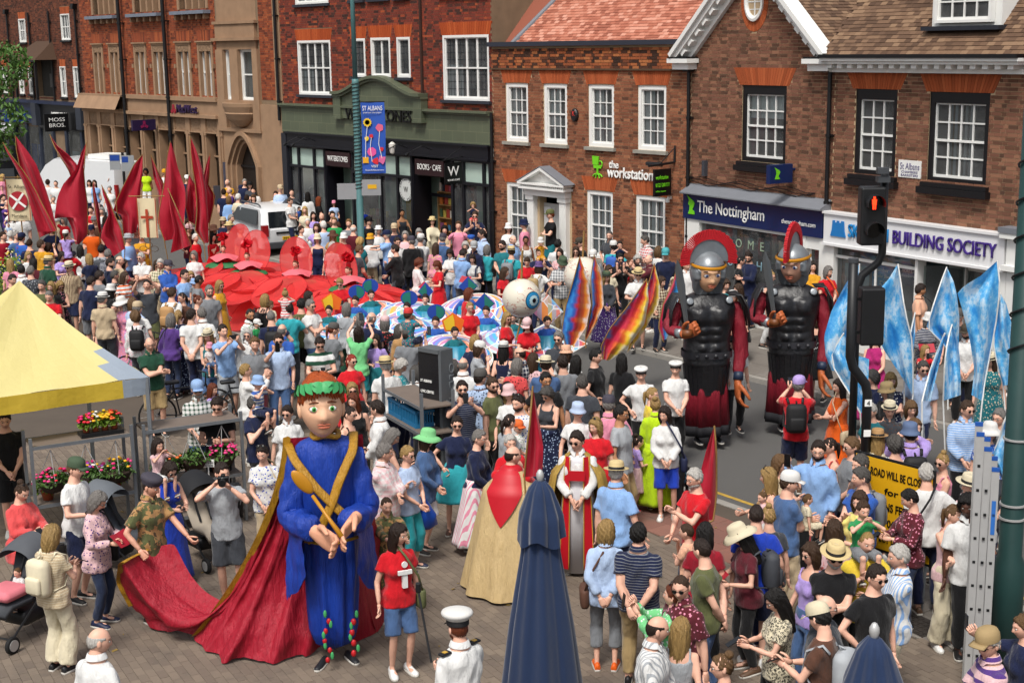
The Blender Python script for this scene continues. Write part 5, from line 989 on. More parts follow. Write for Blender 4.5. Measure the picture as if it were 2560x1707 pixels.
m.tube([(0,.36,.52),(0,.46,.46),(.03,.52,.34)],[.035,.026,.012],8);dm_ = m.mesh('raw',FUR,True);do_ = bpy.data.objects.new('body',dm_);COL.objects.link(do_);do_.parent = DG;r_ = do_.modifiers.new('r','REMESH');r_.mode = 'VOXEL';r_.voxel_size = .014;r_.use_smooth_shade = True;s_ = do_.modifiers.new('s','SMOOTH');s_.iterations = 5
m = MB();m.tube([(.155*math.cos(t),-.14+.0*math.sin(t),.49+.155*math.sin(t)) for t in np.linspace(0,2*PI,21)],.016,6);m.tube([(.1*math.cos(t),-.36,.46+.11*math.sin(t)) for t in np.linspace(0,2*PI,21)],.014,6);m.build('harness',mat('harness_blue','2b5a70',.6),DG,True);q = G(1690,1140,.9);v = Vector(q)-DG.location;m = MB();m.tube([(0,-.1,.64),(v.x*.5,v.y*.5,.6),(v.x*.95,v.y*.95,.88)],.007,5);m.build('lead',BLKPL,DG)
TR = thing('street_tree','leafy green tree at the picture edge before the navy shop fascias','tree',tuple(D(-70,300,40)*1.0));TR.location.z = 0;m = MB();m.tube([(0,0,0),(.1,0,2),(0,.1,4),(.2,0,6)],[.22,.17,.13,.06],10);[m.tube([(0,.05,3.2+k*.5),(.9*math.cos(k*2),.9*math.sin(k*2),4.4+k*.5)],[.07,.02],6) for k in range(5)];m.build('trunk',mat('bark','3b2f25',.9,bs=20,bst=1),TR,True)
m = MB();rg = np.random.default_rng(5)
for _ in range(5200):
 cx,cy,cz = [(0,0,5.4),(.7,-.3,4.8),(.8,.2,6.2),(-.8,0,5.2),(.3,-.5,4.1),(-.3,.4,6.6)][rg.integers(6)];v = rg.normal(size=3);v = v/np.linalg.norm(v)*rg.uniform(.35,1)**.6*.95;M_ = Matrix.Translation((cx+v[0],cy+v[1],cz+v[2]*.8)) @ Euler(tuple(rg.uniform(-1.4,1.4,3))).to_matrix().to_4x4();s_ = .075*rg.uniform(.7,1.4);m.add([M_ @ Vector(q) for q in ((-s_,0,0),(0,-s_*.5,.01),(s_,0,0),(0,s_*.5,.01))],[(0,1,2,3)])
o = m.build('crown',mat('tree_leaf','47682a',.6,var=.5,vs=2.5),TR,fix=False)
# == PEOPLE (one generator; every person is posed, dressed and placed on its own)
def V3(*a):return np.array(a,float)
def two_bone(a,t,l1,l2,pole):
 a,t,pole = V3(*a),V3(*t),V3(*pole);d = t-a;L_ = np.linalg.norm(d);L_ = min(max(L_,.08),(l1+l2)*.995);d = d/np.linalg.norm(d)
 x = (l1*l1-l2*l2+L_*L_)/(2*L_);h = math.sqrt(max(l1*l1-x*x,0));p = pole-d*(pole @ d);p = p/(np.linalg.norm(p)+1e-9)
 return a+d*x+p*h,a+d*L_
ARMS = {  # wrist target and elbow pole for the -x and the +x arm, finger curl
 'down':(((-.25,-.02,.86),(-.3,.6,0)),((.25,-.02,.86),(.3,.6,0)),.5),
 'loose':(((-.27,-.1,.9),(-.4,.6,0)),((.24,.02,.86),(.3,.6,0)),.5),
 'hips':(((-.19,-.06,1.0),(-1,.3,0)),((.25,-.02,.86),(.3,.6,0)),.6),
 'cross':(((.13,-.21,1.18),(-.8,-.2,-.6)),((-.12,-.235,1.14),(.8,-.2,-.6)),.6),
 'clasp':(((-.05,-.22,.97),(-.8,.3,-.2)),((.05,-.22,.96),(.8,.3,-.2)),.8),
 'phone':(((-.07,-.29,1.17),(-.6,.2,-.8)),((.06,-.31,1.18),(.6,.2,-.8)),.9),
 'read':(((-.12,-.27,1.14),(-.6,.2,-.8)),((.12,-.27,1.14),(.6,.2,-.8)),.8),
 'photo':(((-.1,-.36,1.5),(-.7,-.2,-.8)),((.1,-.36,1.5),(.7,-.2,-.8)),.9),
 'photo1':(((-.12,-.42,1.52),(-.6,-.2,-.8)),((.23,-.05,.9),(.3,.6,0)),.9),
 'camera':(((-.1,-.17,1.55),(-.9,-.1,-.7)),((.09,-.24,1.52),(.8,-.1,-.8)),.9),
 'wave':(((-.3,-.2,1.78),(-.9,.1,-.3)),((.25,-.02,.86),(.3,.6,0)),.3),
 'highup':(((-.14,-.3,1.78),(-.9,0,-.4)),((.14,-.3,1.78),(.9,0,-.4)),.9),
 'hold':(((-.12,-.28,1.14),(-.6,.3,-.7)),((.25,-.02,.86),(.3,.6,0)),.9),
 'behind':(((-.05,.17,.94),(-.9,.3,0)),((.05,.18,.93),(.9,.3,0)),.7),
 'pole':(((-.06,-.3,1.0),(-.8,.2,-.4)),((-.02,-.28,1.28),(.8,.1,-.5)),1.0),
 'carry':(((.06,-.24,1.08),(-.8,.2,-.6)),((-.02,-.26,1.2),(.8,.2,-.6)),.7),
 'legs':(((-.12,-.2,1.34),(-.8,.1,-.8)),((.12,-.2,1.34),(.8,.1,-.8)),1.0),
 'chin':(((-.05,-.19,1.43),(-.6,-.1,-.9)),((-.08,-.22,1.14),(.8,-.1,-.7)),.7),
 'pram':(((-.2,-.42,1.0),(-.6,.4,-.5)),((.2,-.42,1.0),(.6,.4,-.5)),1.0),
 'reach':(((-.12,-.52,1.32),(-.6,.2,-.8)),((.12,-.5,1.3),(.6,.2,-.8)),.6),
 'drag':(((-.3,-.1,.98),(-.6,.6,-.2)),((.18,-.4,1.02),(.6,.4,-.5)),1.0),
 'head':(((-.07,-.22,1.5),(-.9,-.1,-.6)),((.07,-.22,1.5),(.9,-.1,-.6)),.6),
 'apart':(((-.42,-.12,1.0),(-.4,.6,-.2)),((.42,-.12,1.0),(.4,.6,-.2)),.4),
}
HEADPITCH = {'phone':24,'read':26,'highup':-14,'photo':-4,'camera':2,'drag':16}
def bodyspec(kind):
 f = kind in 'wtg';st = .55 if kind in 'st' else 0.0;ch = kind in 'cgb'
 return f,st,ch
def torso_rings(f,st,ch,g=0.0,z0=.86,z1=1.545):
 T_ = [(.86,.15,.115,.005),(.95,.168,.125,.012),(1.05,.15,.11,.0),(1.15,.155,.113,-.003),(1.28,.172,.122,-.004),(1.37,.168,.112,.0),(1.43,.13,.088,.006),(1.475,.08,.068,.01),(1.545,.06,.06,.006)]
 if f:T_ = [(.86,.155,.12,.01),(.95,.176,.132,.018),(1.05,.138,.102,.002),(1.15,.138,.1,0),(1.28,.152,.112,-.002),(1.37,.148,.1,.002),(1.43,.115,.08,.006),(1.475,.07,.06,.01),(1.545,.052,.053,.006)]
 if ch:T_ = [(z,a*.93,b*.95,y) for z,a,b,y in T_]
 out = []
 for z,a,b,y in T_:
  if z < z0-1e-6 or z > z1+1e-6:continue
  k = math.exp(-((z-1.06)/.2)**2)*st;a2 = a*(1+.3*k+.08*st)+g;b2 = b*(1+.55*k+.08*st)+g;y2 = y-.05*k
  out.append([(a2*abs(math.cos(t))**.85*np.sign(math.cos(t)),y2+b2*abs(math.sin(t))**.85*np.sign(math.sin(t)),z) for t in np.linspace(0,2*PI,21)[:-1]])
 return out
class Skel:
 def __init__(s,kind,arms,legs):
  s.f,s.st,s.ch = bodyspec(kind);f = s.f
  sw = .149 if f else .172;sw += .02*s.st;s.kf = .88 if f else 1.0;s.kf *= 1+.18*s.st
  A = ARMS[arms];s.arm = [];s.curl = A[2]
  for sg_,(tg,po) in zip((-1,1),A[:2]):
   S = V3(sg_*sw,.005,1.395);t = V3(*tg)*V3(1+.15*s.st,1+.25*s.st,1);e,w_ = two_bone(S,t,.285,.25,po)
   d = (w_-e)/np.linalg.norm(w_-e);th = V3(0,-1,0) if arms in ('down','loose','apart') else V3(-sg_*.5,-.2,1.0)
   th = th-d*(th @ d);th /= np.linalg.norm(th);s.arm.append((S,e,w_,d,th,sg_))
  s.leg = []
  for sg_ in (-1,1):
   Hh = V3(sg_*.088,.01,.9)
   if legs == 'walk':an = V3(sg_*.085,-.2*sg_,.09 if sg_ > 0 else .14)
   elif legs == 'sit':an = V3(sg_*.13,-.36,.52)
   elif legs == 'wide':an = V3(sg_*.17,.02,.085)
   else:an = V3(sg_*(.1+.02*s.st),.025+.03*sg_*(legs == 'contra'),.085)
   k,a = two_bone(Hh,an,.42,.42,(sg_*.12,-1,.35 if legs == 'sit' else 0));s.leg.append((Hh,k,a,sg_))
def capsule_chain(m,pts,rad,n=10):m.tube(pts,rad,n);[m.ell(p,(r,r,r),8,6) for p,r in ((pts[0],rad[0]),(pts[-1],rad[-1]))]
def raw_body(sk,what,g=0.0):
 """overlapping volumes that the voxel step fuses into one skin; what: body | top parts | bottom parts"""
 m = MB();kf = sk.kf;st = sk.st
 def arm(fr,g2=None,cuff=0.0):
  for S,e,w_,d,th,sg_ in sk.arm:
   g_ = g if g2 is None else g2
   pts = [S,S*.5+e*.5,e,e*.55+w_*.45,w_];rd_ = [.052*kf,.047*kf,.04*kf,.04*kf,.027*kf]
   if fr < 1:
    q,r_ = [],[];acc = [0,.27,.53,.76,1.0]
    for i in range(5):
     if acc[i] <= fr:q.append(pts[i]);r_.append(rd_[i]+g_)
     elif i and acc[i-1] < fr:
      t = (fr-acc[i-1])/(acc[i]-acc[i-1]);q.append(pts[i-1]*(1-t)+pts[i]*t);r_.append(rd_[i-1]*(1-t)+rd_[i]*t+g_+cuff)
    pts,rd_ = q,r_
   else:rd_ = [r_+g_ for r_ in rd_]
   rd_[0] -= g_*.55;m.tube(pts,rd_,10);m.ell(S-V3(0,0,.004),(rd_[0]*1.03,)*3,10,8)
   if fr >= .53:m.ell(e,((.041*kf+g_),)*3,8,6)
 def legs(fr,g_,flare=0.0):
  for Hh,k,a,sg_ in sk.leg:
   pts = [Hh+V3(0,0,.03),Hh*.5+k*.5,k,k*.62+a*.38,a];rd_ = [.086*kf*(1+.12*st),.074*kf,.054*kf,.053*kf,.036*kf];acc = [0,.25,.5,.69,1]
   q,r_ = [],[]
   for i in range(5):
    if acc[i] <= fr:q.append(pts[i]);r_.append(rd_[i]+g_+flare*acc[i])
    elif i and acc[i-1] < fr:t = (fr-acc[i-1])/(acc[i]-acc[i-1]);q.append(pts[i-1]*(1-t)+pts[i]*t);r_.append(rd_[i-1]*(1-t)+rd_[i]*t+g_+flare*fr)
   m.tube(q,r_,12);m.ell(pts[0],(r_[0],)*3,10,8)
   if fr > .5:m.ell(pts[2],(r_[2],)*3,8,6)
 def bust(g_):
  if sk.f and not sk.ch:
   for x in (-.07,.07):m.ell((x*(1+.2*st),-.075-.04*st,1.25),(.066+g_+.02*st,.06+g_+.02*st,.065+g_+.02*st),10,8)
 if what == 'body':
  m.loft(torso_rings(sk.f,st,sk.ch));arm(1);legs(1,0);bust(0)
  nr = .05 if sk.f else .058
  m.tube([(0,.01,1.46),(0,.0,1.55),(0,-.008,1.61)],[nr*1.15,nr,nr],12)
  for Hh,k,a,sg_ in sk.leg:m.ell((a[0],a[1]-.06,a[2]-.045),(.035,.1,.035),10,6);m.ell((a[0],a[1]+.01,a[2]-.03),(.033,.04,.045),8,6)
 else:
  st_,hem = what.split('/')
  if st_ in ('ts','po','sh','ls','sl','jk','tk','dr','ds'):
   top = 1.475 if st_ != 'tk' else 1.4
   r_ = torso_rings(sk.f,st,sk.ch,g,.86,1.48);
   if st_ == 'tk':r_ = torso_rings(sk.f,st,sk.ch,g,.86,1.38)
   hz = float(hem);hip = r_[1];base = [(p[0]*1.03,p[1]*1.03,hz) for p in hip] if hz < .86 else None
   if base:r_ = [[(p[0]*1.035,p[1]*1.035,.88) for p in hip],[(p[0]*1.03,p[1]*1.03,.96) for p in hip]]+r_[2:]
   if hz >= .86:r_ = [q for q in r_ if q[0][2] >= hz-.05]
   m.loft(([base] if base else [])+r_);bust(g)
   if st_ == 'tk':
    for x in (-.1,.1):m.tube([(x,-.1,1.34),(x*1.05,-.05,1.46),(x,.03,1.475),(x,.09,1.36)],.017,6)
   fr = {'ts':.3,'po':.33,'sh':.4,'dr':.25,'ls':.94,'sl':.9,'jk':.96}.get(st_)
   if fr:arm(fr,g*(1.1 if fr > .5 else 1.5),0.012 if fr < .5 else 0.004)
  if st_ in ('tr','st','cr','lg','wd'):
   r_ = torso_rings(sk.f,st,sk.ch,g,.86,1.05);r_ = [[(p[0]*.9,p[1]*.95,.8) for p in r_[0]]]+r_;m.loft(r_)
   fr,fl,gg = {'tr':(.97,.012,g),'st':(.48,.05,g*1.3),'cr':(.8,.02,g),'lg':(.96,0,.006),'wd':(.98,.06,g)}[st_];legs(fr,gg,fl)
 return m
def skirt_mesh(sk,z_top,z_bot,flare,folds,g=.015,seed=0):
 m = MB();n = 48;rings = [];K_ = 14;seat = .0
 for i in range(K_+1):
  t = i/K_;z = z_top+(z_bot-z_top)*t
  a,b = ((.145,.108) if z > 1.0 else (.18,.138)) if sk.f else ((.16,.12) if z > 1.0 else (.175,.135))
  s_ = min(1,max(0,(1.08-z)/.14));a = (.14+.045*s_)*(1+.3*sk.st)+g+flare*t*t**.2;b = (.106+.034*s_)*(1+.4*sk.st)+g+flare*.9*t*t**.2
  ring = []
  for k in range(n):
   th = 2*PI*k/n;w_ = 1+folds*t*(math.sin(th*9+seed)+.5*math.sin(th*5+seed*2+1))*.5
   ring.append((a*w_*math.cos(th),.01+b*w_*math.sin(th),z))
  rings.append(ring)
 return m.loft(rings,True,True)
# ---- head
HC = V3(0,-.014,1.64)
def head_grid(NL=46,NT_=40):
 ph = np.linspace(0,2*PI,NL+1)[:-1];ph = ph+.42*np.sin(ph);th = np.linspace(0,PI,NT_+1)   # dense towards the face (phi = pi)
 return ph+PI/2+PI,th
def face_shape(x,y,z,f=False,k=0):
 """unit direction -> point in head space (metres), y negative = front"""
 X = .0755*x;Y = .097*y;Z = .116*z
 lo = np.clip(-z,0,1);X = X*(1-.27*lo**1.5);Y = np.where(y > 0,Y*(1-.35*lo**1.2),Y*(1-.06*lo))
 hi = np.clip(z,0,1);X = X*(1-.03*hi);Y = np.where(y > 0,Y*(1+.04*hi),Y)
 fr = np.clip(-y,0,1)**.6*(y < 0)
 ga = lambda cx,cz,sx,sz:np.exp(-((np.abs(X)-cx)/sx)**2-((Z-cz)/sz)**2)
 nose = np.exp(-(X/.0125)**2)*np.clip((.018-Z)/.05,0,1)**1.1*(1/(1+np.exp(-(Z+.041)/.0032)))
 Y = Y-fr*(.0235*nose) - fr*np.exp(-((np.abs(X)-.011)/.007)**2-((Z+.034)/.008)**2)*.006
 Y = Y+fr*(.0105*ga(.031,.004,.017,.012))-fr*.0045*np.exp(-(Z-.026)**2/.008**2)*(np.abs(X) < .05)
 Y = Y-fr*.0055*np.exp(-(X/.022)**2-((Z+.059)/.010)**2)+fr*.005*np.exp(-(X/.024)**2-((Z+.0605)/.0026)**2)+fr*.003*np.exp(-(X/.02)**2-((Z+.076)/.006)**2)
 Y = Y-fr*.009*np.exp(-(X/.022)**2-((Z+.098)/.015)**2)-fr*.003*ga(.046,-.022,.016,.018)
 return X,Y,Z
def head_arrays(f=False):
 ph,th = head_grid();P,Tn = np.meshgrid(ph,th);x,y,z = np.sin(Tn)*np.cos(P),np.sin(Tn)*np.sin(P),np.cos(Tn)
 X,Y,Z = face_shape(x,y,z,f);tint = np.ones(X.shape+(3,))
 fr = (y < -.2)
 def dab(mask,c):
  for i in range(3):tint[...,i] *= 1-mask*(1-c[i])
 dab(np.exp(-(X/.021)**4-((Z+.0605)/.0085)**4)*fr,(.72,.42,.42) if f else (.8,.58,.54))
 dab(np.exp(-((np.abs(X)-.033)/.019)**4-((Z-.0265-.0)/.0048)**4)*fr,(.33,.27,.24))
 dab(np.exp(-((np.abs(X)-.031)/.017)**4-((Z-.006)/.0095)**4)*fr,(.6,.52,.5))  # eye sockets tinted darker, shading painted into the skin colour
 dab(np.exp(-((np.abs(X)-.045)/.02)**2-((Z+.02)/.02)**2)*fr*.5,(1.0,.78,.74))
 dab(np.exp(-((np.abs(X)-.007)/.005)**2-((Z+.0405)/.003)**2)*fr,(.5,.35,.32))
 if not f:dab((np.exp(-((Z+.085)/.04)**4))*(y < .2)*.35,(.62,.58,.58))
 return np.stack([X,Y,Z],-1),tint,(x,y,z)
HEADS = {b:head_arrays(b) for b in (False,True)}
def rotmat(yaw,pitch,roll=0.0):return np.array((Matrix.Rotation(R(yaw),3,'Z') @ Matrix.Rotation(R(pitch),3,'X') @ Matrix.Rotation(R(roll),3,'Y')))
NECK = V3(0,.0,1.54)
def head_xf(p,Rm,hs_):return (Rm @ ((p*hs_+HC-NECK).T)).T+NECK
def add_hand(m,w_,d,th,sg_,curl,sc=1.0):
 nrm = np.cross(d,th)*(-sg_)      # palm normal
 def Pt(u,v,n_):return w_+(d*u+th*v+nrm*n_)*sc
 rings = []
 for u,wd,tk in ((-.012,.024,.021),(.02,.034,.02),(.055,.042,.0165),(.088,.041,.0135),(.098,.036,.010)):
  rings.append([Pt(u,-.004+wd*math.cos(t),tk*math.sin(t)) for t in np.linspace(0,2*PI,11)[:-1]])
 m.loft(rings)
 for i,(v,ln) in enumerate(((.031,.07),(.011,.08),(-.01,.074),(-.03,.058))):
  p = Pt(.09,v,0);a = .12+curl*.3;pts = [p];rd_ = [.0098]
  for j in range(3):
   a2 = a+curl*(.35+.75*j);seg = ln*(.45,.32,.25)[j];dirv = d*math.cos(a2)+nrm*math.sin(a2)+th*(.05*(1.5-i)*(1-curl));p = p+dirv*seg*sc;pts.append(p);rd_.append((.0093,.0085,.006)[j])
  m.tube(pts,[r_*sc for r_ in rd_],6)
 p = Pt(.02,.028,.004);pts = [p];
 for j,seg in enumerate((.04,.032,.026)):
  a2 = .75-.3*j-.2*curl;dirv = d*math.cos(a2)+th*math.sin(a2)+nrm*(.25+.5*curl);dirv /= np.linalg.norm(dirv);p = p+dirv*seg*sc;pts.append(p)
 m.tube(pts,[.0135*sc,.0125*sc,.011*sc,.0075*sc],6)
# ---- materials for people
def skin_mat():
 t = NT('skin');co = t.coord();c = t.mix(1.0,t.ocol(),t.attr('tint'),'MULTIPLY');n = t.noise(co,14,4)
 c = t.mix(t.math('MULTIPLY',n,.16),c,(.5,.2,.13));b = t.bsdf(c,.48,0,t.bump(t.noise(co,160,3),.08,.002),.35)
 b.inputs['Subsurface Weight'].default_value = .0;return t.m
SKIN = skin_mat();EYEW = mat('eye_white','c9c4bd',.25,var=.03);EYEI = mat('eye_iris','1c1410',.15,var=.05)
def cloth_mat(name,pat):
 """garment cloth in the object's own colour; second colour of the print in obj['print_colour']"""
 t = NT(name);co = t.coord();base = t.ocol();c2 = t.attr('print_colour','OBJECT');x,y,z = t.sep(co)[:3]
 if pat in ('hstripe','vstripe','pin'):
  if pat == 'hstripe':f = t.math('GREATER_THAN',t.math('FRACT',t.math('MULTIPLY',z,11)),.62)
  elif pat == 'pin':f = t.math('GREATER_THAN',t.math('FRACT',t.math('MULTIPLY',z,34)),.78)
  else:f = t.math('GREATER_THAN',t.math('FRACT',t.math('MULTIPLY',t.math('ADD',x,t.math('MULTIPLY',y,.6)),28)),.6)
  base = t.mix(f,base,c2)
 elif pat == 'bold':base = t.mix(t.math('GREATER_THAN',t.math('FRACT',t.math('MULTIPLY_ADD',z,6.5,.3)),.55),base,c2)
 elif pat == 'check':
  f1 = t.math('GREATER_THAN',t.math('FRACT',t.math('MULTIPLY',z,16)),.6);f2 = t.math('GREATER_THAN',t.math('FRACT',t.math('MULTIPLY',x,16)),.6)
  base = t.mix(t.math('MULTIPLY',t.math('ADD',f1,f2),.5),base,c2)
 elif pat == 'floral':
  v = t.voro(co,26);n = t.noise(co,34,3);f = t.math('LESS_THAN',t.math('MULTIPLY_ADD',n,.35,v),.46);base = t.mix(f,base,c2)
 elif pat == 'dots':base = t.mix(t.math('LESS_THAN',t.voro(co,34),.3),base,c2)
 elif pat == 'camo':
  n1 = t.noise(co,11,3);n2 = t.noise(co,19,4);base = t.mix(t.ramp(n1,[(.48,(0,0,0)),(.5,(1,1,1))]),base,c2);base = t.mix(t.ramp(n2,[(.6,(0,0,0)),(.62,(1,1,1))]),base,lin('4a3a28'))
 elif pat == 'leopard':
  v = t.voro(co,42);base = t.mix(t.ramp(v,[(.22,(0,0,0)),(.27,(1,1,1)),(.45,(1,1,1)),(.5,(0,0,0))]),base,c2)
 fine = t.noise(co,260,2);fold = t.noise(co,9,4,.6);mp = t.n('Mapping');t.l(t.n('TexCoord').outputs['Object'],mp.inputs[0]);mp.inputs['Scale'].default_value = (9,9,3.5);fold2 = t.noise(mp.outputs[0],1.6,5,.6)
 base = t.mix(t.math('MULTIPLY',fold,.22),base,t.mix(1.0,base,(.45,.45,.45),'MULTIPLY'))
 hgt = t.math('ADD',t.math('MULTIPLY',fold2,.9),t.math('MULTIPLY',fine,.02))
 b = t.bsdf(base,.85,0,t.bump(hgt,.7,.045),.2);b.inputs['Sheen Weight'].default_value = .15;return t.m
CLOTH = {p:cloth_mat('cloth_'+(p or 'plain'),p) for p in ('','hstripe','vstripe','pin','bold','check','floral','dots','camo','leopard')}
def hair_mat():
 t = NT('hair');co = t.coord(scale=(46,46,5));n = t.noise(co,2.2,5);c = t.mix(t.math('MULTIPLY',n,.85),t.ocol(),t.mix(1.0,t.ocol(),(.3,.27,.25),'MULTIPLY'))
 t.bsdf(c,.5,0,t.bump(n,.9,.02),.35);return t.m
HAIRM = hair_mat();STRAW = None
def straw_mat():
 t = NT('hat_fabric');co = t.coord();n = t.noise(co,150,3);c = t.mix(t.math('MULTIPLY',n,.35),t.ocol(),(.25,.2,.13));t.bsdf(c,.75,0,t.bump(n,.5,.004),.2);return t.m
STRAW = straw_mat();BAND = mat('hat_band','141416',.7);SHOE = mat('shoe_upper','OBJ',.5,var=.15,vs=20);SOLE = mat('shoe_sole','b9b5ad',.7);LENS = mat('dark_lens','0b0a0b',.08,spec=.6);GFR = mat('glasses_frame','1a1512',.3)
# ---- hair, hats
def hair_mesh(style,f,hs_=1.0):
 P,_,(x,y,z) = HEADS[f];X = P[...,0].copy();Y = P[...,1].copy();Z = P[...,2].copy();az = np.arctan2(x,-y)   # 0 = front
 aa = np.abs(az)/PI
 line = np.interp(aa,[0,.22,.36,.47,.56,.75,1],{'short':[.60,.52,.18,.12,-.15,-.5,-.55],'bald':[2,2,.25,.15,-.1,-.45,-.5],'crop':[.66,.58,.22,.15,-.1,-.45,-.5],'bob':[.55,.42,-.2,-1,-1.1,-1.1,-1.1],'long':[.6,.45,-.1,-1.1,-1.1,-1.1,-1.1],'tied':[.62,.52,.15,.02,-.2,-.55,-.6],'curly':[.5,.42,.0,-.3,-.6,-.8,-.85],'fringe':[.34,.34,.0,-1,-1.1,-1.1,-1.1]}[style])
 thick = {'short':.013,'bald':.006,'crop':.006,'bob':.024,'long':.02,'tied':.008,'curly':.036,'fringe':.024}[style]
 strands = .005*np.sin(az*31+3*z)+.004*np.sin(az*57+1+z*6)+.006*np.sin(az*9+z*7)*np.sin(z*9)
 if style == 'curly':strands = .012*np.sin(az*9+z*7)*np.sin(z*11+az*3)+.008*np.sin(az*19)*np.sin(z*17)
 if style in ('crop','bald'):strands = strands*.3
 line = line+.05*np.sin(az*23)+.04*np.sin(az*41+1);m = np.clip((z-line)/.12,-1,1);off = np.where(m > 0,thick*np.clip(m*1.6,0,1)+strands*np.clip(m,0,1),-.012)
 if style == 'bald':off = np.where(z > .42,-.012,off)
 off = off+np.where(m > 0,.006*np.clip(z,0,1),0) if style in ('short','bob','long','fringe') else off
 nx,ny,nz = x,y,z;X = X+nx*off;Y = Y+ny*off;Z = Z+nz*off
 if style in ('bob','long','fringe'):
  ln = {'bob':.07,'fringe':.06,'long':.26}[style];dr = np.clip(-z+.1,0,1)*(m > 0)
  Z = Z-dr*ln;sp = np.clip(aa-.3,0,1);X = X*(1+dr*.12)+np.sign(X)*dr*.012;Y = Y+dr*np.where(aa > .5,.015 if style != 'long' else .035,.0)
  X = np.where((dr > .4) & (aa > .8),X*1.0,X)
 g = np.stack([X,Y,Z],-1);mb = MB();rings = [[tuple(p) for p in row] for row in g];mb.loft(rings,True,True)
 return mb
def extra_hair(mb,style):
 if style == 'bun':mb.ell((0,.07,.115),(.045,.045,.042),12,8)
 if style == 'topbun':mb.ell((0,.03,.135),(.04,.04,.038),12,8)
 if style == 'pony':mb.tube([(0,.085,.04),(0,.125,.01),(0,.13,-.08),(0,.115,-.2)],[.02,.032,.03,.008],10)
 if style == 'plait':mb.tube([(0,.08,-.02),(0,.11,-.12),(0,.1,-.3)],[.02,.025,.01],10)
 return mb
HSTY = {'s':'short','b':'bob','l':'long','c':'curly','p':'tied','u':'tied','t':'tied','o':'bald','x':'crop','f':'fringe'}
HCOL = {'k':'15110f','d':'2a1c14','b':'45301f','l':'6e5234','y':'a98a55','g':'807c78','w':'c8c5bf','r':'6b3218','a':'55524f','q':'9a2f1c'}
def hat_mesh(kind):
 m = MB()
 def dome(prof,n=28,sx=.085,sy=.103,dy=.0):m.loft([[(r_*sx*math.cos(t),dy+r_*sy*math.sin(t),zz) for t in np.linspace(0,2*PI,n+1)[:-1]] for r_,zz in prof],False,True)
 if kind in ('panama','fedora'):
  w_ = 1.75 if kind == 'panama' else 1.5
  dome([(w_,.058),(w_*1.0,.064),(1.35,.052),(1.1,.05),(1.08,.056),(1.03,.12),(.92,.148),(.72,.156),(.5,.146),(.2,.14)]);m.cur = 1;dome([(1.1,.055),(1.085,.085),(1.07,.086)]);m.cur = 0
 elif kind == 'sun':
  rings = [(2.05,.0),(2.08,.004),(1.6,.04),(1.2,.055),(1.12,.06),(1.08,.12),(.9,.155),(.5,.168),(.1,.17)]
  m.loft([[(r_*.085*math.cos(t),r_*.103*math.sin(t),zz+(.012*math.sin(3*t+1) if r_ > 1.5 else 0)) for t in np.linspace(0,2*PI,37)[:-1]] for r_,zz in rings],False,True)
 elif kind == 'bucket':dome([(1.5,.01),(1.52,.014),(1.25,.04),(1.1,.062),(1.08,.1),(1.0,.145),(.8,.156),(.1,.16)])
 elif kind == 'cap':
  dome([(1.1,.045),(1.11,.06),(1.08,.1),(.9,.135),(.6,.152),(.1,.158)]);P = []
  for i in range(7):
   a = -1.0+2.0*i/6;P.append([(math.sin(a)*.09,-.07-.02*math.cos(a),.05),(math.sin(a)*.092*1.02,-.1-.075*math.cos(a)**.7,.05-.012-.01*a*a),(math.sin(a)*.088,-.1-.075*math.cos(a)**.7,.043-.012-.01*a*a),(math.sin(a)*.088,-.07-.02*math.cos(a),.043)])
  m.loft(P,True,True)
 elif kind == 'beret':dome([(1.08,.04),(1.1,.06),(1.3,.09),(1.25,.125),(.9,.145),(.1,.15)],sx=.085,sy=.103,dy=.012)
 elif kind == 'sailor':dome([(1.06,.045),(1.08,.075),(1.36,.098),(1.42,.112),(1.36,.125),(.9,.135),(.1,.14)]);m.cur = 1;dome([(1.085,.046),(1.105,.075),(1.09,.078)]);m.cur = 0
 elif kind == 'peaked':
  m.cur = 0;dome([(1.1,.085),(1.5,.12),(1.58,.14),(1.45,.158),(.9,.175),(.1,.18)]);m.cur = 1;dome([(1.1,.04),(1.12,.085),(1.08,.088)]);P = []
  for i in range(7):a = -1.0+2.0*i/6;P.append([(math.sin(a)*.09,-.07-.02*math.cos(a),.048),(math.sin(a)*.09,-.1-.05*math.cos(a)**.7,.02),(math.sin(a)*.088,-.1-.05*math.cos(a)**.7,.014),(math.sin(a)*.088,-.07-.02*math.cos(a),.04)])
  m.loft(P,True,True);m.cur = 0
 return m
HATBAND = {'panama','fedora','sailor','peaked'}
PAL = dict(white='d3d3d1',cream='cdc3a8',black='141416',grey='75787c',lightgrey='9a9ea2',darkgrey='3a3d43',navy='171f3d',blue='2c55a4',royal='1b3aa8',lightblue='83a6d4',paleblue='a9bddb',denim='445f88',darkdenim='242f48',
   teal='1d6a72',turquoise='2f9ea8',green='23884a',lightgreen='70c080',darkgreen='1d4432',olive='565a38',khaki='9a835b',beige='b7a486',brown='54372a',tan='a67f52',red='c01420',darkred='8a1224',maroon='541a24',coral='cf4c4c',
   pink='d2859b',palepink='d6b1b4',magenta='a82468',purple='503478',lilac='a68fce',yellow='d9bd3c',paleyellow='ddd07a',mustard='c8901f',orange='da5c16',lime='b2d41c',straw='c9b483',peach='dba78a')
SKINC = {'p':'d9aa93','q':'cf9c84','t':'b5835f','b':'7a4e36','k':'3c261c'}
TOPN = {'ts':'T-shirt','po':'polo shirt','sh':'short-sleeved shirt','ls':'long-sleeved top','sl':'long-sleeved shirt','jk':'jacket','tk':'sleeveless top','dr':'dress','ds':'sleeveless dress'}
BOTN = {'tr':'trousers','st':'shorts','cr':'cropped trousers','sk':'skirt','ms':'long skirt','wd':'wide trousers','lg':'leggings'}
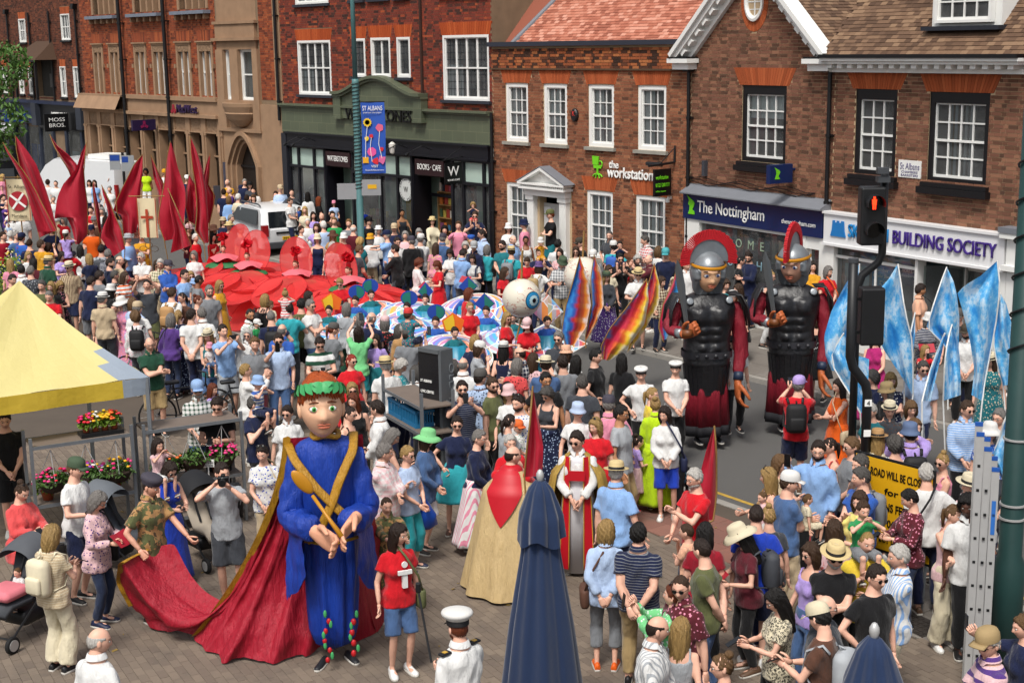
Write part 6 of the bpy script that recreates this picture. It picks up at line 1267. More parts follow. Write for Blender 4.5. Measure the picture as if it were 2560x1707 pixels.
PATN = {'hstripe':'striped','vstripe':'striped','pin':'pinstriped','bold':'broad-striped','check':'checked','floral':'floral','dots':'dotted','camo':'camouflage','leopard':'leopard-print'}
HATN = {'panama':'straw hat','fedora':'trilby','sun':'wide sun hat','bucket':'bucket hat','cap':'cap','beret':'beret','sailor':'sailor cap','peaked':'peaked cap'}
ARMN = {'cross':'arms folded','phone':'looking at a phone','read':'reading a programme','photo':'holding a phone up','photo1':'raising a phone','camera':'looking through a camera','wave':'one arm raised','highup':'both arms raised','hips':'hand on hip','clasp':'hands clasped','behind':'hands behind back','carry':'carrying a child','legs':'carrying a child on shoulders','chin':'hand at chin','pram':'pushing a pram','reach':'reaching forward'}
HAIRN = {'k':'black hair','d':'dark hair','b':'brown hair','l':'light brown hair','y':'blonde hair','g':'grey hair','w':'white hair','r':'auburn hair','a':'grey hair','q':'red hair'}
CW = lambda c:{'lightgrey':'light grey','darkgrey':'dark grey','lightblue':'light blue','paleblue':'pale blue','royal':'royal blue','darkdenim':'dark denim','lightgreen':'light green','darkgreen':'dark green','darkred':'dark red','palepink':'pale pink','paleyellow':'pale yellow','straw':'straw-coloured'}.get(c,c)
def zone(x,y):
 Z_ = [(0,330,300,600,'near the white van'),(330,570,300,560,'outside the bank'),(570,780,300,640,'by the white car'),(780,1235,300,760,'outside the bookshop'),(1235,1720,300,800,'outside the brick office'),(1720,2110,300,840,'by the navy shopfront'),(2110,2560,300,860,'by the building society'),
   (0,430,560,770,'among the red flags'),(430,700,560,800,'left of the poppies'),(0,420,700,1020,'behind the yellow canopy'),(420,760,740,1010,'below the poppies'),(760,1100,740,1080,'before the mosaic kites'),(1100,1480,740,1000,'before the eyeballs'),(1480,1760,800,1080,'by the soldier puppets'),(1760,2060,840,1180,'on the road'),(2060,2560,860,1120,'among the blue flags'),
   (0,330,1000,1707,'beside the flower racks'),(330,700,1000,1500,'behind the red cape'),(700,1130,980,1420,'beside the blue-robed giant'),(1100,1480,980,1300,'behind the robed clergy'),(1480,1780,1000,1330,'near the black dog'),(780,1260,1400,1707,'left of the navy parasol'),(1380,1760,1280,1707,'right of the navy parasol'),(1760,2150,1100,1330,'left of the yellow sign'),(2150,2560,1100,1330,'behind the yellow sign'),(1760,2180,1330,1707,'in the front corner crowd'),(2180,2560,1300,1707,'near the ladder')]
 for a,b,c,d,n in Z_:
  if a <= x < b and c <= y < d:return n
 return 'in the crowd'
CROWD = []          # parsed people
def parse(block,ox,oy,sc):
 for ln in block.strip().split('\n'):
  t = ln.split('#')[0].split()
  if len(t) < 8:continue
  x,y = ox+float(t[0])/sc,oy+float(t[1])/sc;kd = t[2];hh = None
  k = kd[0];hh = float(kd[1:]) if len(kd) > 1 else {'m':1.77,'s':1.76,'w':1.65,'t':1.64,'c':1.2,'g':1.2}[k]
  fa,_,yw = t[3].partition('/');d = dict(x=x,y=y,k=k,h=hh,face=float(fa),yaw=float(yw or 0),arms=t[4],legs='stand',ex=t[8:],elev=0.0)
  if ':' in d['arms']:d['arms'],d['legs'] = d['arms'].split(':')
  def gar(s_):
   st,_,c = s_.partition('.');c,_,pt = c.partition('~');pt,_,c2 = pt.partition('.');return st,c,pt,c2 or 'white'
  d['top'] = gar(t[5]);d['bot'] = gar(t[6]);d['hair'] = t[7];CROWD.append(d)
LIBRAW = {};LIB = {}
def cls(d):
 return d['k']
HEMS = {'ts':'.82','po':'.84','sh':'.8','ls':'.82','sl':'.8','jk':'.74','tk':'.84','dr':'.98','ds':'.98'}
def need(key,fn,vox):
 if key in LIBRAW or key in LIB:return
 me = fn().mesh('raw',SKIN,True);o = bpy.data.objects.new('raw',me);COL.objects.link(o)
 r_ = o.modifiers.new('r','REMESH');r_.mode = 'VOXEL';r_.voxel_size = vox;r_.use_smooth_shade = True
 s_ = o.modifiers.new('s','SMOOTH');s_.iterations = 4;s_.factor = .5;LIBRAW[key] = o
SKC = {}
def skel(d):
 k = (d['k'],d['arms'],d['legs'])
 if k not in SKC:SKC[k] = Skel(*k)
 return SKC[k]
def cook():
 bpy.context.view_layer.update();dg = bpy.context.evaluated_depsgraph_get()
 for key,o in LIBRAW.items():
  ev = o.evaluated_get(dg);me = ev.to_mesh();n = len(me.vertices);co = np.empty(n*3);me.vertices.foreach_get('co',co);co = co.reshape(-1,3)
  lt = np.empty(len(me.polygons),int);me.polygons.foreach_get('loop_total',lt);li = np.empty(len(me.loops),int);me.loops.foreach_get('vertex_index',li)
  if (lt == 4).all():fs_ = [tuple(q) for q in li.reshape(-1,4).tolist()]
  else:
   st_ = np.cumsum(lt)-lt;fs_ = [tuple(li[a:a+b].tolist()) for a,b in zip(st_,lt)]
  ev.to_mesh_clear();LIB[key] = (co,fs_)
 for o in LIBRAW.values():
  me = o.data;bpy.data.objects.remove(o);bpy.data.meshes.remove(me)
 LIBRAW.clear()
def hscale(d):return 1.0 if d['k'] not in 'cg' else 1.0+.42*max(0,min(1,(1.7-d['h'])/.9))
def keys(d):
 k,st = d['k'],d['top'][0];b = d['bot'][0];pose = (k,d['arms'],d['legs']);sk = skel(d)
 kb = ('body',)+pose;need(kb,lambda:raw_body(sk,'body'),.02)
 kt = ('top',st)+pose;g_ = .016 if st not in ('jk','sl','ls') else .02
 if st == 'tk':g_ = .009
 need(kt,lambda:raw_body(sk,st+'/'+HEMS[st],g_),.0185)
 if b in ('tr','st','cr','lg','wd'):kq = ('bot',b,k,d['legs']);need(kq,lambda:raw_body(sk,b+'/0',.014),.019)
FINAL = {}
def final_body(d):
 key = ('B',d['k'],d['arms'],d['legs'],d['yaw'],d.get('pitch',HEADPITCH.get(d['arms'],6)),round(hscale(d),1))
 if key in FINAL:return FINAL[key]
 sk = skel(d);co,fs_ = LIB[('body',d['k'],d['arms'],d['legs'])];m = MB();m.add(co.tolist(),fs_)
 n0 = len(m.v);hsz = round(hscale(d),1);Rm = rotmat(d['yaw'],key[5]);g,tint,_ = HEADS[sk.f]
 kf = .97 if sk.f else 1.0;pts = head_xf(g.reshape(-1,3),Rm,hsz*kf).reshape(g.shape);m.loft([row.tolist() for row in pts],False,False);n1 = len(m.v)
 hx = lambda c,r_,n=10,mm=6:[head_xf(V3(*p)[None],Rm,hsz*kf)[0] for p in MB().ell(c,r_,n,mm).v]
 fe = MB().ell((0,0,0),(1,1,1),10,6).f
 for sx in (-1,1):
  m.add(hx((sx*.0775,.012,-.004),(.012,.02,.033)),fe)
 n2 = len(m.v)
 for sx in (-1,1):
  m.cur = 1;m.add(hx((sx*.031,-.079,.0045),(.0135,.0105,.0085)),fe);m.cur = 2;m.add(hx((sx*.0312,-.0868,.0045),(.0068,.0042,.0072)),fe);m.cur = 0
 for S,e,w_,dd,th,sg_ in sk.arm:add_hand(m,w_,dd,th,sg_,sk.curl,.92 if sk.f else 1.0)
 me = m.mesh('body',[SKIN,EYEW,EYEI],True);a = me.attributes.new('tint','FLOAT_COLOR','POINT');tc = np.ones((len(m.v),4));tc[n0:n1,:3] = tint.reshape(-1,3);a.data.foreach_set('color',tc.ravel());FINAL[key] = me;return me
def cloth_mesh(key,co,fs_,amp=.005,seed=0,tint=None):
 if key in FINAL:return FINAL[key]
 me = bpy.data.meshes.new('garment');x,y,z = co[:,0],co[:,1],co[:,2]
 w_ = np.sin(z*27+5*np.sin(x*9+seed)+4*np.sin(y*11))*.7+np.sin(x*39+z*19+3*np.sin(z*7))*.6+np.sin(y*33-z*25+x*12)*.5
 r_ = np.stack([x,y,np.zeros_like(z)],1);ln = np.linalg.norm(r_,axis=1,keepdims=True)+1e-6;co2 = co+r_/ln*(amp*w_)[:,None]
 me.from_pydata(co2.tolist(),[],fs_);me.polygons.foreach_set('use_smooth',[True]*len(fs_));me.materials.append(CLOTH['']);FINAL[key] = me;return me
def put(name,me,par,col=None,m=None,loc=None,rot=None,c2=None):
 o = link(name,me,par,loc,rot)
 if col is not None:o.color = (*lin(col),1)
 if m is not None:o.material_slots[0].link = 'OBJECT';o.material_slots[0].material = m
 if c2 is not None:o['print_colour'] = [*lin(c2),1.0]
 return o
def shoe_mesh():
 if 'shoe' in FINAL:return FINAL['shoe']
 m = MB();rings = []
 for u,wd,hh in ((.075,.028,.055),(.07,.034,.085),(.03,.036,.1),(-.03,.038,.085),(-.09,.044,.062),(-.14,.044,.05),(-.175,.034,.04),(-.19,.016,.028)):
  rings.append([(wd*math.cos(t)*(1 if math.sin(t) < .2 else .86),u,.012+max(-.012,(hh*.5)*(math.sin(t)+.75))) for t in np.linspace(0,2*PI,15)[:-1]])
 m.loft(rings);m.cur = 1;m.loft([[(p[0]*1.08,p[1]*1.02,z) for p in [(w_*sx,u) for u,w_,sx in ((.08,.026,1),(.03,.036,1),(-.09,.045,1),(-.15,.042,1),(-.19,.016,1),(-.19,.016,-1),(-.15,.042,-1),(-.09,.045,-1),(.03,.036,-1),(.08,.026,-1))]] for z in (-.004,.024)])
 FINAL['shoe'] = m.mesh('shoe',[SHOE,SOLE],True,True);return FINAL['shoe']
def lib_mesh(key,fn,mats,smooth=True):
 if key not in FINAL:FINAL[key] = fn().mesh(str(key[0]),mats,smooth)
 return FINAL[key]
def glasses_mesh(dark):
 m = MB()
 for sx in (-1,1):
  m.cur = 0;m.loft([[(sx*.032+.021*math.cos(t)*q,yy+.006*abs(math.cos(t)),.004+.016*math.sin(t)*q) for t in np.linspace(0,2*PI,13)[:-1]] for q,yy in ((1,-.098),(.9,-.1))]) if dark else None
  m.cur = 1;m.tube([(sx*.032+.022*math.cos(t),-.099+.006*abs(math.cos(t)),.004+.017*math.sin(t)) for t in np.linspace(0,2*PI,13)],.0022 if not dark else .0032,5);m.tube([(sx*.054,-.094,.008),(sx*.076,-.05,.008),(sx*.08,.01,.006)],.0025,5)
 m.tube([(-.012,-.102,.007),(.012,-.102,.007)],.0025,5);return m
LABELS = []
USEDL = {}
def make_label(d):
 t,b = d['top'],d['bot'];who = 'child' if d['k'] in 'cg' and d['h'] < 1.45 else 'person';c = CW(t[1]);pt = PATN.get(t[2],'')
 top = f"{c} {pt} {TOPN[t[0]]}".replace('  ',' ')
 if t[2] and t[3] not in ('','white') and t[3] != t[1]:top = f"{c} and {CW(t[3])} {pt} {TOPN[t[0]]}"
 bits = []
 for e in d['ex']:
  if e.startswith('H='):kd,_,cc = e[2:].partition('.');bits.append(f"{CW(cc)} {HATN[kd]}" if kd not in ('panama',) else 'straw hat')
 if 'sg' in d['ex']:bits.append('sunglasses')
 if d.get('desc'):bits.insert(0,d['desc'])
 act = ARMN.get(d['arms'],'');hr = HAIRN.get(d['hair'][1:2],'') if d['hair'][0] != '-' else ('bald head' if not any(e.startswith('H=') for e in d['ex']) else '')
 if d['hair'][0] == 'o':hr = 'balding head'
 if 'onback' in d['ex'] or 'on' in d['ex']:act = 'sitting on shoulders'
 if 'in' in d['ex']:act = 'carried in arms'
 bot = f"{CW(b[1])} {BOTN.get(b[0], '')}".strip() if t[0] not in ('dr','ds') else ''
 zn = zone(d['x'],d['y']);lead = f"{who} in {top}"
 opts = []
 for seq in ((bits,act,zn),(bits,act,zn,bot),(bits,act,zn,hr),(bits,act,zn,bot,hr),(bits,zn,bot,hr)):
  s_ = lead
  parts = []
  for q in seq:parts += q if isinstance(q,list) else ([q] if q else [])
  s_ = lead+(', ' if parts else '')+', '.join(parts);
  if len(s_.split()) <= 16:opts.append(s_)
 for s_ in opts:
  if s_ not in USEDL:USEDL[s_] = d;return s_
 base = f"{lead}, {zn}";other = opts[0] if opts else base
 od = USEDL.get(other)
 side = 'nearer the left edge' if od is None or d['x'] < od['x'] else 'nearer the right edge'
 for alt in (f"{base}, {hr}, {'facing away' if abs(d['face']) > 110 else 'facing front' if abs(d['face']) < 50 else 'side-on'}",f"{base}, {bot}, {'facing away' if abs(d['face']) > 110 else 'facing front' if abs(d['face']) < 50 else 'side-on'}",f"{base}, {hr}, {side}",f"{base}, {bot}, {side}",f"{base}, {bot}, {hr}, {side}",f"{base}, {act or hr}, {side}, behind others",f"{base}, {hr}, half hidden",f"{base}, {bot}, half hidden",f"{base}, {hr}, {bot}, half hidden"):
  alt = alt.replace(', ,',',')
  if alt not in USEDL and len(alt.split()) <= 16:USEDL[alt] = d;return alt
 return other
PH_M = mat('phone_black','101114',.25,spec=.6);PROG = mat('programme_red','9c1c2e',.5);ACC = mat('bag_cloth','OBJ',.7,var=.15,vs=14,bs=60,bst=.3)
def accessory(name,me,label,cat,M_,col=None,group=None):
 o = link(name,me,None,label=label,cat=cat,group=group);o.matrix_world = M_
 if col:o.color = (*lin(col),1)
 return o
def dress_person(d):
 sk = skel(d);s_ = d['h']/1.75;zh = HC[2]*s_
 if d.get('loc') is not None:P = Vector(d['loc'])
 elif 'on' in d['ex'] or 'in' in d['ex']:
  a = d['host'];sa = a['h']/1.75;fa = R(a['face'])
  if 'on' in d['ex']:off = Vector((0,.03,0));el = 1.485*sa-.845*s_
  else:off = Vector((.02,-.235,0));el = 1.1*sa-.845*s_
  P = a['P']+Matrix.Rotation(fa,3,'Z') @ (off*sa)+Vector((0,0,el))
 else:P = G(d['x'],d['y'],zh+d['elev']);P.z = d['elev']
 d['P'] = P
 who = 'person'
 if 'lab' in d:USEDL[d['lab']] = d
 root = thing(who,d.get('lab') or make_label(d),'person',P,R(d['face']),d.get('group','spectators in the street'));root.scale = (s_,)*3;d['root'] = root
 if 'lab' not in d and 'host' not in d:root.rotation_euler = (R(3.0*math.sin(d['x']*1.7)),R(2.2*math.sin(d['y']*2.3)),R(d['face']+8*math.sin(d['x']+d['y'])))
 sc_ = SKINC[d.get('skin','p')];v = .9+.16*((d['x']*7.3+d['y']*3.1) % 1.0);c = lin(sc_)
 body = link('body',final_body(d),root);body.color = (c[0]*v,c[1]*v,c[2]*v,1)
 st,tc,tp,t2 = d['top'];b,bc,bp,b2 = d['bot'];seed = int(d['x']) % 3
 pose = (d['k'],d['arms'],d['legs'])
 co,fs_ = LIB[('top',st)+pose];me = cloth_mesh(('T',st)+pose,co,fs_,.0075 if st != 'tk' else .001)
 put('top',me,root,PAL[tc],CLOTH[tp],c2=PAL[t2])
 if st in ('dr','ds') or b in ('sk','ms'):
  zt,zb,fl,fo = {'sk':(1.06,.5,.1,.1),'ms':(1.06,.13,.16,.13)}.get(b,(1.06,.42,.12,.12))
  if d['legs'] == 'sit':zb = .62
  key = ('S',d['k'],b,d['legs']);me = lib_mesh(key,lambda:skirt_mesh(sk,zt,zb,fl,fo),[CLOTH['']])
  put('skirt',me,root,PAL[bc if st not in ('dr','ds') else tc],CLOTH[bp if st not in ('dr','ds') else tp],c2=PAL[b2 if st not in ('dr','ds') else t2])
 else:
  co,fs_ = LIB[('bot',b,d['k'],d['legs'])];me = cloth_mesh(('Q',b,d['k'],d['legs']),co,fs_,.006);put('bottoms',me,root,PAL[bc],CLOTH[bp],c2=PAL[b2])
 if st in ('po','sh','sl'):
  def col_():
   m = MB();r_ = .058 if not sk.f else .052
   m.loft([[(r_*q*math.cos(t),.002+r_*q*1.05*math.sin(t),zz-.03*(math.sin(t) < -.75)*1) for t in np.linspace(-PI*.42,PI*1.42,19)] for q,zz in ((1.25,1.5),(1.15,1.55),(1.3,1.545),(1.6,1.498))],False,False,closed=False);return m
  put('collar',lib_mesh(('collar',sk.f),col_,[CLOTH['']]),root,PAL[tc],CLOTH[tp],c2=PAL[t2])
 if not d.get('noshoe'):
  shc = d.get('shoe',['2a2622','c9c7c2','17171a','5a4332'][int(d['x']*3+d['y']) % 4])
  for Hh,k,a,sg_ in sk.leg:o = put('shoe',shoe_mesh(),root,shc,None,(a[0],a[1]-.0,a[2]-.085),(R(-30) if d['legs'] == 'sit' else 0,0,R(-8*sg_*-1)))
 hsz = round(hscale(d),1)*(.97 if sk.f else 1.0);Rm = Matrix(rotmat(d['yaw'],d.get('pitch',HEADPITCH.get(d['arms'],6)))).to_4x4()
 HM = Matrix.Translation(NECK) @ Rm @ Matrix.Translation(HC-NECK if 0 else (HC-NECK)*1.0) @ Matrix.Scale(hsz,4)
 HM = Matrix.Translation(NECK) @ Rm @ Matrix.Translation(Vector(HC-NECK)) @ Matrix.Scale(hsz,4)
 def onhead(name,me,col=None,m=None):o = put(name,me,root,col,m);o.matrix_local = HM;return o
 hat = [e for e in d['ex'] if e.startswith('H=')]
 h0,h1 = d['hair'][0],d['hair'][1:2]
 if h0 in HSTY:
  sty = HSTY[h0]
  if hat and sty in ('curly',):sty = 'bob' if sk.f else 'short'
  xt = {'p':'pony','u':'bun','t':'topbun'}.get(h0)
  if hat and xt in ('bun','topbun'):xt = 'pony'
  onhead('hair',lib_mesh(('hair',sty,sk.f,xt),lambda:extra_hair(hair_mesh(sty,sk.f),xt),[HAIRM]),HCOL[h1])
 for e in hat:
  kd,_,cc = e[2:].partition('.');cc = cc or 'straw';o = onhead('hat',lib_mesh(('hat',kd),lambda:hat_mesh(kd),[STRAW,BAND]),PAL[cc])
 if 'sg' in d['ex']:onhead('sunglasses',lib_mesh(('sunglasses',),lambda:glasses_mesh(True),[LENS,GFR]))
 if 'gl' in d['ex']:onhead('glasses',lib_mesh(('glasses',),lambda:glasses_mesh(False),[LENS,GFR]))
 if 'sgh' in d['ex']:o = onhead('sunglasses',lib_mesh(('sunglasses',),lambda:glasses_mesh(True),[LENS,GFR]));o.matrix_local = HM @ Matrix.Translation((0,.035,.085)) @ Matrix.Rotation(R(-35),4,'X')
 if 'beard' in d['ex']:
  def brd():
   P_,_,(x,y,z) = HEADS[False];mk = np.clip((-.38-z)/.1,0,1)*(y < .25)*(np.where((np.abs(P_[...,0]) < .024) & (P_[...,2] > -.068),0,1));off = np.where(mk > .3,.011+.003*np.sin(x*90),-.01);g = P_+np.stack([x,y,z],-1)*off[...,None];m = MB();m.loft(g.tolist(),False,False);return m
  onhead('beard',lib_mesh(('beard',),brd,[HAIRM]),HCOL[h1 or 'b'])
 if d.get('shades_note'):pass
 WM = Matrix.Translation(P) @ Matrix.Rotation(R(d['face']),4,'Z') @ Matrix.Scale(s_,4)
 desc = root['label'].split(',')[0].replace('person in ','person in ')
 ww = [a[2]+a[3]*.1 for a in sk.arm];mid = (ww[0]+ww[1])/2
 short = ' '.join(desc.split()[:7])
 def phone_me():m = MB();m.rbox(0,0,0,.078,.01,.155,.3);m.cur = 1;m.box(-.034,.034,.0052,.0056,-.068,.068);return m
 PHONE = lambda:lib_mesh(('phone',),phone_me,[PH_M,mat('phone_screen','39424c',.1,spec=.6)],False)
 zn = zone(d['x'],d['y'])
 if 'ph' in d['ex'] or (d['arms'] in ('photo','photo1','highup') and 'noph' not in d['ex']) or (d['arms'] == 'phone'):
  if d['arms'] in ('photo','highup'):c_ = mid+V3(0,-.02,.03);Rr = Matrix.Rotation(R(-8),4,'X') @ (Matrix.Rotation(PI/2,4,'Y') if int(d['x']) % 2 else Matrix.Identity(4))
  elif d['arms'] in ('photo1','wave'):c_ = ww[0]+V3(0,-.02,.05);Rr = Matrix.Identity(4)
  else:c_ = (mid if d['arms'] == 'phone' else ww[0])+V3(0,-.02,.02);Rr = Matrix.Rotation(R(-60),4,'X')
  accessory('smartphone',PHONE(),f"smartphone held by {short} {zn}",'phone',WM @ Matrix.Translation(Vector(c_)) @ Rr,group='phones in hands')
 if 'pr' in d['ex'] or d['arms'] == 'read':
  c_ = (mid if d['arms'] in ('read','clasp') else ww[0])+V3(0,-.03,.03)
  def pm():m = MB();m.add([(-.15,0,-.105),(0,.025,-.105),(.15,0,-.105),(.15,0,.105),(0,.025,.105),(-.15,0,.105)],[(0,1,4,5),(1,2,3,4)]);return m
  accessory('programme',lib_mesh(('programme',),pm,[PROG],False),f"red programme booklet held by {short} {zn}",'booklet',WM @ Matrix.Translation(Vector(c_)) @ Matrix.Rotation(R(-50),4,'X'),group='red programmes')
 if 'cam' in d['ex']:
  def cmm():
   m = MB();m.rbox(0,0,0,.135,.06,.09,.25);m.rbox(0,.0,.055,.05,.05,.03,.3);m.cyl((0,-.03,-.005),(0,-.06,-.005),.04,n=16);m.cyl((0,-.06,-.005),(0,-.15,-.005),.036,.042,n=16);m.cyl((0,-.15,-.005),(0,-.152,-.005),.034,n=16);return m
  accessory('camera',lib_mesh(('camera',),cmm,[PH_M],False),f"black camera with long lens held by {short} {zn}",'camera',WM @ Matrix.Translation((-.01,-.25,1.61 if d['arms'] == 'camera' else 1.2)))
 for e in d['ex']:
  if e.startswith('bp.'):
   def bpm():m = MB();m.rbox(0,.02,0,.3,.17,.44,.42);m.rbox(0,.11,-.07,.22,.07,.2,.45);m.tube([(0,.0,.2),(0,-.03,.25),(0,.02,.23)],.012,6);return m
   def stm():
    m = MB()
    for sx in (-1,1):m.tube([(sx*.1,-.08,.2),(sx*.115,-.14,.27),(sx*.125,-.28,.2),(sx*.13,-.31,.02),(sx*.15,-.2,-.14),(sx*.13,-.06,-.16)],.02,6,flat=.4)
    return m
   B_ = accessory('backpack',lib_mesh(('backpack',),bpm,[ACC]),f"{CW(e[3:])} backpack worn by {short} {zn}",'backpack',WM @ Matrix.Translation((0,.21+.04*sk.st,1.2)),PAL[e[3:]],'backpacks');o = put('strap',lib_mesh(('strapb',),stm,[ACC]),B_,PAL[e[3:]])
  if e.startswith('bag.'):
   def bgm():m = MB();m.rbox(0,0,0,.1,.3,.24,.45);m.rbox(.0,0,.05,.11,.26,.12,.4);return m
   def bsm():m = MB();m.tube([(0,-.13,.1),(-.06,-.17,.3),(-.2,-.16,.55),(-.28,-.02,.68),(-.2,.14,.55),(-.06,.15,.3),(0,.13,.1)],.013,6,flat=.5);return m
   B_ = accessory('shoulder_bag',lib_mesh(('bag',),bgm,[ACC]),f"{CW(e[4:])} shoulder bag of {' '.join(short.split()[:6])} {zn}",'bag',WM @ Matrix.Translation((.24+.05*sk.st,.02,.88)),PAL[e[4:]],'shoulder bags');put('strap',lib_mesh(('strapg',),bsm,[ACC]),B_,PAL[e[4:]])
 return root
def populate():
 prev = None
 for d in CROWD:
  if 'on' in d['ex'] or 'in' in d['ex']:
   d['host'] = prev
   if 'on' in d['ex']:d['legs'] = 'sit';d['face'] = prev['face'];d['arms'] = 'head' if d['arms'] == 'down' else d['arms']
   else:d['legs'] = 'sit'
  else:prev = d
  hsh = int(d['x']*13+d['y']*7)
  if 'lab' not in d and 'on' not in d['ex'] and 'in' not in d['ex']:
   if d['arms'] == 'down':d['arms'] = ('down','loose','hips','clasp','down','behind','cross','loose')[hsh % 8]
   if d['yaw'] == 0:d['yaw'] = (0,-28,28,0)[hsh//3 % 4]
  for e in d['ex']:
   if e.startswith('s='):d['skin'] = e[2:]
   if e.startswith('e='):d['elev'] = float(e[2:])
   if e.startswith('sh='):d['shoe'] = PAL[e[3:]]
 nohost = {id(d.get('host')) for d in CROWD};far_ = [d for d in CROWD if 'lab' not in d and 'host' not in d and id(d) not in nohost]
 for d in CROWD:
  if d.get('loc') is not None or 'host' in d:continue
  zh = d['h']*.937;z_ = d['elev']
  for _ in range(4):q = G(d['x'],d['y'],zh+d['elev']+z_*0);z2 = zfar(q);q = G(d['x'],d['y'],zh+d['elev']+z2)
  az = AZB if d['x'] > 1727 else AZA;n_ = outv(az);e2 = d['elev']+zfar(q)
  if (np.array(q)-CN) @ n_ < .38:r_ = ray(d['x'],d['y']);w_ = CAM+r_*(((CN+n_*.4-CAM) @ n_)/(r_ @ n_));q = Vector(w_);e2 = max(.2,w_[2]-zh)
  d['elev'] = e2
 for d in far_:d['q'] = G(d['x'],d['y'],d['h']*.937+d['elev'])
 far_ = sorted(far_,key=lambda d:-d['q'].y)[:max(0,len(CROWD)-318)];fid = {id(d) for d in far_}
 for d in CROWD:
  if id(d) not in fid:keys(d)
  else:
   sk = skel(d)
   for wh,g_ in (('body',0),(d['top'][0]+'/'+HEMS[d['top'][0]],.018),((d['bot'][0] if d['bot'][0] in ('tr','st','cr','lg','wd') else 'tr')+'/0',.016)):need(('far',wh)+(d['k'],d['arms'],d['legs']),lambda:raw_body(sk,wh,g_),.04)
 cook();VS,FS,CS,n = [],[],[],0
 for d in far_:
  sk = skel(d);P = d['q'];s_ = d['h']/1.75;Rz = np.array(Matrix.Rotation(R(d['face']),3,'Z'))*s_;HM = lambda g:(np.array(g)+HC);hat = [e[2:].partition('.') for e in d['ex'] if e.startswith('H=')]
  its = [(LIB[('far',wh,d['k'],d['arms'],d['legs'])],c) for wh,c in (('body',SKINC[d.get('skin','p')]),(d['top'][0]+'/'+HEMS[d['top'][0]],PAL[d['top'][1]]),((d['bot'][0] if d['bot'][0] in ('tr','st','cr','lg','wd') else 'tr')+'/0',PAL[d['bot'][1]]))]
  g,ti,_ = HEADS[sk.f];hm = MB().loft(g[::2,::2].tolist(),False,False);its.append(((HM(hm.v),hm.f),(SKINC[d.get('skin','p')],ti[::2,::2].reshape(-1,3))))
  if d['hair'][0] in HSTY:hm = hair_mesh(HSTY[d['hair'][0]],sk.f);its.append(((HM(hm.v),hm.f),HCOL[d['hair'][1:2]]))
  for kd,_,cc in hat:hm = hat_mesh(kd);its.append(((HM(hm.v),hm.f),PAL[cc or 'straw']))
  for (co,fs_),c in its:
   VS.append(np.asarray(co) @ Rz.T+np.array([P.x,P.y,d['elev']]));FS += [tuple(i+n for i in f) for f in fs_];n += len(co);cc = np.ones((len(co),4));cc[:,:3] = np.array(lin(c[0]))*c[1] if isinstance(c,tuple) else lin(c);CS.append(cc)
 me = bpy.data.meshes.new('distant_crowd');me.from_pydata(np.concatenate(VS).tolist(),[],FS);me.polygons.foreach_set('use_smooth',[True]*len(FS));a = me.attributes.new('paint','FLOAT_COLOR','POINT');a.data.foreach_set('color',np.concatenate(CS).ravel());t = NT('crowd_cloth');t.bsdf(t.attr('paint'),.8,0,t.bump(t.noise(t.coord(),12,4),.5,.02),.2);me.materials.append(t.m);link('distant_crowd',me,None,kind='stuff',label='far part of the crowd packed along the street by the bank and flags',cat='crowd')
 for d in CROWD:
  if id(d) not in fid:dress_person(d)
# == FLAGS, PUPPETS, COSTUMES
def silk(name,c,c2,rough=.5,tl=.3,mode=None):
 if name in MATS:return MATS[name]
 t = NT(name);co = t.coord();n = t.noise(co,2.2,4);base = t.mix(t.math('MULTIPLY',n,.6),lin(c),lin(c2))
 if mode == 'tie':base = t.ramp(t.noise(t.coord(scale=(1,1,.7)),2.6,8,.72),[(.30,'1c7cc8'),(.42,'2f96de'),(.5,'62b8ea'),(.58,'d0e6f4'),(.68,'4aa6e2')])
 if mode == 'attr':base = t.mix(t.math('MULTIPLY',t.noise(co,14,4),.25),t.attr('paint'),t.mix(1.0,t.attr('paint'),(.6,.6,.6),'MULTIPLY'))
 b = t.n('BsdfPrincipled');t.l(base,b.inputs['Base Color']);b.inputs['Roughness'].default_value = rough;b.inputs['Sheen Weight'].default_value = .2;t.l(t.bump(t.noise(t.coord(scale=(5,5,1.2)),2,5),.5,.03),b.inputs['Normal'])
 tr = t.n('BsdfTranslucent');t.l(base,tr.inputs[0]);mx = t.n('MixShader');mx.inputs[0].default_value = tl;t.l(b.outputs[0],mx.inputs[1]);t.l(tr.outputs[0],mx.inputs[2]);t.l(mx.outputs[0],t.out.inputs[0]);MATS[name] = t.m;return t.m
RSILK = silk('red_silk','bd1632','9a0e28');BSILK = silk('blue_silk','2a86cc','1466ae',mode='tie');PAINT = silk('painted_cloth','fff','fff',.6,.2,'attr');BAMB = mat('bamboo','8a6a3a',.6,var=.2)
def resample(pts,n):
 pts = np.array(pts,float);s_ = np.r_[0,np.cumsum(np.linalg.norm(np.diff(pts,axis=0),axis=1))];u = np.linspace(0,s_[-1],n);return np.stack([np.interp(u,s_,pts[:,i]) for i in range(pts.shape[1])],1)
